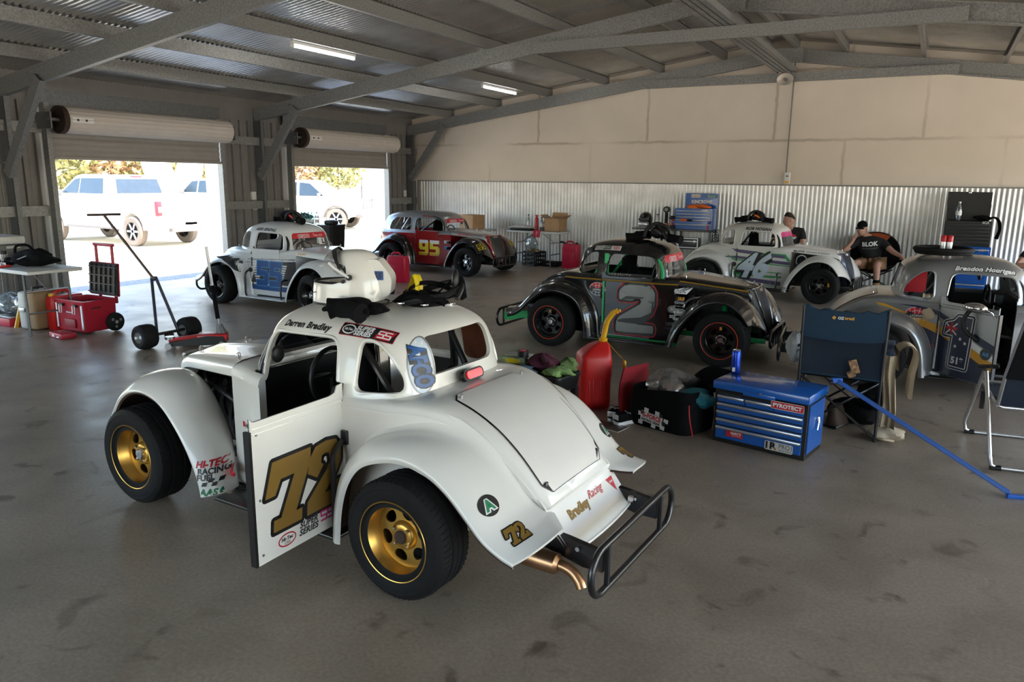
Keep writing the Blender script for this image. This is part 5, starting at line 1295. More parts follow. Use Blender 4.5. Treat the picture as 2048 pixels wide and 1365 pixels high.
def shoe(label, loc, rz):
    t = thing('sneaker', label, 'shoe', loc, rz, 'pair of black and white sneakers on the floor')
    out = [(-.13, 0), (-.125, .03), (-.09, .038), (-.03, .034), (.05, .046), (.11, .04), (.145, .0), (.11, -.042), (.05, -.042), (-.03, -.032), (-.09, -.036), (-.125, -.03)]
    O = [v.to_2d() for v in spline([(x, y, 0) for x, y in out], 3, True)]
    b = MB(); b.loft([[Vector((p.x*k, p.y*k, z)) for p in O] for z, k in ((0, .96), (.008, 1.02), (.024, 1.02), (.028, .98))], True, True, True); b.build('sole', M['white_vinyl'], t)
    b = MB(); rings = []
    for z, k, cut in ((.026, .96, 0), (.045, .95, .0), (.06, .86, .02), (.075, .74, .05)):
        rings.append([Vector((p.x*(k if p.x > 0 else .97)-(cut if p.x > 0 else 0), p.y*k, z+(.012 if p.x < -.05 and z > .06 else 0))) for p in O])
    rings.append([Vector((p.x*.9-.004, p.y*.75, p.z-.02)) for p in rings[-1]]); b.loft(rings, True, False, True); b.build('upper', M['fabric_black'], t)
    b = MB(); b.loft([[Vector((-.135+.004*math.cos(k), .034*math.sin(k), z)) for k in (-1.4, -.7, 0, .7, 1.4)] for z in (.045, .085)], False); b.build('heel_tab', M['white_vinyl'], t)
    b = MB()
    for k in range(4): b.tube(spline([(.0+.022*k, -.03, .06-.006*k), (.005+.022*k, 0, .078-.006*k), (.0+.022*k, .03, .06-.006*k)], 4), .003, 5)
    b.tube(spline([(-.01, .0, .08), (.0, .05, .08), (.05, .055, .05), (.03, .02, .07)], 5), .0028, 5); b.build('laces', M['white_vinyl'], t)
    return t
shoe('black and white sneaker nearer the red fuel jug, heel to the viewer', (-1.98, 5.29, 0), math.radians(95)); shoe('black and white sneaker nearer the gear bag, beside its pair', (-1.855, 5.225, 0), math.radians(62))
t = thing('magazine', 'dark glossy magazine lying on the floor in front of the sneakers', 'magazine', (-1.955, 5.06, 0), math.radians(-10))
MB().b2((-.13, -.075, 0), (.13, .075, .004)).build('pages', M['paper'], t, smooth=False); MB().b2((-.13, -.072, .004), (.13, .075, .006)).build('cover', mat('cover', (.05, .02, .015), .3, var=.8, vs=14), t, smooth=False)

# ---- fuel jugs --------------------------------------------------------------------
t = thing('fuel_jug', 'tall red fuel jug with yellow filler hose behind the white car', 'fuel jug', (-2.27, 5.50, 0), math.radians(36))
b = MB(); rings = []
for z, k in ((0, .86), (.015, .95), (.05, 1.), (.25, 1.), (.265, 1.03), (.40, 1.03), (.43, .98)): rings.append([Vector((p[0]*k, p[1]*k, z)) for p in rrect(.25, .25, .05, 4)])
for z, k, s in ((.46, .85, .02), (.50, .62, .045), (.525, .36, .07), (.53, .30, .075)): rings.append([Vector((p[0]*k+s*.9, p[1]*k+s*.2, z)) for p in rrect(.25, .25, .05, 4)])
b.loft(rings, True, True, True); b.build('jug_body', M['fuel_red'], t, angle=50)
b = MB()
for a in range(4):
    Rm = Matrix.Rotation(a*PI/2, 4, 'Z'); b.at(Rm)
    for x in (-.06, -.03, .03, .06): b.box((x, -.123, .14), (.012, .012, .2), bev=.005)
b.build('jug_ribs', M['fuel_red'], t)
b = MB(); b.lathe([(.03, 0), (.034, .01), (.034, .03), (.022, .035)], (.075, .015, .525), (0, 0, 1), 20)
b.tube(spline([(.075, .015, .55), (.085, .01, .62), (.10, -.005, .70), (.135, -.03, .765), (.165, -.05, .785)], 6), [.022]*20+[.02]*5, 12); b.cyl((.165, -.05, .785), (.185, -.063, .79), .012, n=10); b.build('filler_hose', M['yellow_plastic'], t)
b = MB(); b.tube(spline([(.09, -.02, .54), (.16, -.06, .46), (.22, -.1, .40)], 5), .002, 5); b.lathe([(.006, 0), (.016, .01), (.016, .06), (.008, .07)], (.225, -.10, .325), (0, 0, 1), 14); b.build('tethered_cap', M['yellow_plastic'], t)
def jerry(label, loc, rz, m, w=.36, d=.19, h=.42, spout=True, cat='fuel can'):
    t = thing('fuel_can', label, cat, loc, rz)
    b = MB(); rings = []
    for z, k in ((0, .93), (.012, 1.), (h*.8, 1.), (h*.92, .97), (h, .88)): rings.append([Vector((p[0]*k, p[1]*k, z)) for p in rrect(w, d, .045, 5)])
    b.loft(rings, True, True, True)
    b.build('can_body', m, t, angle=50)
    b = MB()
    for s in (1, -1):
        b.box((0, s*d*.5, h*.42), (w*.62, .012, h*.5), bev=.006)
    b.build('side_panel', m, t)
    b = MB(); b.tube(spline([(-w*.32, 0, h-.01), (-w*.25, 0, h+.045), (w*.05, 0, h+.05), (w*.16, 0, h-.005)], 6), .016, 10); b.build('handle', m, t)
    if spout: MB().lathe([(.028, 0), (.03, .01), (.03, .035), (.02, .04)], (w*.33, 0, h-.005), (0, 0, 1), 18).build('cap', M['black_plastic'], t)
    return t
jerry('bright red fuel can on the floor before the red and silver car', (-8.2, 10.72, 0), .25, M['pink_red'], .36, .24, .46)
tq = jerry('red fuel can standing under the far end of the back-wall table', (-6.55, 14.45, 0), 0, M['pink_red'], .36, .22, .50); MB().tube([(-.13, 0, .5), (-.2, 0, .53), (-.26, 0, .53)], .02).build('nozzle', M['black_plastic'], tq)
tq = jerry('long red fuel can wedged between the tan case and the red rolling toolbox', (-8.93, 5.23, 0), PI/2, M['fuel_red'], .40, .17, .40, False); MB().lathe([(.028, 0), (.03, .01), (.03, .03), (.02, .035)], (-.16, 0, .395), (0, 0, 1), 18).build('cap', M['yellow_plastic'], tq)
b = MB(); b.b2((-.095, -.093, .08), (.095, -.088, .30)); b.build('label_panel', M['red_case'], tq, smooth=False)

# ---- black tool cart with rags -----------------------------------------------------
t = thing('parts_caddy', 'black plastic parts caddy piled with rags, behind the white car', 'caddy', (-2.47, 4.86, 0), math.radians(-8))
b = MB(); rr_ = rrect(.62, .32, .05, 5)
b.loft([[Vector((p[0]*k, p[1]*k, z)) for p in rr_] for z, k in ((.30, .92), (.32, .96), (.39, 1.0), (.41, 1.02), (.42, 1.01))]+[[Vector((p[0]*.96, p[1]*.94, .42)) for p in rr_], [Vector((p[0]*.92, p[1]*.9, .36)) for p in rr_]], True, True, True); b.build('top_tray', M['black_plastic'], t)
b = MB(); b.loft([[Vector((p[0]*k*.95, p[1]*k*.95, z)) for p in rr_] for z, k in ((0, .95), (.08, 1.), (.08, .95), (.02, .92))], True, True, True); b.build('base_tray', M['black_plastic'], t)
for x in (-.27, .27):
    for y in (-.12, .12): MB().b2((x-.02, y-.02, .05), (x+.02, y+.02, .31)).build('post', M['black_plastic'], t, smooth=False)
cx, cy = -2.47, 4.86
b = MB(); cloth_lump(b, (cx+.2, cy-.03, .43), (.10, .09, .035), 3, .5, nu=30); b2_ = MB(); tag(b.build('green_rag', M['green_cloth']), 'light green rag hanging over the front edge of the black caddy', 'rag')
b = MB(); cloth_lump(b, (cx+.23, cy+.09, .455), (.07, .06, .055), 17, .4); tag(b.build('green_rag', mat('green_cloth_dark', (.13, .2, .07), .95, bump=.4)), 'darker green rag bunched at the far corner of the black caddy', 'rag')
b = MB(); cloth_lump(b, (cx+.06, cy+.02, .465), (.11, .09, .065), 8, .45, nu=28); tag(b.build('maroon_rag', M['maroon_cloth']), 'crumpled maroon rag in the middle of the black caddy', 'rag')
t = thing('sponge_pack', 'yellow sponge pack with green trim at the left of the black caddy', 'sponge pack', (cx-.20, cy+.05, .425), .1)
MB().box((0, 0, .03), (.22, .12, .05), bev=.01).build('wrapper', mat('pack_green', (.3, .4, .2), .5, var=.3, vs=30), t); MB().box((.01, -.055, .03), (.12, .015, .035), bev=.004).build('label', M['yellow_vinyl'], t); MB().box((.02, .03, .062), (.2, .09, .012), bev=.004).build('card', M['paper'], t)
t = thing('clear_jar', 'small clear jar with black and red lid on the black caddy', 'jar', (cx-.10, cy-.01, .425))
MB().cyl((0, 0, 0), (0, 0, .075), .035, n=20).build('jar_body', M['clear'], t); MB().cyl((0, 0, .075), (0, 0, .12), .042, n=20).build('lid', M['black_plastic'], t); MB().cyl((0, 0, .12), (0, 0, .124), .024, n=16).build('lid_disc', M['red_vinyl'], t)
b = MB(); cloth_lump(b, (cx-.04, cy-.10, .43), (.09, .05, .025), 21, .5); tag(b.build('blue_rag', mat('rag_blue', (.12, .2, .28), .95, bump=.4)), 'small pale blue rag before the clear jar on the caddy', 'rag')
t = thing('spray_bottle', 'blue and white bottle standing on the lower tray of the black caddy', 'bottle', (cx+.2, cy-.06, .085)); MB().lathe([(.03, 0), (.033, .01), (.033, .12), (.015, .16), (.015, .19)], n=20).build('bottle_body', M['navy'], t); MB().cyl((0, 0, .04), (0, 0, .1), .0335, n=20).build('label', M['white_vinyl'], t)

# ---- navy camp chair and what hangs on it --------------------------------------------
t = thing('camp_chair', 'navy folding camp chair seen from behind, beside the blue tool chest', 'chair', (-.47, 5.7, 0), math.radians(2))
W_ = .268
for s in (1, -1): MB().tube([(s*W_, .0, .01), (s*W_, -.01, .45), (s*(W_+.005), -.03, .94)], .0105, 8).build('back_post', M['black_metal'], t)
for q, (p0, p1) in enumerate((((-W_, .0, .43), (W_, .0, .02)), ((W_, .0, .43), (-W_, .0, .02)), ((-W_, .02, .02), (-W_, .5, .42)), ((-W_, .5, .02), (-W_, .02, .42)), ((W_, .02, .02), (W_, .5, .42)), ((W_, .5, .02), (W_, .02, .42)), ((-W_, .5, .02), (W_, .5, .42)), ((W_, .5, .02), (-W_, .5, .42)))):
    MB().tube([p0, p1], .009, 8).build('cross_leg', M['black_metal'], t)
for s in (1, -1):
    for y in (0, .5): MB().cyl((s*W_, y, 0), (s*W_, y, .025), .017, n=10).build('foot', M['black_plastic'], t)
    MB().tube([(s*W_, .5, .02), (s*W_, .5, .62)], .0105, 8).build('front_post', M['black_metal'], t)
    MB().box((s*(W_+.03), .27, .635), (.07, .52, .02), bev=.008).build('armrest', M['navy_cloth'], t)
    MB().tube([(s*W_, 0, .6), (s*(W_+.03), .27, .622)], .009, 6).build('arm_tube', M['black_metal'], t)
rows = []
for i in range(9):
    z = .72+.22*i/8; rows.append([Vector((W_*1.03*(j/8-1), -.03-.018*(1-(j/8-1)**2)-(.0 if 0 < i < 8 else -.01), z+(-.028*(1-(j/8-1)**2)+.012*math.sin(j*1.7) if i == 8 else 0)+(-.02*(1-(j/8-1)**2) if i == 0 else 0))) for j in range(17)])
b = MB(); b.loft(rows, False); b.loft([[p+Vector((0, .028, 0)) for p in r][::-1] for r in rows], False); b.loft([rows[-1], [p+Vector((0, .028, 0)) for p in rows[-1]]], False); b.loft([rows[0], [p+Vector((0, .028, 0)) for p in rows[0]]], False); b.build('back_panel', M['navy_cloth'], t, recalc=False)
rows = [[Vector((W_*(j/8-1)*.99, -.012+.03*math.sin(PI*i/6)*(1-(j/8-1)**2), .445+.28*i/6)) for j in range(17)] for i in range(7)]
b = MB(); b.loft(rows, False); b.loft([[p+Vector((0, .008, 0)) for p in r][::-1] for r in rows], False); b.build('back_mesh', M['navy_dark'], t, recalc=False)
rows = [[Vector((W_*(j/8-1), .0+.5*i/6, .44-.03*math.sin(PI*i/6)*(1-(j/8-1)**2))) for j in range(17)] for i in range(7)]
b = MB(); b.loft(rows, False); b.loft([[p-Vector((0, 0, .012)) for p in r][::-1] for r in rows], False); b.build('seat', M['navy_dark'], t, recalc=False)
MB().tube([(-W_, -.012, .45), (W_, -.012, .445)], .008, 6).build('seat_rail', M['navy_cloth'], t)
decal('chair_logo_mark', poly2d([(-.085, 0), (-.07, .014), (-.055, 0), (-.07, -.014)]), (.0, -.051, .87), (1, 0, 0), (0, 0, 1), M['orange_vinyl'], t); decal('chair_logo_text', move2d(fit(text2d('OZ', bold=.03), .04), -.025, 0), (.0, -.051, .87), (1, 0, 0), (0, 0, 1), M['white_vinyl'], t); decal('chair_logo_text', move2d(fit(text2d('trail', bold=.03), .062, .02), .028, .002), (.0, -.051, .87), (1, 0, 0), (0, 0, 1), M['orange_vinyl'], t)
b = MB(); b.box((.09, -.022, .53), (.055, .012, .10), Matrix.Rotation(-.35, 3, 'Y'), .003); b.box((.075, -.02, .475), (.05, .014, .05), Matrix.Rotation(-.5, 3, 'Y'), .004)
tag(b.build('snack_packet', mat('packet', (.3, .16, .07), .35, var=.9, vs=40), smooth=False), 'printed snack packet tucked in the mesh back of the navy chair', 'packet').location = (-.47, 5.7, 0)
b = MB(); cloth_lump(b, (-.795, 5.76, .61), (.06, .06, .11), 4, .35, nu=26, nv=18); b.tube([(-.795, 5.76, .70), (-.75, 5.74, .75)], .006); tag(b.build('plastic_bag', M['grey_bag']), 'grey plastic bag hanging at the left side of the navy chair', 'bag')
b = MB(); drape(b, [(-.12, 5.93, .50), (-.13, 5.95, .63), (-.09, 5.97, .668), (-.05, 5.98, .664), (-.01, 5.99, .60), (-.025, 5.98, .45), (-.03, 5.98, .29)], (.03, -.16, 0), .008, 8, 2); tag(b.build('towel', M['beige_cloth'], recalc=False), 'beige towel folded over the right armrest of the navy chair', 'towel')
b = MB(); drape(b, [(-.175, 5.75, .62), (-.17, 5.76, .5), (-.15, 5.79, .35), (-.13, 5.8, .2), (-.13, 5.81, .06)], (.10, -.03, 0), .03, 8, 5); cloth_lump(b, (-.13, 5.80, .05), (.11, .09, .05), 12, .4, nu=30); b.tube(spline([(-.21, 5.77, .02), (-.15, 5.70, .03), (-.08, 5.73, .02)], 5), .008)
tag(b.build('overalls', M['beige_cloth'], recalc=False), 'beige overalls hanging from the navy chair and bunched on the floor', 'overalls')
b = MB(); cloth_lump(b, (-.40, 6.12, .085), (.17, .13, .10), 31, .3, flat=-.085); cloth_lump(b, (-.26, 6.05, .24), (.10, .09, .10), 33, .3); tag(b.build('shoulder_bag', M['fabric_black']), 'slumped black bag under the seat of the navy chair', 'bag')
for k, (x, y, l) in enumerate(((-.47, 6.0, 'dark brown boot under the navy chair, nearest the tool chest'),)):
    t = thing('work_boot', l, 'boot', (x, y, 0), 1.2); b = MB(); b.loft([[Vector((p[0]*k2+dx, p[1]*k2, z)) for p in rrect(.26, .1, .045, 5)] for z, k2, dx in ((0, 1, 0), (.03, 1, 0), (.06, .92, -.01), (.09, .7, -.04), (.17, .5, -.06))], True, True, True); b.build('upper', mat('boot_brown', (.05, .03, .02), .8), t); MB().box((0, 0, .01), (.27, .105, .02), bev=.008).build('sole', M['black_plastic'], t)

# ---- blue jack handle ------------------------------------------------------------------
t = thing('lever_bar', 'long blue steel handle leaning across the navy chair onto the floor', 'lever bar', (.56, 5.06, 0))
A_ = Vector((-.452-.56, 5.42-5.06, .475)); B_ = Vector((0, 0, .02))
d_ = (A_-B_).normalized(); Rq = rot_to(d_).to_3x3()
MB().box((A_+B_)/2, (.028, .028, (A_-B_).length), Rq, .004).build('bar', M['blue_bar'], t, smooth=False)
MB().box(A_+d_*.01, (.07, .032, .035), Matrix.Rotation(.5, 3, 'Z'), .004).build('grip_socket', M['blue_bar'], t, smooth=False); MB().cyl(A_+Vector((-.03, -.02, -.005)), A_+Vector((-.05, -.03, -.012)), .013, n=10).build('end_plug', M['black_plastic'], t)
MB().box((.09, .0, .012), (.22, .03, .024), Matrix.Rotation(.3, 3, 'Z'), .004).build('foot_section', M['blue_bar'], t, smooth=False)

# ---- aluminium folding chair at the right ------------------------------------------------
t = thing('folding_chair', 'black fabric folding chair with silver aluminium frame at the right edge', 'chair', (.73, 5.95, 0), .16)
hw = .32
def rail(pts, name, r=.0125, m=None): return MB().tube(spline(pts, 6), r, 10).build(name, m or M['alu'], t)
for nm, y, zt, dy in (('front_leg', .38, .56, .02), ('rear_leg', -.39, .56, -.02)):
    pts = [(-hw, dy, zt)]+[(-hw, dy+(y-dy)*k, zt+(.09-zt)*k) for k in (.5, 1.)]
    P0 = [Vector(p) for p in pts]+[Vector((-hw+.012, y, .03)), Vector((-hw+.05, y, .0125))]
    P1 = [Vector((-p.x, p.y, p.z)) for p in P0[::-1]]
    MB().tube(P0+P1, .0125, 10).build(nm, M['alu'], t)
    for s in (1, -1): MB().cyl((s*(hw-.01), y, .008), (s*(hw-.07), y, .0125), .019, n=10).build('foot_cap', M['black_plastic'], t)
for s in (1, -1):
    MB().box((s*hw, -.05, .60), (.05, .36, .028), Matrix.Rotation(-.22, 3, 'X'), .012).build('armrest', M['black_plastic'], t)
    MB().tube([(s*(hw-.03), -.28, .40), (s*(hw-.03), -.36, .62), (s*(hw-.05), -.58, 1.08)], .0125, 10).build('back_rail', M['alu'], t)
    MB().b2((s*hw-.012, -.03, .30), (s*hw+.012, -.015, .42)).build('leg_bracket', M['black_plastic'], t, smooth=False)
MB().tube([(-hw+.03, -.28, .40), (-hw+.06, -.27, .385), (hw-.06, -.27, .385), (hw-.03, -.28, .40)], .0125, 10).build('seat_rail', M['alu'], t)
MB().tube([(-hw+.03, -.28, .40), (-hw+.03, .2, .44), (hw-.03, .2, .44), (hw-.03, -.28, .40)], .0125, 10).build('seat_frame', M['alu'], t)
b = MB(); b.plate([[(-.29, 0), (.29, 0), (.27, .52), (-.27, .52)]], .02, Matrix.Translation((0, -.37, .60)) @ Matrix.Rotation(math.radians(90+24), 4, 'X')); b.build('backrest', M['fabric_black'], t, smooth=False)
b = MB(); b.plate([[(-.28, 0), (.28, 0), (.285, .22), (-.285, .22)]], .012, Matrix.Translation((0, -.285, .40)) @ Matrix.Rotation(math.radians(90+20), 4, 'X')); b.b2((-.28, -.27, .41), (.28, .2, .425)); b.build('seat', M['navy_dark'], t, smooth=False)

# ---- helmet and harness on the white car's roof ---------------------------------------------
t = thing('racing_helmet', 'white full-face helmet with raised visor on the white car roof', 'helmet', (-2.53, 2.95, 1.163), math.radians(208))
prof = [(-.155, .0), (-.165, .06), (-.16, .13), (-.135, .20), (-.08, .252), (0, .27), (.07, .258), (.12, .22), (.145, .165)]
sh = MB(); rings = []
for i in range(21):
    v = i/20; z = .002+.272*math.sin(v*PI/2); k = math.cos(v*PI/2)**.6; fr_ = max(0, min(1, (.155-z)/.05)); fr_ = fr_*fr_*(3-2*fr_)
    L = []
    for j in range(44):
        a = 2*PI*j/44; c, s_ = math.cos(a), math.sin(a)
        x = (.172 if c < 0 else .148+.055*fr_)*c*k+.012*(1 if c > 0 else 0)*fr_*c; y = .128*s_*k*(1-.22*max(0, c)**2*fr_)
        L.append(Vector((x, y, z+(.03*max(0, -c) if v < .15 else 0))))
    rings.append(L)
sh.mt(0).loft(rings, True, True, True); full = sh.mesh('h', 2)
cut = MB().mt(1).plate([rpoly([(.015, .118), (.35, .105), (.35, .225), (.10, .235), (.02, .20)], .02, 4)], .6, XZ).mesh('c', 2, False)
inner_ = MB().mt(1).ell((-.01, 0, .13), (.14, .108, .115), None, 24, 14).mesh('c', 2, False)
hm = boolean(boolean(full, cut, 2), inner_, 2); ho = olink('helmet_shell', hm, [M['white_paint'], M['fabric_black']], t)
MB().tube([(.022+.178*math.cos(a), .108*math.sin(a), .113) for a in [(-1.35+2.7*j/20) for j in range(21)]], .007, 6).build('eyeport_seal', M['black_plastic'], t)
MB().loft([[Vector((p.x*1.01, p.y*1.01, z)) for p in rings[0]] for z in (.0, .012)], True).build('base_trim', M['black_plastic'], t)
b = MB(); b.loft([[Vector((.02+(.155*math.cos(a))*math.cos(e)*1.03-.0, .132*math.sin(a), .13+.165*math.cos(a)*math.sin(e))) for a in [(-1.3+2.6*j/16) for j in range(17)]] for e in (.65, .8, .95, 1.1)], False); b.build('visor', clear_mat('visor', (.85, .85, .88), .4, .03, .2), t, recalc=False)
b = MB(); b.loft([[Vector((.02+(.157*math.cos(a))*math.cos(e)*1.03, .134*math.sin(a), .13+.167*math.cos(a)*math.sin(e))) for a in [(-1.3+2.6*j/16) for j in range(17)]] for e in (1.02, 1.2)], False); b.build('visor_strip', M['black_vinyl'], t, recalc=False)
for s in (1, -1):
    MB().cyl((.0, s*.118, .145), (.0, s*.136, .145), .014, n=16).build('visor_pivot', M['black_plastic'], t); MB().cyl((.03, s*.118, .125), (.03, s*.134, .125), .009, n=14).build('visor_screw', M['black_plastic'], t)
    MB().tube([(.0, s*.132, .145), (.07, s*.127, .19), (.10, s*.118, .215)], .007, 6).build('visor_arm', M['white_vinyl'], t)
b = MB(); b.plate([rpoly([(-.19, .05), (-.10, .03), (-.05, .22), (-.13, .235), (-.20, .14)], .03, 4)], .14, XZ); b.build('rear_spoiler', M['white_paint'], t)
for s in (1, -1):
    decal('number_sticker', poly2d(rrect(.055, .045, .004)), (-.13, s*.0705, .15), (-s, 0, 0), (0, 0, 1), M['blue_vinyl'], t)
    decal('number_sticker_text', fit(text2d('55', bold=.03, shear=.2), .045), (-.13, s*.072, .15), (-s, 0, 0), (0, 0, 1), M['navy'], t)
for s in (1, -1): MB().box((.195, s*.05, .06), (.016, .016, .004), Matrix.Rotation(.4, 3, 'Y'), .001).build('vent_slot', M['black_plastic'], t)
def roofz(wx, wy): return 1.168
t = thing('neck_restraint', 'tangled black neck restraint and harness straps on the white car roof', 'neck restraint', (-2.17, 3.07, 1.16), math.radians(28))
b = MB(); b.tube(spline([(-.14, .07, .02), (-.06, .09, .06), (.06, .09, .10), (.15, .04, .12), (.17, -.02, .10), (.15, -.06, .05)], 6), .016, 8); b.tube(spline([(-.12, -.04, .02), (.0, -.06, .05), (.1, -.05, .07), (.16, -.02, .10)], 6), .015, 8); b.ell((.14, .01, .13), (.02, .05, .06)); b.build('collar', M['black_plastic'], t)
b = MB(); drape(b, [(-.17, -.06, .03), (-.08, -.02, .08), (.02, -.06, .05), (.1, -.10, .03)], (.01, .04, .01), .006, 4, 3, .003); drape(b, [(-.13, .04, .06), (-.03, .0, .12), (.08, .05, .10), (.17, .07, .04)], (.01, .035, .02), .006, 4, 7, .003); drape(b, [(.02, -.09, .02), (.07, -.02, .09), (.16, .02, .15), (.19, -.05, .05)], (.02, .03, .01), .006, 4, 9, .003); cloth_lump(b, (-.02, .0, .04), (.13, .07, .04), 14, .4); b.build('straps', M['fabric_black'], t, recalc=False)
b = MB()
for p in ((-.12, -.09, .03), (.0, -.1, .025), (.13, -.09, .03)): b.box(p, (.03, .02, .008), Matrix.Rotation(.5, 3, 'Z'), .002); b.tube([(p[0]-.02, p[1], p[2]), (p[0]+.02, p[1]-.01, p[2])], .003)
b.build('buckle', M['chrome'], t)
b = MB(); glove(b, (-2.38, 2.80, 1.145), .5, 1.05, 5); glove(b, (-2.44, 2.755, 1.14), 2.9, 1., 7); cloth_lump(b, (-2.33, 2.83, 1.17), (.08, .04, .03), 19, .3); tag(b.build('driving_glove', M['fabric_black']), 'black driving gloves lying before the helmet on the white car roof', 'gloves')
t = thing('yellow_strap', 'bright yellow strap loop between helmet and harness on the white car roof', 'strap', (-2.25, 3.05, 1.17), .5); b = MB(); drape(b, [(-.03, 0, .02), (.0, .02, .10), (.02, .0, .15), (.04, -.02, .10), (.03, -.03, .02)], (.03, .03, 0), .004, 4, 5, .003); b.build('webbing', M['yellow_vinyl'], t, recalc=False)

# things on the other roofs
def roof_pile(label, x, y, z, s, seed, accent=None):
    t = thing('roof_gear', label, 'driving gear', (x, y, z)); b = MB(); glove(b, (-.13*s, -.03, 0), .4, 1., seed); glove(b, (-.08*s, .05, .025), 1.1, 1., seed+1); glove(b, (.18*s, -.03, .0), 2.7, 1., seed+2); b.build('gloves', M['fabric_black'], t)
    b = MB(); b.tube(spline([(-.08*s, -.06, .03), (-.04*s, -.03, .12*s), (.04*s, .0, .155*s), (.13*s, .03, .11*s), (.15*s, .05, .03)], 6), .022, 8); b.tube(spline([(-.02*s, .09, .03), (.0, .06, .11*s), (.05*s, .0, .145*s), (.1*s, -.06, .09*s), (.16*s, -.08, .03)], 6), .02, 8); b.ell((.05*s, .0, .075*s), (.085*s, .075*s, .055*s), None, 14, 9, .12, seed); b.build('restraint', M['black_plastic'], t)
    if accent: MB().tube(spline([(.03*s, -.07*s, .10*s), (.06*s, -.08*s, .09*s), (.1*s, -.07*s, .06*s)], 4), .014).build('trim', accent, t)
    return t
roof_pile('black gloves and neck restraint on the black car roof', -2.65, 7.98, 1.165, 1.15, 41, M['dkgrey_vinyl']); roof_pile('black and red gloves on the white and blue car roof', -8.1, 8.12, 1.16, .95, 43, M['red_vinyl']); roof_pile('black driving gear with orange trim on the purple-striped car roof', -2.6, 12.9, 1.165, 1.1, 45, M['orange_plastic'])
t = thing('spare_tire', 'thin black tire ring lying flat on the silver car roof', 'tire', (.1, 8.03, 1.163)); b = MB()
b.tube([(.23*math.cos(2*PI*k/48), .23*math.sin(2*PI*k/48), .045) for k in range(48)], .022, 10, True); b.tube([(.22*math.cos(2*PI*k/48), .22*math.sin(2*PI*k/48), .022) for k in range(48)], .02, 8, True); b.build('tire_ring', M['rubber'], t)
for k, (x, l) in enumerate(((.115, 'silver spray can with red cap on the silver car roof, left one'), (.165, 'silver spray can with red cap on the silver car roof, right one'))):
    t = thing('spray_can', l, 'spray can', (x-.02, 8.05, 1.175), 0, 'spray cans inside the tire ring'); MB().cyl((0, 0, 0), (0, 0, .10), .024, n=18).build('can_body', M['alu'], t); MB().lathe([(.024, .10), (.025, .11), (.025, .15), (.02, .158), (0, .158)], n=18).build('cap', M['red_plastic'], t)
b = MB(); drape(b, [(.03, 7.62, .84), (.03, 7.575, .82), (.03, 7.565, .74), (.04, 7.565, .66)], (.09, 0, 0), .012, 6, 4); cloth_lump(b, (.04, 7.55, .67), (.055, .03, .06), 51, .3); tag(b.build('rag', M['beige_cloth'], recalc=False), 'beige rag hung in the silver car window above its door handle', 'rag')
# ---- folding tables -----------------------------------------------------------------
def folding_table(label, loc, rz, L, Wd, h):
    t = thing('folding_table', label, 'table', loc, rz, 'white folding tables')
    b = MB(); rr_ = rrect(L, Wd, .03, 4); b.loft([[Vector((p[0]*k, p[1]*k, z)) for p in rr_] for z, k in ((h-.04, .985), (h-.035, 1.), (h-.006, 1.), (h, .99))], True, True, True); b.build('tabletop', M['table_white'], t)
    for s in (1, -1):
        x = s*(L/2-.22)
        for y in (-Wd/2+.06, Wd/2-.06): MB().tube([(x, y, h-.04), (x+s*.02, y, .0)], .012, 8).build('leg', M['galv_dark'], t)
        b = MB(); b.tube([(x+s*.012, -Wd/2+.06, .25), (x+s*.012, Wd/2-.06, .25)], .009, 6); b.tube([(x, -Wd/2+.06, h-.25), (x, Wd/2-.06, h-.25)], .009, 6)
        b.tube([(x, 0, h-.25), (x-s*.30, 0, h-.05)], .009, 6); b.build('brace', M['steel'], t)
        MB().tube([(x+s*.012, -Wd/2+.06, .25), (x+s*.012, Wd/2-.06, .25)], .010, 6).build('stretcher', M['galv_dark'], t)
    return t
folding_table('white folding table at the left edge beside the open roller door', (-9.48, 4.955, 0), 0, 1.83, .62, .745)
folding_table('white folding table with bottles against the corrugated back wall', (-7.38, 14.55, 0), 0, 1.22, .6, .74)
folding_table('white folding table holding a cardboard box behind the red and silver car', (-9.0, 14.5, 0), 0, .95, .5, .72)

# on and under the left table
t = thing('cooler_box', 'white and grey cooler box at the back of the left folding table', 'cooler', (-9.82, 5.06, .746))
MB().box((0, 0, .11), (.46, .30, .22), bev=.02).build('tub', M['cooler_grey'], t); MB().box((0, 0, .27), (.48, .32, .10), bev=.03).build('lid', M['cooler_white'], t)
for s in (1, -1): MB().box((s*.245, 0, .19), (.012, .16, .03), bev=.004).build('handle', M['cooler_white'], t)
for k, (x, l) in enumerate(((-9.62, 'dark glass jar with black lid on the left table, next to the frame edge'), (-9.42, 'dark glass jar with black lid on the left table, next to the black bag'))):
    t = thing('storage_jar', l, 'jar', (x, 4.86, .746), 0, 'dark jars on the left table'); MB().cyl((0, 0, 0), (0, 0, .13), .035, n=18).build('jar_body', M['glass'], t); MB().cyl((0, 0, .004), (0, 0, .09), .032, n=18).build('contents', M['black_plastic'], t); MB().cyl((0, 0, .13), (0, 0, .17), .038, n=18).build('lid', M['black_plastic'], t)
t = thing('holdall', 'slumped black holdall on the left folding table', 'bag', (-9.12, 5.03, .746), .15)
b = MB(); cloth_lump(b, (0, 0, .09), (.26, .17, .10), 61, .22, nu=28, flat=-.09); b.build('bag_body', M['fabric_black'], t); b = MB(); b.tube(spline([(-.16, -.1, .12), (-.2, -.05, .22), (-.1, .02, .23), (-.06, .06, .15)], 5), .016, 8); b.tube(spline([(.1, -.1, .14), (.13, -.02, .2), (.2, .08, .12)], 5), .014, 8); b.build('strap', M['fabric_black'], t)
MB().tube(spline([(-.24, -.12, .05), (-.1, -.16, .07), (.08, -.15, .13)], 5), .006, 5).build('piping', M['grey_bag'], t)
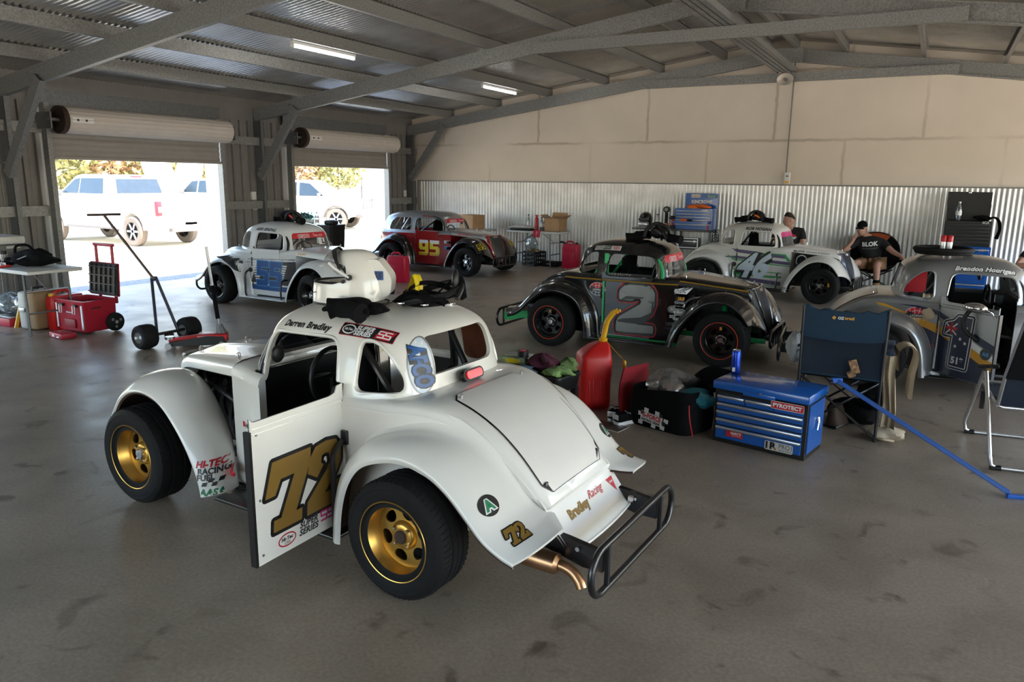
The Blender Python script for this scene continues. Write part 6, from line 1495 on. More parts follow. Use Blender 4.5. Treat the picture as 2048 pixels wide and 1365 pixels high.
t = thing('socket_set', 'red tray of silver sockets at the front of the left table', 'tool set', (-9.38, 4.75, .746), .0)
MB().box((0, 0, .012), (.34, .14, .024), bev=.004).build('tray', M['red_plastic'], t)
for k in range(9):
    for j in range(2): MB().cyl((-.145+.036*k, -.03+.05*j, .02), (-.145+.036*k, -.03+.05*j, .05), .011, n=10).build('socket', M['chrome'], t)
b = MB(); cloth_lump(b, (-9.42, 4.90, .79), (.13, .06, .045), 63, .35); tag(b.build('dark_cloth', M['fabric_black']), 'dark cloth heap behind the red socket tray on the left table', 'cloth')
t = thing('hard_case', 'tan and grey hard case standing under the left folding table', 'case', (-9.15, 5.06, 0), .12)
for s, m, nm in ((-1, 'case_grey', 'front_shell'), (1, 'tan_case', 'rear_shell')): MB().box((s*.075, 0, .23), (.14, .36, .44), bev=.035, seg=3).build(nm, M[m], t)
MB().box((-.002, 0, .23), (.02, .37, .455), bev=.008).build('rim', M['cooler_grey'], t)
b = MB(); b.box((-.06, -.188, .24), (.09, .02, .05), bev=.004); b.build('latch', M['steel'], t); MB().tube([(0, -.08, .45), (0, -.08, .49), (0, .08, .49), (0, .08, .45)], .012, 8).build('handle', M['black_plastic'], t)
t = thing('jack_stand', 'small yellow and white jack stand beside the hard case', 'jack stand', (-9.42, 4.98, 0))
for k in range(3):
    a = k*2*PI/3+.5; MB().plate([[(.0, .23), (.03, .23), (.10, 0), (.06, 0)]], .02, Matrix.Rotation(a, 4, 'Z') @ XZ).build('leg', M['yellow_plastic' if k else 'white_vinyl'], t, smooth=False)
MB().cyl((0, 0, .16), (0, 0, .27), .025, n=12).build('column', M['yellow_plastic'], t)
t = thing('organiser_case', 'clear-lidded red organiser case under the left folding table', 'organiser case', (-9.72, 5.0, 0))
MB().box((0, 0, .05), (.44, .26, .10), bev=.01).build('tray', M['red_case'], t); MB().box((0, 0, .115), (.45, .27, .03), bev=.01).build('lid', M['clear'], t)
for k in range(4): MB().box((-.16+.11*k, -.07, .105), (.07, .08, .03), bev=.004).build('parts_cup', M['white_vinyl'], t)
b = MB(); cloth_lump(b, (-9.75, 5.05, .25), (.2, .13, .13), 65, .35, nu=28); tag(b.build('plastic_bag', clear_mat('pale_bag', (.85, .92, .97), .12, .1, .3, (.5, .6, .68))), 'pale translucent plastic bag on the red organiser case', 'bag')
# red rolling toolbox
t = thing('rolling_toolbox', 'red rolling toolbox with raised lid and telescopic handle', 'toolbox', (-8.55, 5.04, 0))
b = MB(); O_ = rrect(.54, .40, .02, 3); b.loft([[Vector((p[0]*k, .2+p[1]*k, z)) for p in O_] for z, k in ((.03, .93), (.05, .96), (.36, 1.), (.37, 1.02), (.385, 1.02))]+[[Vector((p[0]*.93, .2+p[1]*.92, z)) for p in O_] for z in (.385, .12)], True, True, True); b.build('tub', M['red_case'], t, angle=30)
b = MB(); b.plate([rpoly([(-.25, 0), (.27, 0), (.25, .37), (-.27, .37)], .02)], .03, Matrix.Translation((.0, .43, .40)) @ Matrix.Rotation(math.radians(84), 4, 'X')); lid = b.build('lid', M['black_plastic'], t, smooth=False)
b = MB(); Ml = Matrix.Translation((.0, .41, .40)) @ Matrix.Rotation(math.radians(84), 4, 'X'); b.at(Ml)
for k in range(6): b.box((-.22+.09*k, .185, 0), (.02, .34, .02))
for k in range(4): b.box((.0, .03+.10*k, 0), (.50, .014, .03))
b.build('lid_ribs', [mat('lid_grey', (.035, .035, .04), .5)], lid, smooth=False)
b = MB(); b.at(Matrix.Translation((.0, .445, .40)) @ Matrix.Rotation(math.radians(84), 4, 'X')); b.plate([rpoly([(-.26, -.01), (.28, -.01), (.26, .38), (-.28, .38)], .02)], .012); b.build('lid_shell', M['red_case'], lid, smooth=False)
for s in (1, -1): MB().b2((s*.15-.012, .47, .3), (s*.15+.012, .50, .98), .004).build('handle_post', M['red_case'], t)
MB().box((0, .485, .985), (.37, .04, .035), bev=.01).build('handle_grip', M['red_case'], t)
for s in (-1, 1):
    w = sub('wheel', t, (s*.275, .36, .11)); MB().lathe([(.03, -.03), (.09, -.03), (.105, -.02), (.11, 0), (.105, .02), (.09, .03), (.03, .03)], (0, 0, 0), (1, 0, 0), 32).build('tire', M['rubber'], w)
    b = MB(); b.cyl((s*.02, 0, 0), (s*.036, 0, 0), .02, n=12); b.build('hub', M['steel'], w)
    for k in range(3): MB().box((s*.028, .055*math.cos(k*2.1+.4), .055*math.sin(k*2.1+.4)), (.01, .03, .03), bev=.004).build('spoke_gap', M['sheet_grey'], w)
for s in (-1, 1): MB().b2((s*.235-.014, -.008, .06), (s*.235+.014, .004, .34)).build('corner_strip', M['alu'], t, smooth=False)
for x in (-.12, .13): 
    b = MB(); b.box((x, -.012, .33), (.07, .03, .03), bev=.006); lt = b.build('latch', M['black_plastic'], t); MB().tube([(x-.02, -.03, .33), (x-.02, -.035, .24), (x+.02, -.035, .24), (x+.02, -.03, .33)], .006, 6).build('latch_bail', M['alu'], lt)
decal('maker_script', fit(text2d('Milwaukee', shear=.4, bold=.02), .12), (.0, -.006, .25), (1, 0, 0), (0, 0, 1), M['white_vinyl'], t); decal('side_text', fit(text2d('PACKOUT', bold=.03), .12), (.272, .15, .30), (0, 1, 0), (0, 0, 1), M['black_vinyl'], t)
MB().box((0, -.004, .12), (.2, .015, .10), bev=.006).build('grip_recess', [mat('red_deep', (.25, .006, .015), .5)], t)
t = thing('drill_case', 'small flat red case on the floor before the rolling toolbox', 'case', (-8.42, 4.86, 0), -.1)
MB().box((0, 0, .032), (.28, .17, .06), bev=.012).build('case_body', M['red_case'], t); MB().box((-.03, -.087, .03), (.05, .01, .03), bev=.003).build('latch', M['white_vinyl'], t); MB().tube([(.09, -.085, .03), (.09, -.11, .03), (.14, -.11, .03), (.14, -.085, .03)], .005, 6).build('handle', M['alu'], t)

# ---- two-wheeled push cart and trolley jack ----------------------------------------------
t = thing('push_cart', 'black tubular push cart with T handle on two fat wheels', 'cart', (-7.13, 5.24, 0))
MB().cyl((0, -.27, .13), (0, .27, .13), .017, n=10).build('axle', M['black_metal'], t)
b = MB(); b.tube([(0, -.13, .13), (-.22, .02, .70)], .016, 8); b.tube([(0, .13, .13), (-.20, .06, .70)], .016, 8); b.box((-.21, .04, .70), (.05, .06, .04), bev=.006); b.build('frame', [mat('cart_blue', (.02, .022, .04), .4)], t)
MB().tube([(-.20, .04, .68), (-1.00, .06, 1.345)], .015, 8).build('drawbar', [mat('cart_brown', (.09, .055, .045), .45)], t); MB().tube([(-1.24, .02, 1.345), (-.78, .10, 1.365)], .014, 8).build('handle', M['rusty'], t)
b = MB(); b.box((.02, .0, .09), (.05, .09, .06), bev=.006); b.build('hook_plate', M['rusty'], t)
for s in (1, -1):
    w = sub('wheel', t, (0, s*.27, .13)); MB().lathe([(.06, -.085), (.10, -.09), (.122, -.075), (.13, -.04), (.13, .04), (.122, .075), (.10, .09), (.06, .085)], (0, 0, 0), (0, 1, 0), 36, False).build('tire', M['rubber'], w)
    MB().lathe([(.062, -.085), (.066, -.08), (.055, -.06), (.05, -.02), (.02, -.03), (.018, -.06), (0, -.06)], (0, 0, 0), (0, 1, 0), 30, False).build('rim', M['alu'], w); MB().lathe([(.062, .085), (.066, .08), (.055, .06), (.05, .02), (.0, .03)], (0, 0, 0), (0, 1, 0), 30, False).build('rim', M['alu'], w)
t = thing('trolley_jack', 'red trolley jack with upright foam-gripped handle behind the white bonnet', 'trolley jack', (-6.72, 5.36, 0), math.radians(42))
b = MB()
for s in (1, -1): b.plate([[(-.36, .03), (-.36, .06), (.05, .13), (.22, .12), (.25, .05), (.2, .03)]], .012, Matrix.Translation((0, s*.09, 0)) @ XZ)
b.build('side_frame', M['black_metal'], t, smooth=False); MB().box((.10, 0, .105), (.30, .19, .08), bev=.015).build('power_unit', M['red_plastic'], t); MB().plate([[(-.34, .07), (.0, .11), (.0, .14), (-.34, .10)]], .07, XZ).build('lift_arm', M['red_plastic'], t, smooth=False)
MB().cyl((-.33, 0, .09), (-.33, 0, .12), .05, n=20).build('saddle', M['steel'], t)
for x in (-.33, .2):
    for s in (1, -1): MB().cyl((x, s*.1, .035), (x, s*.13, .035), .034, n=16).build('wheel', M['steel'], t)
b = MB(); b.tube([(.19, 0, .13), (.17, 0, .24)], [.06, .03], 10); b.build('handle_socket', M['galv_dark'], t)
MB().tube([(.17, 0, .22), (.10, -.03, 1.07)], .0155, 10).build('handle', M['steel'], t); MB().tube([(.163, -.003, .30), (.133, -.016, .66)], .022, 10).build('foam_grip', M['fabric_black'], t)

# ---- drinks table behind car 55 ----------------------------------------------------------
t = thing('draped_table', 'small black-clothed table with drinks before the second roller door', 'table', (-10.5, 10.75, 0), .0)
b = MB(); b.box((0, 0, .88), (1.25, .55, .03), bev=.01); b.build('tabletop', M['fabric_black'], t)
rows = []
for z in (.88, .6, .3, .02): rows.append([Vector((p[0]*(1+.02*math.sin(k*1.3)*(1-z)), p[1]*(1+.05*math.sin(k*1.3)*(1-z)), z)) for k, p in enumerate(rrect(1.25, .55, .03, 10))])
MB().loft(rows, True).build('cloth_skirt', M['fabric_black'], t)
for sx in (-.58, .58):
    for sy in (-.24, .24): MB().cyl((sx, sy, 0), (sx, sy, .86), .014, n=8).build('leg', M['steel'], t)
b = MB(); b.b2((.30, -.282, .35), (.36, -.276, .88)); b.build('purple_stripe', [mat('purple', (.2, .05, .5), .6)], t, smooth=False)
def bottle(label, x, y, z, liq, h=.26, r=.042, cap='light_blue', group=None, name='drink_bottle'):
    t = thing(name, label, 'bottle', (x, y, z), 0, group)
    b = MB(); b.lathe([(0, 0), (r*.9, 0), (r, .01), (r, h*.55), (r*.9, h*.66), (r*.4, h*.84), (r*.34, h*.86), (r*.34, h*.93), (0, h*.93)], n=22); b.build('bottle_body', liq, t)
    MB().cyl((0, 0, h*.92), (0, 0, h), r*.42, n=14).build('cap', M[cap], t); MB().cyl((0, 0, h*.28), (0, 0, h*.5), r*1.02, n=22).build('label', M['white_vinyl'], t)
    return t
LIQ = clear_mat('aqua_drink', (.45, .85, .85), .08, .05, .25, (.1, .5, .45)); WAT = clear_mat('water_bottle', (.8, .88, .95), .1, .05, .15, (.6, .7, .8)); COLA = clear_mat('clear_bottle', (.8, .82, .85), .1, .05, .2, (.55, .57, .6))
for k in range(4):
    x = -10.44+.085*k
    bottle(['aqua drink bottle on the black-clothed table, leftmost of the row', 'aqua drink bottle on the black-clothed table, second from the left', 'aqua drink bottle on the black-clothed table, third from the left', 'aqua drink bottle on the black-clothed table, rightmost of the row'][k], x, 10.72, .895, LIQ, group='aqua bottles on the black-clothed table')
bottle('clear water bottle on the black-clothed table, right of the aqua bottles', -10.06, 10.72, .895, WAT, .27)
t = thing('dark_helmet', 'dark helmet in the left corner of the black-clothed drinks table', 'helmet', (-10.78, 10.72, .895)); MB().ell((0, 0, .16), (.17, .14, .13)).build('helmet_shell', M['navy'], t); b = MB(); cloth_lump(b, (.02, -.03, .05), (.15, .12, .06), 71, .3); b.build('helmet_bag', M['paper'], t)
b = MB(); cloth_lump(b, (-10.55, 10.9, 1.0), (.2, .12, .12), 73, .35); tag(b.build('dark_jacket', M['fabric_black']), 'black jacket heaped behind the helmet on the drinks table', 'jacket')
b = MB(); cloth_lump(b, (-10.58, 10.66, .96), (.06, .05, .05), 74, .3); tag(b.build('blue_glove', M['light_blue']), 'bright blue glove between helmet and aqua bottles', 'glove')
t = thing('wheelie_bin', 'black rubbish bin with labels right of the drinks table', 'bin', (-9.70, 10.7, 0), .1)
b = MB(); b.loft([[Vector((p[0]*k, p[1]*k, z)) for p in rrect(.34, .45, .05, 4)] for z, k in ((.02, .8), (.9, 1.), (.93, 1.04), (.95, 1.04))], True, True, True); b.build('bin_body', M['black_plastic'], t); b = MB(); b.box((.02, -.02, .99), (.2, .2, .08), bev=.03); b.build('lid', M['black_plastic'], t)
MB().b2((-.15, -.235, .62), (-.08, -.222, .82)).build('paper_label', M['paper'], t, smooth=False); MB().b2((-.15, -.24, .82), (-.08, -.224, .9)).build('yellow_label', M['yellow_vinyl'], t, smooth=False)
for s in (-1, 1): MB().cyl((s*.14, .2, .07), (s*.18, .2, .07), .07, n=16).build('wheel', M['rubber'], t)

# ---- along the back wall --------------------------------------------------------------
def carton(label, loc, rz, d, open_=False):
    t = thing('cardboard_box', label, 'box', loc, rz); w, l, h = d
    b = MB(); b.b2((-w/2, -l/2, 0), (w/2, l/2, .005)); b.b2((-w/2, -l/2, 0), (w/2, -l/2+.006, h)); b.b2((-w/2, l/2-.006, 0), (w/2, l/2, h)); b.b2((-w/2, -l/2, 0), (-w/2+.006, l/2, h)); b.b2((w/2-.006, -l/2, 0), (w/2, l/2, h))
    b.build('carton', M['cardboard'], t, smooth=False)
    if open_:
        for s in (1, -1): MB().box((s*(w/2+.05), 0, h+.03), (.13, l, .006), Matrix.Rotation(s*-.6, 3, 'Y')).build('flap', M['cardboard'], t, smooth=False)
        MB().box((0, l/2+.04, h+.05), (w, .006, .13), Matrix.Rotation(-.4, 3, 'X')).build('flap', M['cardboard'], t, smooth=False)
    else:
        for s in (1, -1): MB().b2((s*.002, -l/2, h), (s*w/2, l/2, h+.005)).build('flap', M['cardboard'], t, smooth=False)
    return t
carton('open brown cardboard box at the right end of the back-wall table', (-6.98, 14.55, .742), 0, (.36, .34, .27), True)
carton('closed pale cardboard box on the table behind the red and silver car', (-8.98, 14.45, .722), -.25, (.42, .36, .30))
b = MB(); cloth_lump(b, (-7.7, 14.5, .79), (.26, .16, .055), 81, .35, nu=28); tag(b.build('paper_heap', M['paper']), 'heap of crumpled white paper and bags on the back-wall table', 'paper')
t = thing('black_tray', 'flat black tray under the paper heap on the back-wall table', 'tray', (-7.68, 14.42, .742)); MB().box((0, 0, .025), (.5, .3, .05), bev=.01).build('tray_body', M['black_plastic'], t); MB().box((0, 0, .052), (.46, .26, .006)).build('tray_insert', M['cooler_grey'], t)
t = thing('fire_extinguisher', 'slim red extinguisher bottle on the back-wall table', 'extinguisher', (-7.40, 14.5, .742)); MB().lathe([(.035, 0), (.04, .01), (.04, .24), (.02, .28), (.015, .30)], n=18).build('cylinder', M['red_plastic'], t); MB().box((0, 0, .315), (.06, .025, .03), bev=.006).build('valve', M['red_vinyl'], t)
bottle('clear bottle with dark cap beside the red extinguisher on the back-wall table', -7.28, 14.5, .742, COLA, .29, .04, 'black_plastic'); bottle('clear bottle with blue cap beside the open cardboard box', -7.19, 14.52, .742, WAT, .31, .045, 'light_blue'); bottle('small clear bottle standing up from the paper heap', -7.68, 14.66, .742, COLA, .33, .035, 'black_plastic')
b = MB(); drape(b, [(-7.26, 14.36, .76), (-7.26, 14.27, .765), (-7.26, 14.235, .74), (-7.26, 14.23, .62)], (.16, 0, 0), .01, 6, 2); tag(b.build('red_rag', M['pink_red'], recalc=False), 'red rag hanging over the front edge of the back-wall table', 'rag')
b = MB(); b.box((-7.13, 14.42, .80), (.06, .06, .115), bev=.01); tag(b.build('dark_carton', M['fabric_black']), 'small dark carton before the open cardboard box', 'carton')
t = thing('milk_crate', 'black milk crate full of empties under the back-wall table', 'crate', (-7.45, 14.50, 0), -.3)
for s in (1, -1):
    for ax in (0, 1):
        b = MB(); L = [rrect(.36, .3, .02, 2)]
        for i in range(5):
            for j in range(3): L.append(rrect(.045, .055, .008, 1, -.13+.065*i, -.085+.085*j)[::-1])
        b.plate(L, .012, Matrix.Rotation(ax*PI/2, 4, 'Z') @ Matrix.Translation((0, s*.175, .155)) @ XZ); b.build('crate_side', M['black_plastic'], t, smooth=False)
MB().b2((-.175, -.175, .0), (.175, .175, .015)).build('crate_base', M['black_plastic'], t, smooth=False)
for k in range(7):
    x, y = -7.57+.04*k, 14.45+.05*(k % 3); tt = thing('empty_can', 'brass-coloured drink can lying in the black milk crate', 'can', (x, y, .28+.02*(k % 2)), k, 'empty cans in the milk crate'); b = MB(); b.at(Matrix.Rotation(.9, 4, 'X')); b.lathe([(.026, -.06), (.032, -.05), (.032, .045), (.026, .06)], n=14); b.build('can_body', M['brass'] if k % 2 else M['steel'], tt); b = MB(); b.at(Matrix.Rotation(.9, 4, 'X')); b.cyl((0, 0, .058), (0, 0, .062), .025, n=14); b.build('can_end', M['alu'], tt)
b = MB(); cloth_lump(b, (-7.56, 14.62, .47), (.12, .09, .16), 83, .3); tag(b.build('clear_bag', clear_mat('bin_bag', (.9, .92, .93), .1, .1, .4, (.65, .68, .7))), 'clear plastic bag standing up behind the milk crate', 'bag')
t = thing('flat_case', 'flat dark case on the floor right of the milk crate', 'case', (-7.05, 14.55, 0)); MB().box((0, 0, .05), (.35, .3, .10), bev=.01).build('case_body', M['dark_inside'], t); MB().box((0, -.152, .06), (.1, .012, .03), bev=.004).build('handle', M['cooler_grey'], t)

# shelf bench with tool chests
t = thing('workbench', 'black steel bench against the corrugated wall under the open blue chest', 'bench', (-4.5, 14.7, 0))
MB().b2((-.75, -.25, .86), (.86, .25, .895), .004).build('benchtop', M['black_metal'], t)
for x in (-.14, .12, .80):
    for y in (-.21, .21): MB().b2((x-.02, y-.02, 0), (x+.02, y+.02, .86)).build('leg', M['black_metal'], t, smooth=False)
MB().b2((-.16, -.24, .52), (.84, .24, .55)).build('lower_shelf', M['black_metal'], t, smooth=False)
t = thing('aluminium_case', 'small silver-edged case on the lower shelf of the black bench', 'case', (-4.1, 14.55, .552)); MB().box((0, 0, .09), (.38, .24, .18), bev=.008).build('case_body', M['dkgrey_vinyl'], t)
b = MB(); 
for z in (.005, .125, .178): b.b2((-.195, -.128, z-.006), (.195, -.118, z+.006))
for x in (-.188, .188): b.b2((x-.007, -.128, 0), (x+.007, -.118, .18))
b.build('edge_trim', M['alu'], t, smooth=False)
for x in (-.13, .13): MB().box((x, -.13, .12), (.04, .015, .05), bev=.003).build('latch', M['alu'], t)
T2 = tool_chest('tool_chest', 'bright blue tool chest with open lettered lid on the black bench', (-4.40, 14.47, .897), 0, .72, .36, .40, M['blue_chest'], M['blue_chest'], M['alu'], [(1, 1), (2, 1), (1, 1), (1, 1.4), (1, 1.4)], lidh=.0)
MB().b2((.10, .34, .40), (.73, .365, .68), .004).build('lid', M['blue_chest'], T2, smooth=False)
MB().b2((.02, -.16, .12), (.68, .0, .16)).build('open_drawer', M['blue_chest'], T2, smooth=False)
def ld(name, t, x, z, m, lift=.002): return decal(name, t, (x, .339, z), (1, 0, 0), (0, 0, 1), m, T2, None, lift)
ld('lid_lettering', fit(text2d('KINCROME', bold=.02, shear=.1), .40, .07), .42, .52, M['white_vinyl']); ld('lid_sticker', poly2d(rrect(.18, .07, .01)), .30, .63, M['paper']); ld('lid_sticker_text', fit(text2d('HI-TEC OILS'), .15), .30, .63, M['red_vinyl'], .003); ld('lid_oval', poly2d(ell2d(.12, .035)), .60, .625, M['teal']); ld('lid_oval_text', fit(text2d('Penrite', shear=.3), .15), .60, .625, M['white_vinyl'], .003)
decal('front_sticker', poly2d(rrect(.12, .03, .004)), (.58, -.02, .365), (1, 0, 0), (0, 0, 1), M['white_vinyl'], T2); MB().b2((.64, -.02, .0), (.67, -.01, .17)).build('red_strap', M['pink_red'], T2, smooth=False)
b = MB(); cloth_lump(b, (-3.98, 14.62, 1.33), (.2, .12, .05), 87, .3); tag(b.build('orange_cloth', M['orange_plastic']), 'orange cloth in the open top of the blue chest on the bench', 'cloth')
t = thing('impact_driver', 'orange driver lying on the pulled-out drawer of the blue bench chest', 'power tool', (-4.2, 14.40, 1.075)); MB().box((0, 0, .0), (.14, .05, .05), bev=.015).build('tool_body', M['orange_plastic'], t); MB().cyl((.06, 0, 0), (.16, 0, 0), .016, n=12).build('chuck', M['black_plastic'], t)
t = thing('bench_helmet', 'black helmet with silver chin at the left end of the black bench', 'helmet', (-5.02, 14.6, .897)); MB().ell((0, 0, .17), (.135, .15, .14)).build('helmet_shell', M['black_paint'], t); MB().box((0, -.11, .07), (.2, .1, .09), bev=.03).build('chin_bar', M['alu'], t); MB().box((0, -.13, .16), (.21, .06, .06), bev=.02).build('visor', M['dkgrey_vinyl'], t)
bottle('white bottle next to the black helmet on the bench', -4.78, 14.6, .897, M['white_vinyl'], .27, .04, 'black_plastic')
t = thing('lamp_stand', 'black work lamp with round head on the bench', 'work lamp', (-4.62, 14.65, .897)); MB().tube([(0, 0, 0), (0, 0, .30)], .035).build('lamp_body', M['black_plastic'], t); MB().cyl((0, -.03, .36), (0, .03, .36), .062, n=24).build('lamp_head', M['black_plastic'], t); MB().cyl((0, -.036, .36), (0, -.03, .36), .035, n=20).build('lamp_lens', M['grey_vinyl'], t)
t = thing('small_can', 'orange tool holder beside the work lamp on the bench', 'can', (-4.56, 14.5, .897)); MB().lathe([(.04, 0), (.045, .02), (.035, .10)], n=16).build('can_body', M['orange_plastic'], t); MB().cyl((0, 0, .10), (0, 0, .13), .02, n=12).build('can_cap', M['black_plastic'], t)
t = thing('cordless_drill', 'black and red cordless drill standing on the bench left of the blue chest', 'power tool', (-4.43, 14.45, .897)); MB().box((0, 0, .04), (.08, .11, .07), bev=.01).build('battery', M['black_plastic'], t); MB().box((0, 0, .13), (.045, .05, .16), bev=.012).build('grip', M['red_case'], t); MB().box((0, -.03, .22), (.06, .19, .07), bev=.02).build('motor_body', M['black_plastic'], t); MB().cyl((0, -.12, .22), (0, -.19, .22), .02, n=12).build('chuck', M['black_metal'], t)
t = thing('power_cable', 'black coiled cable hanging at the right end of the bench', 'cable', (-3.60, 14.5, .80)); MB().tube([(.06*math.cos(k*.5), .01*math.sin(k), .09*math.sin(k*.5)-.004*k) for k in range(40)], .008, 6).build('coil', M['black_plastic'], t); MB().box((.0, .0, .08), (.04, .03, .06), bev=.006).build('plug', M['black_plastic'], t)

# black chest over blue roller cabinet at the right
T3 = tool_chest('roller_cabinet', 'tall blue roller cabinet under the open black tool chest', (.14, 14.3, 0), 0, .70, .46, .82, M['blue_chest'], M['blue_chest'], M['alu'], [(1, 1), (1, 1), (1, 1), (1, 1.5), (1, 1.5)], lidh=0)
decal('maker_plate', fit(text2d('SCA', bold=.05, shear=.3), .1), (.58, -.012, .77), (1, 0, 0), (0, 0, 1), M['alu'], T3)
T4 = tool_chest('tool_chest', 'black tool chest with lid raised on top of the blue roller cabinet', (.15, 14.32, .822), 0, .66, .40, .40, M['chest_black'], M['chest_black'], M['dkgrey_vinyl'], [(1, 1)]*6, lidh=.0)
MB().b2((.0, .37, .40), (.63, .40, .86), .004).build('lid', M['chest_black'], T4, smooth=False); MB().tube([(.02, .1, .40), (.0, .36, .66)], .006, 6).build('lid_stay', M['steel'], T4); MB().tube([(.61, .1, .40), (.63, .36, .66)], .006, 6).build('lid_stay', M['steel'], T4); MB().box((.31, .36, .85), (.04, .02, .04), bev=.004).build('lid_catch', M['chrome'], T4)
decal('maker_plate', fit(text2d('SCA', bold=.05), .1), (.57, -.012, .385), (1, 0, 0), (0, 0, 1), M['alu'], T4)
bottle('clear water bottle standing on the open black tool chest', .33, 14.45, 1.225, WAT, .30, .045, 'white_vinyl')
b = MB(); drape(b, [(.72, 14.45, 1.235), (.82, 14.45, 1.29), (.90, 14.45, 1.24), (.93, 14.45, 1.1), (.90, 14.45, .95)], (0, .25, 0), .02, 8, 4); cloth_lump(b, (.68, 14.5, 1.27), (.12, .12, .045), 91, .3); tag(b.build('black_jacket', M['fabric_black'], recalc=False), 'black jacket slung over the right end of the black tool chest', 'jacket')
# ------------------------------------------------------------------ people
def skin_mesh(nodes, edges, root, mname, sub_=2):
    """grow one continuous surface on a skeleton: nodes {name: (pos, radius)}"""
    names = list(nodes); ix = {n: i for i, n in enumerate(names)}
    me = bpy.data.meshes.new(mname); me.from_pydata([nodes[n][0] for n in names], [(ix[a], ix[c]) for a, c in edges], [])
    ob = bpy.data.objects.new('s', me); COL.objects.link(ob); md = ob.modifiers.new('skin', 'SKIN'); md.use_smooth_shade = True
    for n in names:
        r = nodes[n][1]; r = r if isinstance(r, tuple) else (r, r); v = me.skin_vertices[0].data[ix[n]]; v.radius = r; v.use_root = (n == root)
    sd = ob.modifiers.new('sub', 'SUBSURF'); sd.levels = sub_
    dg = bpy.context.evaluated_depsgraph_get(); dg.update()
    r = bpy.data.meshes.new_from_object(ob.evaluated_get(dg)); bpy.data.objects.remove(ob); r.name = mname; r.materials.clear(); r.materials.append(None)
    for p in r.polygons: p.use_smooth = True
    return r
def head_part(b, c, face, tilt=0.):
    """a head with brow, nose, mouth and ears; c centre of the skull, face the looking direction"""
    f = Vector(face).normalized(); up = Vector((0, 0, 1)); r = f.cross(up).normalized(); up = r.cross(f)
    T_ = Matrix((f, -r, up)).transposed().to_4x4(); T_.translation = Vector(c); b.at(T_); rings = []
    for i in range(17):
        v = i/16; a = PI*v; z = -.125*math.cos(a); L = []
        for k in range(24):
            t = 2*PI*k/24; cc, ss = math.cos(t), math.sin(t); s = math.sin(a)**.75 if 0 < v < 1 else .001
            fx = .095*(1 if cc > 0 else 1.08); x = fx*cc*s; y = .074*ss*s
            if z < -.03: y *= 1-.9*(-.03-z); x = x*(1-.15*(-.03-z)/.1)+(.012 if cc > 0 else .0)*s
            if cc > .85: x += .018*math.exp(-((z+.022)/.022)**2)*(cc-.85)/.15+.006*math.exp(-((z-.022)/.012)**2)-.006*math.exp(-((z-.004)/.010)**2)*(1 if abs(ss) > .2 else 0)+.006*math.exp(-((z+.066)/.012)**2)+.008*math.exp(-((z+.105)/.02)**2)
            L.append(Vector((x, y, z)))
        rings.append(L)
    b.loft(rings, True)
    for s in (1, -1): b.ell((-.012, s*.077, -.01), (.02, .010, .032), Matrix.Rotation(s*.3, 3, 'Z'), 10, 8)
    b.at(Matrix()); return T_
def hand_nodes(nd, ed, wrist, d, n, side_, curl=.3, pre='h'):
    """palm, four fingers and a thumb growing from the wrist node"""
    w = Vector(nd[wrist][0]); d = Vector(d).normalized(); n = Vector(n).normalized(); s = d.cross(n)*side_
    nd[pre+'p'] = (tuple(w+d*.05), (.030, .016)); ed.append((wrist, pre+'p'))
    for k, (o, l) in enumerate(((-.028, .070), (-.010, .080), (.010, .075), (.027, .058))):
        a = w+d*.095+s*o; q = d*math.cos(curl)-n*math.sin(curl); q2 = d*math.cos(curl*2.4)-n*math.sin(curl*2.4)
        for j, p in enumerate((a, a+q*l*.5, a+q*l*.5+q2*l*.5)):
            nd['%s%d%d' % (pre, k, j)] = (tuple(p), .0085-.001*j); ed.append((('%s%d%d' % (pre, k, j-1)) if j else pre+'p', '%s%d%d' % (pre, k, j)))
    a = w+d*.035-s*.036; b_ = a+d*.03-s*.018-n*.008; c_ = b_+d*.028-s*.004-n*.008
    for j, p in enumerate((a, b_, c_)):
        nd['%st%d' % (pre, j)] = (tuple(p), .0095-.001*j); ed.append((('%st%d' % (pre, j-1)) if j else pre+'p', '%st%d' % (pre, j)))
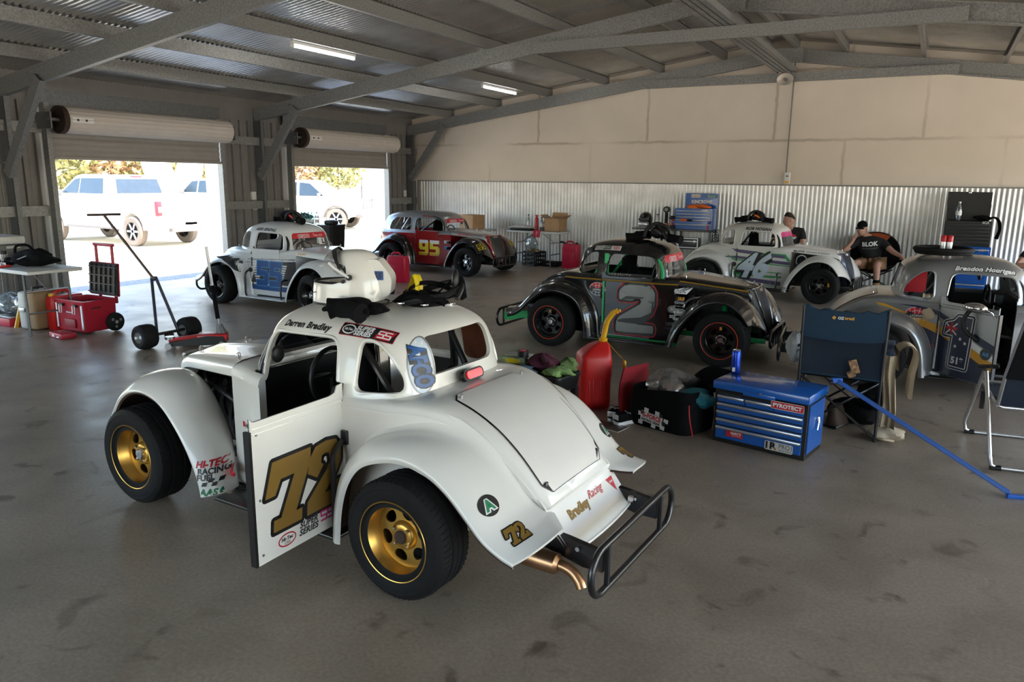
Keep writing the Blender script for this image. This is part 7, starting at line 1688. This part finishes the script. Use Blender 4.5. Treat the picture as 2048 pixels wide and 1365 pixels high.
def person(label, J, look, shirt, shorts, head, hair=None, cap=None, boots=True, tee=None, lower=True, hands=None):
    root = thing('person', label, 'person', J['pelvis'] and (J['pelvis'][0], J['pelvis'][1], 0)); inv = Vector((J['pelvis'][0], J['pelvis'][1], 0))
    g = lambda n: tuple(Vector(J[n])-inv)
    nd = {'pelvis': (g('pelvis'), (.12, .09)), 'belly': (g('belly'), (.12, .095)), 'chest': (g('chest'), (.135, .09)), 'neckb': (g('neck'), .062), 'neckt': (tuple(Vector(head)-inv+Vector((0, 0, -.075))-Vector(look).normalized()*.02), .056)}
    ed = [('pelvis', 'belly'), ('belly', 'chest'), ('chest', 'neckb'), ('neckb', 'neckt')]
    for s in ('r', 'l'):
        nd[s+'sh'] = (g(s+'sh'), .066); nd[s+'el'] = (g(s+'el'), .046); nd[s+'fa'] = (tuple((Vector(g(s+'el'))*.65+Vector(g(s+'wr'))*.35)), .043); nd[s+'wr'] = (g(s+'wr'), .029)
        ed += [('chest', s+'sh'), (s+'sh', s+'el'), (s+'el', s+'fa'), (s+'fa', s+'wr')]
        d, n, sd, cu = hands[s]; hand_nodes(nd, ed, s+'wr', d, n, sd, cu, s+'h')
        nd[s+'hip'] = (g(s+'hip'), .08); nd[s+'kn'] = (g(s+'kn'), .064); ed += [('pelvis', s+'hip'), (s+'hip', s+'kn')]
        kn, an = Vector(g(s+'kn')), Vector(g(s+'an')); nd[s+'cf'] = (tuple(kn.lerp(an, .35)), .058); nd[s+'an'] = (tuple(an), .037); ed += [(s+'kn', s+'cf'), (s+'cf', s+'an')]
        td = Vector(g(s+'to'))-an; nd[s+'to'] = (g(s+'to'), (.042, .03)); ed += [(s+'an', s+'to')]
    me = skin_mesh(nd, ed, 'pelvis', 'body')
    b = MB(); b.add([v.co for v in me.vertices], [tuple(p.vertices) for p in me.polygons]); T_ = head_part(b, Vector(head)-inv, look)
    body = b.build('body', M['skin'], root, angle=80)
    # shirt, short sleeves
    sn = {'pelvis': (g('pelvis'), (.165, .13)), 'belly': (g('belly'), (.172, .14)), 'chest': (g('chest'), (.18, .128)), 'neckb': (tuple(Vector(g('neck'))-Vector((0, 0, .015))), .075)}
    se = [('pelvis', 'belly'), ('belly', 'chest'), ('chest', 'neckb')]
    for s in ('r', 'l'):
        sh, el = Vector(g(s+'sh')), Vector(g(s+'el')); sn[s+'sh'] = (tuple(sh), .08); sn[s+'sl'] = (tuple(sh.lerp(el, .66)), .068); se += [('chest', s+'sh'), (s+'sh', s+'sl')]
    sm = skin_mesh(sn, se, 'pelvis', 'shirt'); so_ = olink('t_shirt', sm, [shirt], root)
    pn = {'pelvis': (tuple(Vector(g('pelvis'))-Vector((0, 0, .02))), (.17, .13))}; pe = []
    for s in ('r', 'l'):
        hp, kn = Vector(g(s+'hip')), Vector(g(s+'kn')); pn[s+'hip'] = (tuple(hp), .118); pn[s+'kn'] = (tuple(hp.lerp(kn, .72)), .095); pe += [('pelvis', s+'hip'), (s+'hip', s+'kn')]
    olink('shorts', skin_mesh(pn, pe, 'pelvis', 'shorts'), [shorts], root)
    for s in ('r', 'l'):
        an, to = Vector(g(s+'an')), Vector(g(s+'to')); d = (to-an); d.z = 0; d.normalize(); ang = math.atan2(d.y, d.x)
        b = MB(); b.at(Matrix.Translation((an.x, an.y, 0)) @ Matrix.Rotation(ang, 4, 'Z'))
        b.loft([[Vector((p[0]*k+dx, p[1]*k2, z)) for p in rrect(.28, .105, .05, 5)] for z, k, k2, dx in ((0, 1., 1., .06), (.03, 1., 1., .06), (.06, .9, .95, .05), (.085, .62, .88, .01), (.12, .44, .95, -.01), (.16, .42, .98, -.012))], True, True, True)
        bo = b.build('boot', M['leather_tan'], root); b = MB(); b.at(Matrix.Translation((an.x, an.y, 0)) @ Matrix.Rotation(ang, 4, 'Z')); b.box((.06, 0, .012), (.29, .112, .024), bev=.01); b.build('sole', M['black_plastic'], bo)
        b = MB(); b.cyl((an.x, an.y, .15), (an.x, an.y, .20), .06, .055, 14); b.build('sock', M['fabric_black'], root)
    if hair:
        b = MB(); b.at(T_); rings = []
        for i in range(9):
            a = PI*.40*i/8+.001; z = .132*math.cos(a)+.002; L = []
            for k in range(24):
                t = 2*PI*k/24; c_, s_ = math.cos(t), math.sin(t); q = math.sin(a)**.75; L.append(Vector((.101*c_*q*(1 if c_ > 0 else 1.12)-.006, .079*s_*q, z-(.05*q*max(0, -c_))+.022*max(0, c_)*q)))
            rings.append(L)
        b.loft(rings, True); b.build('hair', hair, root)
    if cap:
        b = MB(); b.at(T_); b.loft([[Vector((.104*c_*q*(1 if c_ > 0 else 1.08)-.004, .083*s_*q, z)) for c_, s_ in [(math.cos(2*PI*k/24), math.sin(2*PI*k/24)) for k in range(24)]] for z, q in ((.035, 1.), (.06, .99), (.09, .9), (.115, .68), (.132, .35), (.137, .02))], True)
        cp = b.build('cap', cap, root); b = MB(); b.at(T_)
        b.loft([[Vector((.085+.085*r_*math.cos(a), .078*math.sin(a)*(1-.1*r_), .040-.02*r_*r_-.012*abs(math.sin(a)))) for a in [-1.4+2.8*k/12 for k in range(13)]] for r_ in (0, .5, 1.)], False); b.build('brim', cap, cp)
    return root, bvh_of(sm), inv
mk('tee_black', (.008, .008, .009), .9); mk('shorts_tan', (.3, .17, .09), .9); mk('hair_dark', (.02, .013, .01), .8); mk('dark_shorts', (.02, .02, .025), .9)
J = dict(pelvis=(-.86, 14.62, .43), belly=(-.90, 14.64, .58), chest=(-.93, 14.66, .76), neck=(-1.0, 14.64, .90), rsh=(-1.13, 14.60, .82), lsh=(-.74, 14.62, .80), rel=(-1.36, 14.44, .62), lel=(-.56, 14.46, .66), rwr=(-1.21, 14.46, .80), lwr=(-.41, 14.30, .60),
         rhip=(-.98, 14.56, .42), lhip=(-.76, 14.56, .42), rkn=(-1.13, 14.18, .47), lkn=(-.77, 14.18, .46), ran=(-1.08, 14.16, .10), lan=(-.75, 14.20, .10), rto=(-1.10, 14.02, .04), lto=(-.72, 14.06, .04))
pr_, bvs, inv = person('seated man in black cap, lettered black T-shirt and tan shorts, chin on hand', J, (-.28, -.95, -.12), M['tee_black'], M['shorts_tan'], (-1.09, 14.60, 1.03), cap=M['fabric_black'], hands=dict(r=((.35, .1, .93), (0, -1, .1), 1, .35), l=((.45, -.6, -.65), (.6, .3, .2), 1, .4)))
decal('shirt_lettering', move2d(fit(text2d('BLOK', bold=.03), .25), a=.12), Vector((-.93, 14.3, .735))-inv, (1, 0, 0), (0, -.2, 1), M['white_vinyl'], pr_, bvs, .004); decal('shirt_lettering', move2d(fit(text2d('Kitchens & Joinery'), .25), a=.12), Vector((-.92, 14.3, .66))-inv, (1, 0, 0), (0, -.2, 1), M['grey_vinyl'], pr_, bvs, .004)
t = thing('camp_chair', 'black and orange moon chair under the seated man in the cap', 'chair', (-.86, 14.62, 0))
rows = [[Vector((.40*math.sin(a)*k, .10+.20*k*(-math.cos(a))*-1*.2+.12*k, .60+.36*math.cos(a)*k)) for a in [2*PI*j/32 for j in range(32)]] for k in (.05, .4, .75, 1.)]
b = MB(); b.mt(0)
for i in range(3):
    pass
b.loft(rows, True); me_ = b.build('chair_shell', [M['fabric_black'], M['orange_cloth']], t)
for p in me_.data.polygons:
    if p.center.z > .86 or (p.center.x < -.2 and p.center.z > .75): p.material_index = 1
MB().tube([(.40*math.sin(2*PI*j/32), .262, .60+.36*math.cos(2*PI*j/32)) for j in range(32)], .012, 6, True).build('hoop', M['black_metal'], t)
MB().ell((0, -.02, .33), (.26, .24, .035)).build('seat', M['fabric_black'], t)
for a_, c_ in (((-.3, -.26, 0), (.3, .2, .4)), ((.3, -.26, 0), (-.3, .2, .4)), ((-.3, .26, 0), (.32, -.2, .36)), ((.3, .26, 0), (-.32, -.2, .36))): MB().tube([a_, c_], .011, 6).build('cross_leg', M['black_metal'], t)
MB().tube([(.36, .2, .46), (.44, -.15, .53), (.44, -.3, .53)], .02, 8).build('armrest', M['fabric_black'], t); MB().tube([(.30, .26, 0), (.44, -.05, .53)], .011, 6).build('arm_post', M['black_metal'], t); MB().tube([(-.36, .2, .46), (-.46, -.18, .56)], .02, 8).build('armrest', M['fabric_black'], t)
J = dict(pelvis=(-2.24, 14.35, .50), belly=(-2.24, 14.35, .66), chest=(-2.24, 14.35, .86), neck=(-2.25, 14.35, 1.02), rsh=(-2.45, 14.36, .95), lsh=(-2.04, 14.34, .95), rel=(-2.52, 14.26, .70), lel=(-1.98, 14.24, .70), rwr=(-2.36, 14.08, .62), lwr=(-2.10, 14.06, .62),
         rhip=(-2.34, 14.30, .48), lhip=(-2.14, 14.30, .48), rkn=(-2.38, 13.98, .50), lkn=(-2.08, 13.98, .50), ran=(-2.38, 13.98, .10), lan=(-2.08, 13.98, .10), rto=(-2.40, 13.86, .04), lto=(-2.06, 13.86, .04))
pr_, bvs, inv = person('short-haired man in black T-shirt seated behind the purple-striped car, looking aside', J, (-.85, -.5, 0), M['tee_black'], M['dark_shorts'], (-2.27, 14.33, 1.15), hair=M['hair_dark'], hands=dict(r=((.5, -.7, -.2), (0, -.3, 1), 1, .5), l=((-.5, -.7, -.2), (0, -.3, 1), -1, .5)))
decal('shirt_badge', poly2d([p for p in ell2d(.055, .045) if p[1] > -.005]), Vector((-2.16, 14.0, .86))-inv, (1, 0, 0), (0, 0, 1), M['red_vinyl'], pr_, bvs, .004); decal('shirt_badge', poly2d([p for p in ell2d(.055, .045) if p[1] < .005]), Vector((-2.16, 14.0, .86))-inv, (1, 0, 0), (0, 0, 1), M['pale_blue'], pr_, bvs, .004)
t = thing('stool', 'dark stool under the man behind the purple-striped car', 'stool', (-2.24, 14.38, 0)); MB().cyl((0, 0, .34), (0, 0, .38), .18, n=24).build('seat', M['black_plastic'], t)
for k in range(3): MB().tube([(.12*math.cos(k*2.1), .12*math.sin(k*2.1), .34), (.18*math.cos(k*2.1), .18*math.sin(k*2.1), 0)], .012, 8).build('leg', M['black_metal'], t)
J = dict(pelvis=(1.45, 13.0, .50), belly=(1.45, 13.0, .66), chest=(1.44, 13.0, .82), neck=(1.44, 13.0, .98), rsh=(1.24, 12.98, .90), lsh=(1.64, 13.0, .90), rel=(1.09, 12.84, .68), lel=(1.72, 12.85, .68), rwr=(1.32, 12.70, .70), lwr=(1.6, 12.7, .66),
         rhip=(1.35, 12.95, .48), lhip=(1.55, 12.95, .48), rkn=(1.33, 12.62, .5), lkn=(1.6, 12.62, .5), ran=(1.33, 12.62, .10), lan=(1.6, 12.62, .10), rto=(1.33, 12.48, .04), lto=(1.6, 12.48, .04))
person('person in black T-shirt cut off by the right edge, only an elbow showing', J, (-.3, -.9, 0), M['tee_black'], M['dark_shorts'], (1.44, 12.98, 1.12), hair=M['hair_dark'], hands=dict(r=((.8, -.3, .2), (0, -.3, 1), 1, .5), l=((-.5, -.7, -.2), (0, -.3, 1), -1, .5)))
t = thing('stool', 'dark stool under the person at the right edge', 'stool', (1.45, 13.03, 0)); MB().cyl((0, 0, .34), (0, 0, .38), .18, n=24).build('seat', M['black_plastic'], t)
for k in range(3): MB().tube([(.12*math.cos(k*2.1), .12*math.sin(k*2.1), .34), (.18*math.cos(k*2.1), .18*math.sin(k*2.1), 0)], .012, 8).build('leg', M['black_metal'], t)

# ------------------------------------------------------------------ outside: vehicles, trees, fence
mk('car_white', (.75, .75, .74), .25, coat=.6, var=.02); mk('tint', (.03, .045, .06), .08, .2); mk('dusty_tire', (.16, .13, .11), .9); mk('bumper_grey', (.12, .11, .11), .6)
GZ = -.14
def road_wheel(t, x, y, r, s):
    w = sub('wheel', t, (x, y, r)); MB().lathe([(r*.6, -.11), (r*.9, -.12), (r, -.08), (r, .08), (r*.9, .12), (r*.6, .11)], (0, 0, 0), (0, 1, 0), 40, False).build('tire', M['dusty_tire'], w)
    b = MB(); b.lathe([(r*.62, s*.115), (r*.55, s*.06), (r*.15, s*.05), (0, s*.06)], (0, 0, 0), (0, 1, 0), 36, False); b.build('rim_barrel', M['dark_inside'], w)
    for k in range(6):
        a = 2*PI*k/6; MB().box((r*.36*math.cos(a), s*.09, r*.36*math.sin(a)), (r*.5, .03, r*.13), Matrix.Rotation(-a, 3, 'Y'), .008).build('spoke', M['alu'], w)
def pickup(label, loc, rz, suv=False):
    t = thing('utility_vehicle' if suv else 'pickup_truck', label, 'car', loc, rz)
    W_ = .96; R_ = .41
    if not suv:
        low = [(-2.85, .62), (-2.85, 1.32), (-2.8, 1.36), (-.95, 1.36), (1.55, 1.34), (2.55, 1.24), (2.85, 1.1), (2.9, .6), (2.75, .5)]
        cab = [(-.98, 1.34), (-.92, 1.42), (-.80, 1.90), (-.6, 1.95), (.55, 1.96), (.85, 1.9), (1.58, 1.36)]; ax = (-1.75, 1.92)
    else:
        low = [(-2.3, .55), (-2.3, 1.2), (-.95, 1.22), (1.1, 1.2), (2.0, 1.12), (2.25, 1.0), (2.3, .6), (2.1, .5)]
        cab = [(-2.25, 1.18), (-2.15, 1.75), (-1.9, 1.85), (.25, 1.85), (.5, 1.8), (1.2, 1.2)]; ax = (-1.4, 1.45)
    def arch(P):
        L = list(P); y0 = P[-1][1]
        for x in sorted(ax, reverse=True): L += [(x+R_*1.2*math.cos(PI*k/8), max(y0-.05, R_+.0)+R_*1.15*math.sin(PI*k/8)-(.0)) for k in range(9)]
        return L
    b = MB(); P = arch(low)
    b.plate([P], W_*2-.06, XZ); me = b.build('body', M['car_white'], t, smooth=False)
    b = MB()
    n = len(cab); r0 = [Vector((x, W_-.04-.16*max(0, (z-1.3)/.6), z)) for x, z in cab]; r1 = [Vector((p.x, -p.y, p.z)) for p in r0]
    b.loft([r0, r1], True, True, True); b.build('cab', M['car_white'], t, smooth=False)
    def glass(P, s, nm='side_window'):
        b = MB(); b.loft([[Vector((x, s*(W_-.03-.16*max(0, (z-1.3)/.6)+o), z)) for x, z in P] for o in (.0, .012)], True, True, True); b.build(nm, M['tint'], t, smooth=False)
    for s in (1, -1):
        if not suv: glass([(.62, 1.42), (1.42, 1.42), (.85, 1.82), (.62, 1.85)], s); glass([(-.55, 1.42), (.56, 1.42), (.56, 1.85), (-.45, 1.85)], s)
        else: glass([(.05, 1.26), (1.0, 1.26), (.45, 1.72), (.05, 1.76)], s); glass([(-1.0, 1.26), (-.05, 1.26), (-.05, 1.76), (-1.0, 1.76)], s)
    if not suv:
        b = MB(); b.loft([[Vector((-.93+.14*(z-1.42)/.48-.02+o, y, z)) for y, z in ((-.72, 1.44), (.72, 1.44), (.66, 1.84), (-.66, 1.84))] for o in (0, .012)], True, True, True); b.build('rear_window', M['tint'], t, smooth=False)
        MB().box((-.78, 0, 1.9), (.06, .36, .04), bev=.01).build('brake_lamp', M['red_vinyl'], t)
        for s in (1, -1): lm = MB().box((-2.84, s*.86, 1.06), (.10, .17, .40), bev=.02).build('tail_light', M['red_vinyl'], t); MB().box((-2.89, s*.855, 1.03), (.03, .10, .16), bev=.01).build('reverse_lens', M['cooler_grey'], lm)
        MB().box((-2.93, 0, .62), (.22, 1.8, .2), bev=.04).build('bumper', M['car_white'], t); MB().box((-2.95, 0, .47), (.2, 1.2, .1), bev=.02).build('tow_bar', M['bumper_grey'], t); MB().box((-3.03, 0, .66), (.02, .4, .11), bev=.004).build('number_plate', M['paper'], t)
        decal('tailgate_lettering', fit(text2d('POWER', space=1.6, bold=.02), .8, .07), (-2.856, 0, 1.10), (0, -1, 0), (0, 0, 1), M['grey_vinyl'], t)
        MB().b2((-2.80, -.9, 1.362), (-1.0, .9, 1.366)).build('tray_cover', M['bumper_grey'], t, smooth=False)
    else:
        b = MB(); b.loft([[Vector((1.12-.62*(z-1.25)/.5+o, y, z)) for y, z in ((-.76, 1.25), (.76, 1.25), (.66, 1.74), (-.66, 1.74))] for o in (.03, .045)], True, True, True); b.build('windscreen', M['tint'], t, smooth=False)
        MB().box((2.35, 0, .62), (.3, 1.8, .34), bev=.06).build('bull_bar', M['bumper_grey'], t); b = MB(); b.tube([(2.42, -.6, .75), (2.45, -.6, 1.15), (2.45, .6, 1.15), (2.42, .6, .75)], .03, 8); b.tube([(2.45, -.2, .75), (2.45, -.2, 1.15)], .025); b.tube([(2.45, .2, .75), (2.45, .2, 1.15)], .025); b.build('bar_hoop', M['bumper_grey'], t)
        for s in (1, -1): MB().box((2.2, s*.78, .98), (.2, .26, .14), bev=.03).build('headlight', M['alu'], t)
        MB().tube([(2.4, -.7, 1.1), (2.42, -.7, 2.0)], .01, 6).build('aerial', M['black_metal'], t)
        for s in (1, -1):
            for x in ax: MB().tube([(x+.5*math.cos(PI*k/10), s*(W_-.02), R_+.5*math.sin(PI*k/10)) for k in range(11)], .04, 6).build('wheel_flare', M['bumper_grey'], t)
    for s in (1, -1):
        MB().box((1.35 if not suv else .85, s*(W_+.10), 1.42 if not suv else 1.28), (.1, .2, .18), bev=.03).build('door_mirror', M['bumper_grey'], t)
        MB().box((.1, s*(W_-.02), .48), (2.3 if not suv else 1.6, .08, .08), bev=.02).build('side_step', M['bumper_grey'], t)
        MB().b2((-.02, s*(W_-.03)-.004, .62), (0, s*(W_-.03)+.004, 1.3)).build('door_gap', M['bumper_grey'], t, smooth=False)
        for x in ax: road_wheel(t, x, s*(W_-.13), R_, s)
    return t
pickup('big white pickup truck parked outside the first roller door, tail towards the shed', (-21.25, 14.42, GZ), math.radians(180))
pickup('white off-road wagon with grey bull bar outside the second roller door', (-21.6, 22.5, GZ), math.radians(24), True)
pickup('white off-road wagon half hidden behind the pickup and door frame', (-28.2, 23.7, GZ), math.radians(178), True)
mk('bark_pale', (.5, .45, .4), .9, var=.3, vs=3); mk('bark_brown', (.22, .15, .11), .9, var=.3); mk('leaf_yellow', (.42, .46, .1), .8, var=.4, vs=1.5); mk('leaf_olive', (.3, .3, .13), .8, var=.4, vs=1.5); mk('leaf_dry', (.5, .33, .2), .8, var=.4, vs=1.5); mk('dry_grass', (.6, .5, .33), .95, var=.25, vs=.8, bump=.6, bs=15)
def crown(b, c, r, n, seed, sz=.35):
    rg = random.Random(seed)
    for _ in range(n):
        a = rg.uniform(0, 6.28); ph = math.acos(rg.uniform(-1, 1)); q = rg.uniform(.35, 1)**.5
        p = Vector(c)+Vector((r[0]*q*math.sin(ph)*math.cos(a), r[1]*q*math.sin(ph)*math.sin(a), r[2]*q*math.cos(ph)))
        u = Vector((rg.uniform(-1, 1), rg.uniform(-1, 1), rg.uniform(-1, 1))).normalized(); v = u.orthogonal().normalized(); s = sz*rg.uniform(.5, 1.2)
        b.add([p-u*s, p+v*s*.4, p+u*s, p-v*s*.4], [(0, 1, 2, 3)])
def tree(label, x, y, h, r, leaf, bark, seed, trunk=.15, n=1900):
    t = thing('gum_tree', label, 'tree', (x, y, GZ), 0, 'gum trees beyond the car park'); rg = random.Random(seed); b = MB()
    P = spline([(0, 0, 0), (rg.uniform(-.2, .2), rg.uniform(-.2, .2), h*.3), (rg.uniform(-.5, .5), rg.uniform(-.5, .5), h*.6), (rg.uniform(-.6, .6), rg.uniform(-.6, .6), h*.95)], 4)
    b.tube(P, [trunk*(1-.75*i/(len(P)-1)) for i in range(len(P))], 8)
    for k in range(5):
        z = h*(.4+.1*k); a = rg.uniform(0, 6.28); b.tube(spline([(0, 0, z), (r*.4*math.cos(a), r*.4*math.sin(a), z+.5), (r*.8*math.cos(a), r*.8*math.sin(a), z+1.2)], 3), [trunk*.35*(1-.1*i) for i in range(7)], 5)
    b.build('trunk', bark, t)
    b = MB(); crown(b, (0, 0, h*.5), (r*1.25, r*1.25, h*.46), n, seed, .33); b.build('crown', leaf, t, smooth=False, recalc=False); return t
mk('lf', (.3, .3, .1), .8)
K_ = [('leaf_yellow', 'yellow-green leafy'), ('leaf_olive', 'sparse olive-green'), ('leaf_dry', 'brown dry-leaved')]
rg = random.Random(4)
for i in range(18):
    y = 10+2.9*i; x = -44-rg.uniform(0, 10)-.35*i; k = 0 if 2 <= i <= 5 else (2 if i % 3 == 0 else 1)
    o = tree(K_[k][1]+' gum tree in the scrub beyond the car park', x, y, rg.uniform(7, 10), rg.uniform(2., 3.2), M[K_[k][0]], M['bark_brown'], 100+i)
    o['group'] = ['yellow-green gum trees', 'olive gum trees', 'brown gum trees'][k]
t = thing('gum_tree', 'huge pale double-trunked gum tree right behind the pickup truck', 'tree', (-35.5, 27.2, GZ))
b = MB(); b.tube(spline([(0, 0, 0), (-.5, -.6, 2.5), (-1.0, -1.2, 6), (-1.2, -1.6, 10)], 5), [.85-.03*i for i in range(16)], 14); b.tube(spline([(0, .2, 0), (.4, .8, 2.5), (.8, 1.4, 6), (1.0, 1.8, 10)], 5), [.8-.03*i for i in range(16)], 14); b.build('trunk', M['bark_pale'], t); b = MB(); crown(b, (0, 0, 11), (5, 5, 3), 900, 77, .4); b.build('crown', M['leaf_olive'], t, smooth=False, recalc=False)
b = MB(); rg = random.Random(9)
for _ in range(9000):
    x = -46+rg.uniform(-6, 8); y = rg.uniform(4, 66); h = rg.uniform(.5, 1.3); a = rg.uniform(0, 6.28); dx, dy = .05*math.cos(a), .05*math.sin(a); q = rg.uniform(-.3, .3)
    b.add([(x-dx, y-dy, GZ), (x+dx, y+dy, GZ), (x+q, y+q*.5, GZ+h)], [(0, 1, 2)])
o = b.build('dry_grass', M['dry_grass'], smooth=False, recalc=False); tag(o, 'tall dry grass along the edge of the car park', 'grass', kind='stuff')
struct(MB().b2((-60, -20, GZ-.02), (-37, 90, GZ+.012)).build('ground_verge', M['dry_grass'], smooth=False))
t = thing('pool_fence', 'long grey steel picket fence along the far side of the car park', 'fence', (-36, 10, GZ))
b = MB(); b.b2((-.02, 0, .15), (.02, 34, .19)); b.b2((-.02, 0, 1.1), (.02, 34, 1.14)); b.build('rail', M['bumper_grey'], t, smooth=False)
b = MB()
for k in range(280): b.b2((-.01, .12*k, .1), (.01, .12*k+.02, 1.3))
o = b.build('pickets', M['bumper_grey'], t, smooth=False); o['kind'] = 'stuff'
for k in range(12): MB().b2((-.03, 3*k-.03, 0), (.03, 3*k+.03, 1.4)).build('fence_post', M['bumper_grey'], t, smooth=False)
